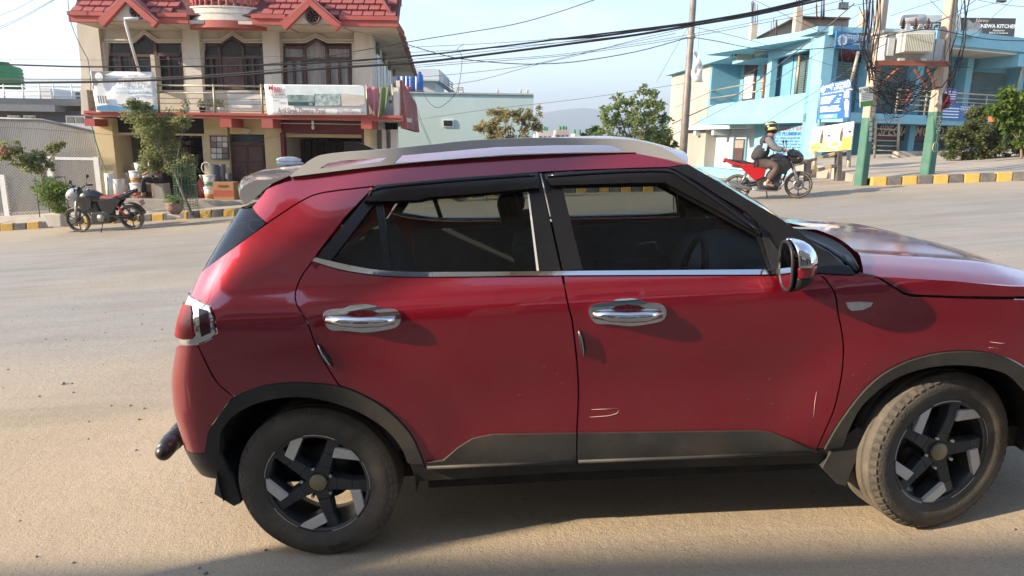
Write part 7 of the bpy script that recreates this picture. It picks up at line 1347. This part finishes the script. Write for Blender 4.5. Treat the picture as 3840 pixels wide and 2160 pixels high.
    put('chain_guard', MB().prism([(-.15, .12, .42), (-.66, .12, .36), (-.66, .12, .33), (-.15, .12, .37)], (0, .02, 0)), M_MB, t); put('side_stand', MB().tube([(-.02, .12, .28), (.02, .26, .02)], .013, 6), M_MB, t); return t
def place(o, gf, gr, lean=0.0):   # stand a motorcycle on its two tyre contacts
    f = (gf - gr); c = (gf + gr) / 2; x = f.normalized(); zz_ = Vector((0, 0, 1)); y = zz_.cross(x).normalized(); z = x.cross(y)
    y2 = y * math.cos(lean) + z * math.sin(lean) * -1; z2 = x.cross(y2); sc = f.length / 1.32
    o.matrix_world = Matrix(((x.x, y2.x, z2.x, c.x), (x.y, y2.y, z2.y, c.y), (x.z, y2.z, z2.z, c.z), (0, 0, 0, 1))); return sc
def road(d, y): p = ground_at(d, y); return Vector((p.x, p.y, gz(p.x, p.y)))
def axle_pair(p, dirv, wb=1.32): dirv = Vector((dirv[0], dirv[1], 0)).normalized(); a = p + dirv * wb / 2; b = p - dirv * wb / 2; return Vector((a.x, a.y, gz(a.x, a.y) + .004)), Vector((b.x, b.y, gz(b.x, b.y) + .004))
k1 = moto('black and red motorcycle parked on its stand by the kerb before the mesh fence', M_MB, mat('bike_seat_red', (.20, .03, .03), .6, var=.2), M_MB, None, mat('bike_silver_cowl', (.35, .36, .37), .35, .3)); pf, pr = road(210, 584), road(335, 577); c = (pf + pr) / 2; place(k1, *axle_pair(c, pf - pr, 1.24), lean=math.radians(9)); k1.matrix_world = k1.matrix_world @ Matrix.Scale(.94, 4)
k2 = moto('bright red motorcycle being ridden up the road to the right', M_MB, M_MBS, M_MR); pf, pr = road(2000, 499), road(1868, 500); pr = Vector((pr.x, pr.y + .55, 0)); c = (road(1934, 503)); c.y += .1; place(k2, *axle_pair(c, Vector((1, -.28, 0)), 1.22)); k2.matrix_world = k2.matrix_world @ Matrix.Scale(.92, 4)
k3 = moto('dark scooter like motorcycle parked by the far kerb, seen through the car windows', M_MB, M_MBS, M_MB); pc = at(1225, 522, 17.0); pc = Vector((pc.x, 17.0, gz(pc.x, 17.0))); place(k3, *axle_pair(pc, Vector((-1, -.05, 0))), lean=math.radians(8))
# ------------------------------------------------------------------ people
def skin(name, verts, edges, rad, m, parent, root=0, sub=2):
    me = bpy.data.meshes.new(name); me.from_pydata(verts, edges, []); o = bpy.data.objects.new(name, me); COL.objects.link(o); o.parent = parent; me.materials.append(m)
    o.modifiers.new('skin', 'SKIN'); sv = me.skin_vertices[0].data
    for i, r in enumerate(rad): sv[i].radius = (r, r) if not isinstance(r, tuple) else r; sv[i].use_root = (i == root)
    s = o.modifiers.new('sub', 'SUBSURF'); s.levels = sub; s.render_levels = sub
    dg = bpy.context.evaluated_depsgraph_get(); m2 = bpy.data.meshes.new_from_object(o.evaluated_get(dg)); o.modifiers.clear(); o.data = m2; bpy.data.meshes.remove(me)
    for p in m2.polygons: p.use_smooth = True
    if not m2.materials: m2.materials.append(m)
    return o
M_SKIN = mat('skin', (.30, .155, .095), .6, var=.06, scale=8); M_VEST = mat('charcoal_vest', (.035, .032, .034), .8, var=.2, scale=7); M_SLV = mat('grey_sleeve', (.13, .13, .14), .85, var=.15, scale=9); M_TRS = mat('brown_trousers', (.10, .07, .06), .9, var=.2, scale=8); M_PAN = mat('pale_blue_panel', (.35, .48, .62), .8)
rid = thing('person', 'motorcycle rider in dark vest, grey sleeves, brown trousers and striped helmet', 'person', mw=k2.matrix_world.copy())
HIP, CH, NK, HD = (-.20, 0, .90), (-.06, 0, 1.19), (.04, 0, 1.38), (0.09, 0, 1.50)
SH = lambda s: (-.01, s * .19, 1.34); EL = lambda s: (.14, s * .30, 1.14); HA = lambda s: (.36, s * .32, 1.09); KN = lambda s: (.22, s * .17, .74); AN = lambda s: (-.04, s * .17, .36); TO = lambda s: (.14, s * .18, .30)
V = [HIP, CH, NK, HD, SH(-1), EL(-1), HA(-1), SH(1), EL(1), HA(1), (-.16, -.10, .84), KN(-1), AN(-1), TO(-1), (-.16, .10, .84), KN(1), AN(1), TO(1)]
E_ = [(0, 1), (1, 2), (2, 3), (2, 4), (4, 5), (5, 6), (2, 7), (7, 8), (8, 9), (0, 10), (10, 11), (11, 12), (12, 13), (0, 14), (14, 15), (15, 16), (16, 17)]
skin('body', V, E_, [.13, .13, .055, .085, .055, .04, .03, .055, .04, .03, .09, .06, .038, .03, .09, .06, .038, .03], M_SKIN, rid)
skin('trousers', [HIP, V[10], KN(-1), (.0, -.17, .44), V[14], KN(1), (.0, .17, .44)], [(0, 1), (1, 2), (2, 3), (0, 4), (4, 5), (5, 6)], [.17, .13, .105, .09, .13, .105, .09], M_TRS, rid)
skin('vest', [(-.22, 0, .86), (-.20, 0, 1.0), CH, (0, 0, 1.34), (0, -.14, 1.34), (0, .14, 1.34)], [(0, 1), (1, 2), (2, 3), (3, 4), (3, 5)], [(.20, .19), (.205, .19), (.21, .19), (.16, .16), .125, .125], M_VEST, rid)
for s in (-1, 1):
    skin('sleeve', [(0, s * .16, 1.34), SH(s), EL(s), (.30, s * .315, 1.10)], [(0, 1), (1, 2), (2, 3)], [.085, .09, .075, .058], M_SLV, rid)
    skin('hand', [(.32, s * .32, 1.10), (.38, s * .32, 1.10), (.40, s * .35, 1.06), (.41, s * .32, 1.055), (.40, s * .29, 1.06), (.36, s * .27, 1.08)], [(0, 1), (1, 2), (1, 3), (1, 4), (0, 5)], [.03, .032, .012, .012, .012, .013], M_SKIN, rid, sub=1)
    put('sandal', MB().prism([(-.08, s * .18 - .045, .285), (.17, s * .18 - .045, .275), (.19, s * .18, .275), (.17, s * .18 + .045, .275), (-.08, s * .18 + .045, .285)], (0, 0, -.025)), M_BLKM, rid)
put('vest_panel', MB().grid([[(-.15 + .05 * i + .012 * j, -.175 - .012 * math.sin(i), 1.10 + .055 * j) for i in range(3)] for j in range(4)]), M_PAN, rid)
hel = put('helmet', MB().ell((.07, 0, 1.60), (.155, .130, .145), 18, 12), M_BLK, rid); put('helmet_band', MB().lathe([(.134, -.03), (.136, 0), (.134, .03)], (0.072, 0, 1.58), 'z', 24), mat('helmet_yellow', (.62, .55, .20), .3), hel); hel.data.transform(Matrix.Identity(4))
for s in (-1, 1): put('helmet_stripe', MB().tube([(-.06, s * .06, 1.68), (.06, s * .10, 1.695), (.16, s * .075, 1.67)], .018, 6), MATS['helmet_yellow'] if s < 0 else M_MR, hel)
put('visor', MB().grid([[(.075 + .15 * math.cos(a), .125 * math.sin(a), z - .02) for a in [math.radians(-70 + 14 * k) for k in range(11)]] for z in (1.575, 1.61, 1.645)]), M_PANE, hel); put('face', MB().ell((.145, 0, 1.53), (.065, .06, .07), 10, 8), M_SKIN, rid)
# shop keeper sitting before the paint shop
gs_ = at(408, 507, 18.95); gs_.z = FLZ; man = thing('person', 'man in dark shirt and trousers sitting bent forward among the paint buckets', 'person', gs_, (0, 0, math.radians(-150)))
V2 = [(0, 0, .50), (.08, 0, .78), (.14, 0, .98), (.20, 0, 1.10), (.12, -.18, .93), (.26, -.24, .72), (.44, -.14, .62), (.12, .18, .93), (.26, .24, .72), (.44, .14, .62), (.05, -.10, .48), (.42, -.15, .50), (.40, -.14, .08), (.56, -.15, .04), (.05, .10, .48), (.42, .15, .50), (.46, .14, .08), (.62, .15, .04)]
skin('body', V2, E_, [.13, .13, .05, .085, .05, .038, .028, .05, .038, .028, .085, .058, .04, .03, .085, .058, .04, .03], M_SKIN, man)
skin('trousers', [V2[0], V2[10], V2[11], (.40, -.14, .14), V2[14], V2[15], (.46, .14, .14)], [(0, 1), (1, 2), (2, 3), (0, 4), (4, 5), (5, 6)], [.14, .10, .075, .06, .10, .075, .06], mat('black_trousers', (.018, .018, .022), .9), man); skin('shirt', [(0, 0, .52), V2[1], (.13, 0, .93), V2[4], (.22, -.22, .80), V2[7], (.22, .22, .80)], [(0, 1), (1, 2), (2, 3), (3, 4), (2, 5), (5, 6)], [.15, .155, .10, .075, .06, .075, .06], mat('dark_shirt', (.05, .045, .05), .9, var=.3), man); put('hair', MB().ell((.20, 0, 1.19), (.10, .085, .07), 12, 8), M_BLKM, man)
put('stool', MB().box(-.17, .17, -.17, .17, 0, .40), M_CONC, None, 'low block seat under the sitting man', 'stool', loc=gs_)
# ------------------------------------------------------------------ goods of the shops
M_BUC = mat('bucket_white', (.68, .67, .63), .45, var=.05, scale=5, dirt=.3, dirtcol=(.5, .45, .38)); M_BL1 = mat('bucket_label_orange', (.55, .20, .04), .5, var=.2, scale=6); M_BL2 = mat('bucket_label_red', (.40, .08, .05), .5, var=.2); M_BL3 = mat('bucket_label_green', (.08, .25, .15), .5)
ME_B = {}
def bucket(label, d, y, Y, r, h, lm, z=None, group='paint buckets'):
    p = at(d, y, Y); p.z = FLZ if z is None else z; t = thing('paint_bucket', label, 'bucket', p, group=group); put('body', MB().lathe([(r * .84, 0), (r, h * .93)], n=22), M_BUC, t); put('lid', MB().lathe([(r * 1.05, h * .90), (r * 1.05, h * .99), (r * .9, h)], n=22), M_BUC, t); put('label_band', MB().lathe([(r * .87, h * .10), (r * .945, h * .42)], n=22), lm, t); put('handle', MB().tube([(r * 1.04 * math.cos(a), -r * .6 * abs(math.sin(a)) * .3 - r * .9, h * .85 - h * .45 * math.sin(a)) for a in [math.pi * k / 10 for k in range(11)]], .004, 4), M_STEEL, t); return p
b0 = bucket('large paint bucket with red label on the shop step, lowest of two', 351, 508, 18.9, .20, .40, M_BL2); bucket('paint bucket with orange label stacked on the large red labelled one', 345, 470, 18.9, .165, .32, M_BL1, FLZ + .405)
bucket('pale paint bucket behind the stacked pair, at floor level', 368, 505, 19.3, .17, .36, M_BL1); bucket('upper pale bucket behind the stacked pair', 357, 460, 19.4, .15, .30, M_BL3, FLZ + .62); bucket('middle pale bucket on the stack behind', 369, 460, 19.3, .15, .28, M_BUC, FLZ + .365)
bucket('orange labelled bucket left of the sitting man, lowest of the pile', 391, 508, 19.2, .17, .36, M_BL1); bucket('second bucket in the pile by the sitting man', 391, 470, 19.2, .165, .30, M_BL1, FLZ + .365); bucket('top bucket of the pile by the sitting man', 390, 440, 19.2, .165, .30, M_BUC, FLZ + .67)
bucket('lower of two buckets before the brown door', 531, 508, 18.95, .165, .32, M_BL1); bucket('upper of two buckets before the brown door', 529, 480, 18.95, .16, .32, M_BL3, FLZ + .325)
for k, (d, y0, r, lab) in enumerate(((283, 436, .13, 'tall white plastic roll standing at the yellow corner pillar'), (304, 450, .15, 'clear wrapped pale roll beside the tall white roll'))): p = at(d, 508, 18.85); p.z = FLZ; h = at(d, y0, 18.85).z - FLZ; put('sheet_roll', MB().lathe([(r, 0), (r, h), (r * .5, h), (r * .5, h * .7)], n=20), M_BUC if k == 0 else mat('wrapped_roll', (.50, .46, .42), .3, col2=(.62, .58, .54), scale=3, stretch=(9, 9, 1)), None, lab, 'roll', 'rolls of sheet', loc=p)
for k, (d, y0, r, lab, c) in enumerate(((543, 414, .155, 'thick dark grey mat roll leaning between window and door', (.09, .095, .10)), (562, 413, .09, 'thin brown grey mat roll leaning by the door frame', (.13, .115, .105)), (577, 436, .095, 'short grey mat roll standing against the brown door', (.10, .10, .11)))): p = at(d, 470, 19.15); p.z = FLZ; h = at(d, y0, 19.15).z - FLZ; put('mat_roll', MB().lathe([(r, 0), (r, h), (r * .6, h), (r * .6, h * .8)], n=18), mat('mat_roll_%d' % k, c, .8, var=.2, scale=10), None, lab, 'roll', 'rolls of mat', loc=p)
p = at(571, 508, 18.85); cb_ = thing('cardboard_box', 'orange brown cardboard box with red print standing below the mat rolls', 'box', (p.x, p.y, FLZ)); put('carton', MB().box(-.29, .27, -.15, .2, 0, .47), mat('cardboard', (.40, .21, .09), .85, var=.12, scale=4), cb_, bevel=.006); put('print_band', MB().box(-.285, .265, -.156, -.152, .09, .25), mat('carton_red', (.38, .08, .05), .8), cb_); text('GLAM', .10, mat('carton_print', (.10, .03, .02), .8), frame_mat((-.02, -.158, .36), (1, 0, 0), (0, 0, 1)), cb_)
p = at(513, 506, 19.3); gc = thing('gas_cylinder', 'red gas cylinder in the dark doorway beside the buckets', 'cylinder', (p.x, p.y, FLZ)); put('body', MB().lathe([(.10, 0), (.14, .05), (.14, .42), (.08, .52), (.04, .54)], n=18), mat('cylinder_red', (.35, .06, .05), .5), gc); put('collar', MB().lathe([(.07, .52), (.075, .62)], n=14), M_STEEL, gc)
hs = thing('hose_ring', 'pale ring of hose hanging at the dark doorway', 'hose'); c = at(519, 422, 19.3); put('coil', MB().tube([(c.x + .13 * math.cos(a), c.y, c.z + .15 * math.sin(a)) for a in [2 * math.pi * k / 20 for k in range(21)]], .012, 6), M_WHITE, hs)
pbox('shop_counter', 302, 434, 382, 506, 19.6, 20.1, mat('counter_grey', (.36, .37, .38), .6), None, bevel=.01, label='pale grey shop counter inside the paint shop opening', cat='counter')
sh_ = thing('shop_shelf', 'dim shelves full of paint tins inside the left shop', 'shelf'); rnd = random.Random(9)
for j in range(6):
    y = 432 - j * 17; pbox('board', 292, y, 505, y + 1.5, 22.0, 22.5, M_WOOD, sh_)
    for i in range(22):
        if rnd.random() < .2: continue
        d = 296 + i * 9.4 + rnd.uniform(-1, 1); h = rnd.uniform(7, 13); pbox('tin', d, y - h, d + rnd.uniform(5, 8), y, 21.9, 22.2, mat('tin_%d' % rnd.randrange(7), [(.30, .06, .05), (.45, .42, .38), (.05, .12, .10), (.40, .25, .08), (.10, .10, .14), (.35, .33, .30), (.22, .05, .08)][rnd.randrange(7)], .5), sh_)
cr_ = thing('carpet_rolls', 'dark hanging carpets inside the right shop', 'carpet'); rnd = random.Random(12)
for i in range(12): d = 722 + i * 16; pbox('carpet', d, 352 + rnd.uniform(-2, 6), d + 14, 470, 21.5, 21.6, mat('carpet_%d' % (i % 4), [(.05, .03, .028), (.03, .03, .035), (.08, .03, .03), (.05, .045, .04)][i % 4], .9, var=.5, scale=6), cr_)
for k, (d, y, lab) in enumerate(((727, 423, 'lower pale blue sack stacked before the right shop'), (730, 411, 'middle pale blue sack stacked before the right shop'), (727, 402, 'upper white sack stacked before the right shop'))): put('sack', MB().ell(at(d, y, 18.9), (.40 - .03 * k, .25, .085), 16, 8), mat('sack_%d' % k, [(.32, .42, .60), (.38, .48, .62), (.62, .64, .66)][k], .6, var=.15, scale=6), None, lab, 'sack', 'sacks before the right shop')
ss = at(727, 430, 18.9); put('sack_stand', MB().box(ss.x - .35, ss.x + .35, 18.7, 19.1, FLZ, ss.z - .03), M_WOOD, None, 'wooden crate under the sacks, hidden behind the car', 'crate')
# plastic chair on the far balcony
c = ptR(sR(2238), zS1 + .12, .6); chs = thing('chair', 'dark red chair on the upper balcony behind the cables', 'chair', c); M_CHR2 = mat('chair_red', (.25, .05, .03), .5)
for a, b in ((-.2, -.2), (.2, -.2), (.2, .2), (-.2, .2)): put('leg', MB().tube([(a, b, 0), (a * .9, b * .9, .45)], .025, 5), M_BLKM, chs)
put('seat', MB().box(-.22, .22, -.22, .22, .45, .50), M_CHR2, chs); put('backrest', MB().prism([(.18, -.2, .5), (.22, -.2, .5), (.30, -.2, .98), (.26, -.2, .98)], (0, .4, 0)), M_CHR2, chs)
# weeds at the forecourt crack
wg = ground_at(2215, 415, .1); leaves_o = leaves('weeds', [((wg.x, wg.y, wg.z + .05), (.6, .4, .05), 1), ((wg.x + .5, wg.y - .6, wg.z + .03), (.35, .3, .04), .5)], 500, .07, M_LF2, None, 61); tag(leaves_o, 'low weeds growing from a crack in the forecourt between the poles', 'weeds', kind='stuff')
# ------------------------------------------------------------------ the near side of the street, behind the viewer (shades the foreground, shows in the car's lacquer)
nb = thing('shop_house', 'tall plain shop house on the near side of the road behind the viewer', 'building'); NY = -2.7
M_NB = mat('near_wall', (.40, .36, .31), .9, col2=(.48, .43, .37), scale=.8, dirt=.4, dirtcol=(.25, .2, .16))
NT = 8.25
put('wall', MB().box(-24.7, 16, NY - 9, NY - 1.0, -3, NT - .3), M_NB, nb); put('roof_slab', MB().box(-24.7, 16.3, NY - 9.3, NY, NT - .22, NT), M_CREAM, nb)
for k in range(13): x = -24 + k * 2.9; w = put('window', MB().box(x + .4, x + 1.9, NY - .99, NY - .9, 4.4, 5.9), M_WHITE, nb); put('pane', MB().box(x + .5, x + 1.8, NY - .9, NY - .88, 4.5, 5.8), M_PANE, w)
for k in range(12): x = -22 + k * 3.1; put('shutter', MB().box(x, x + 2.4, NY - .99, NY - .93, -.2 + .08 * x, 2.5 + .03 * x), M_SHUT if k % 3 else M_MAROON, nb)
put('canopy', MB().prism([(-12, NY + .2, 3.0), (15, NY + .2, 3.0), (15, NY - 1, 3.7), (-12, NY - 1, 3.7)], (0, 0, .1)), M_REDT, nb)
sg_ = put('sign', MB().box(-.4, 4.2, NY + .22, NY + .27, 2.3, 2.95), M_VINYL, nb); text('STORE', .5, M_LETK, frame_mat((2.2, NY + .28, 2.62), (-1, 0, 0), (0, 0, 1)), sg_)

# street trees on the near side, behind the viewer
def near_tree(label, x, y, h, r, seed):
    b = Vector((x, y, gz(x, y))); t = thing('street_tree', label, 'tree', b); rn = random.Random(seed); put('trunk', MB().tube([(0, 0, -.1), (.05, 0, h * .4), (.0, .05, h * .75)], [.11, .09, .05], 8), M_BARK, t); cl = []
    for k in range(16): a = rn.uniform(0, 6.28); q = rn.uniform(.2, 1) * r; c = (q * math.cos(a), q * math.sin(a), h * rn.uniform(.55, 1.0)); cl.append((c, (.5, .5, .4), 1)); put('limb', MB().tube([(0, .02, h * .5), (c[0] * .5, c[1] * .5, h * .6), c], [.04, .03, .01], 5), M_BARK, t)
    leaves('crown', cl, 2600, .13, M_LF2, t, seed)
near_tree('round street tree on the near roadside left of the viewer', -10.5, -1.2, 4.6, 1.3, 71)

np_ = Vector((-8.8, .63, gz(-8.8, .63))); npl = thing('utility_pole', 'concrete power pole on the near roadside left of the viewer', 'pole', np_); put('shaft', MB().tube([(0, 0, -.2), (0, 0, 7.5)], [.15, .11], 14), M_POLE, npl); put('cross_arm', MB().box(-.6, .6, -.05, .05, 7.0, 7.1), M_RUST, npl)
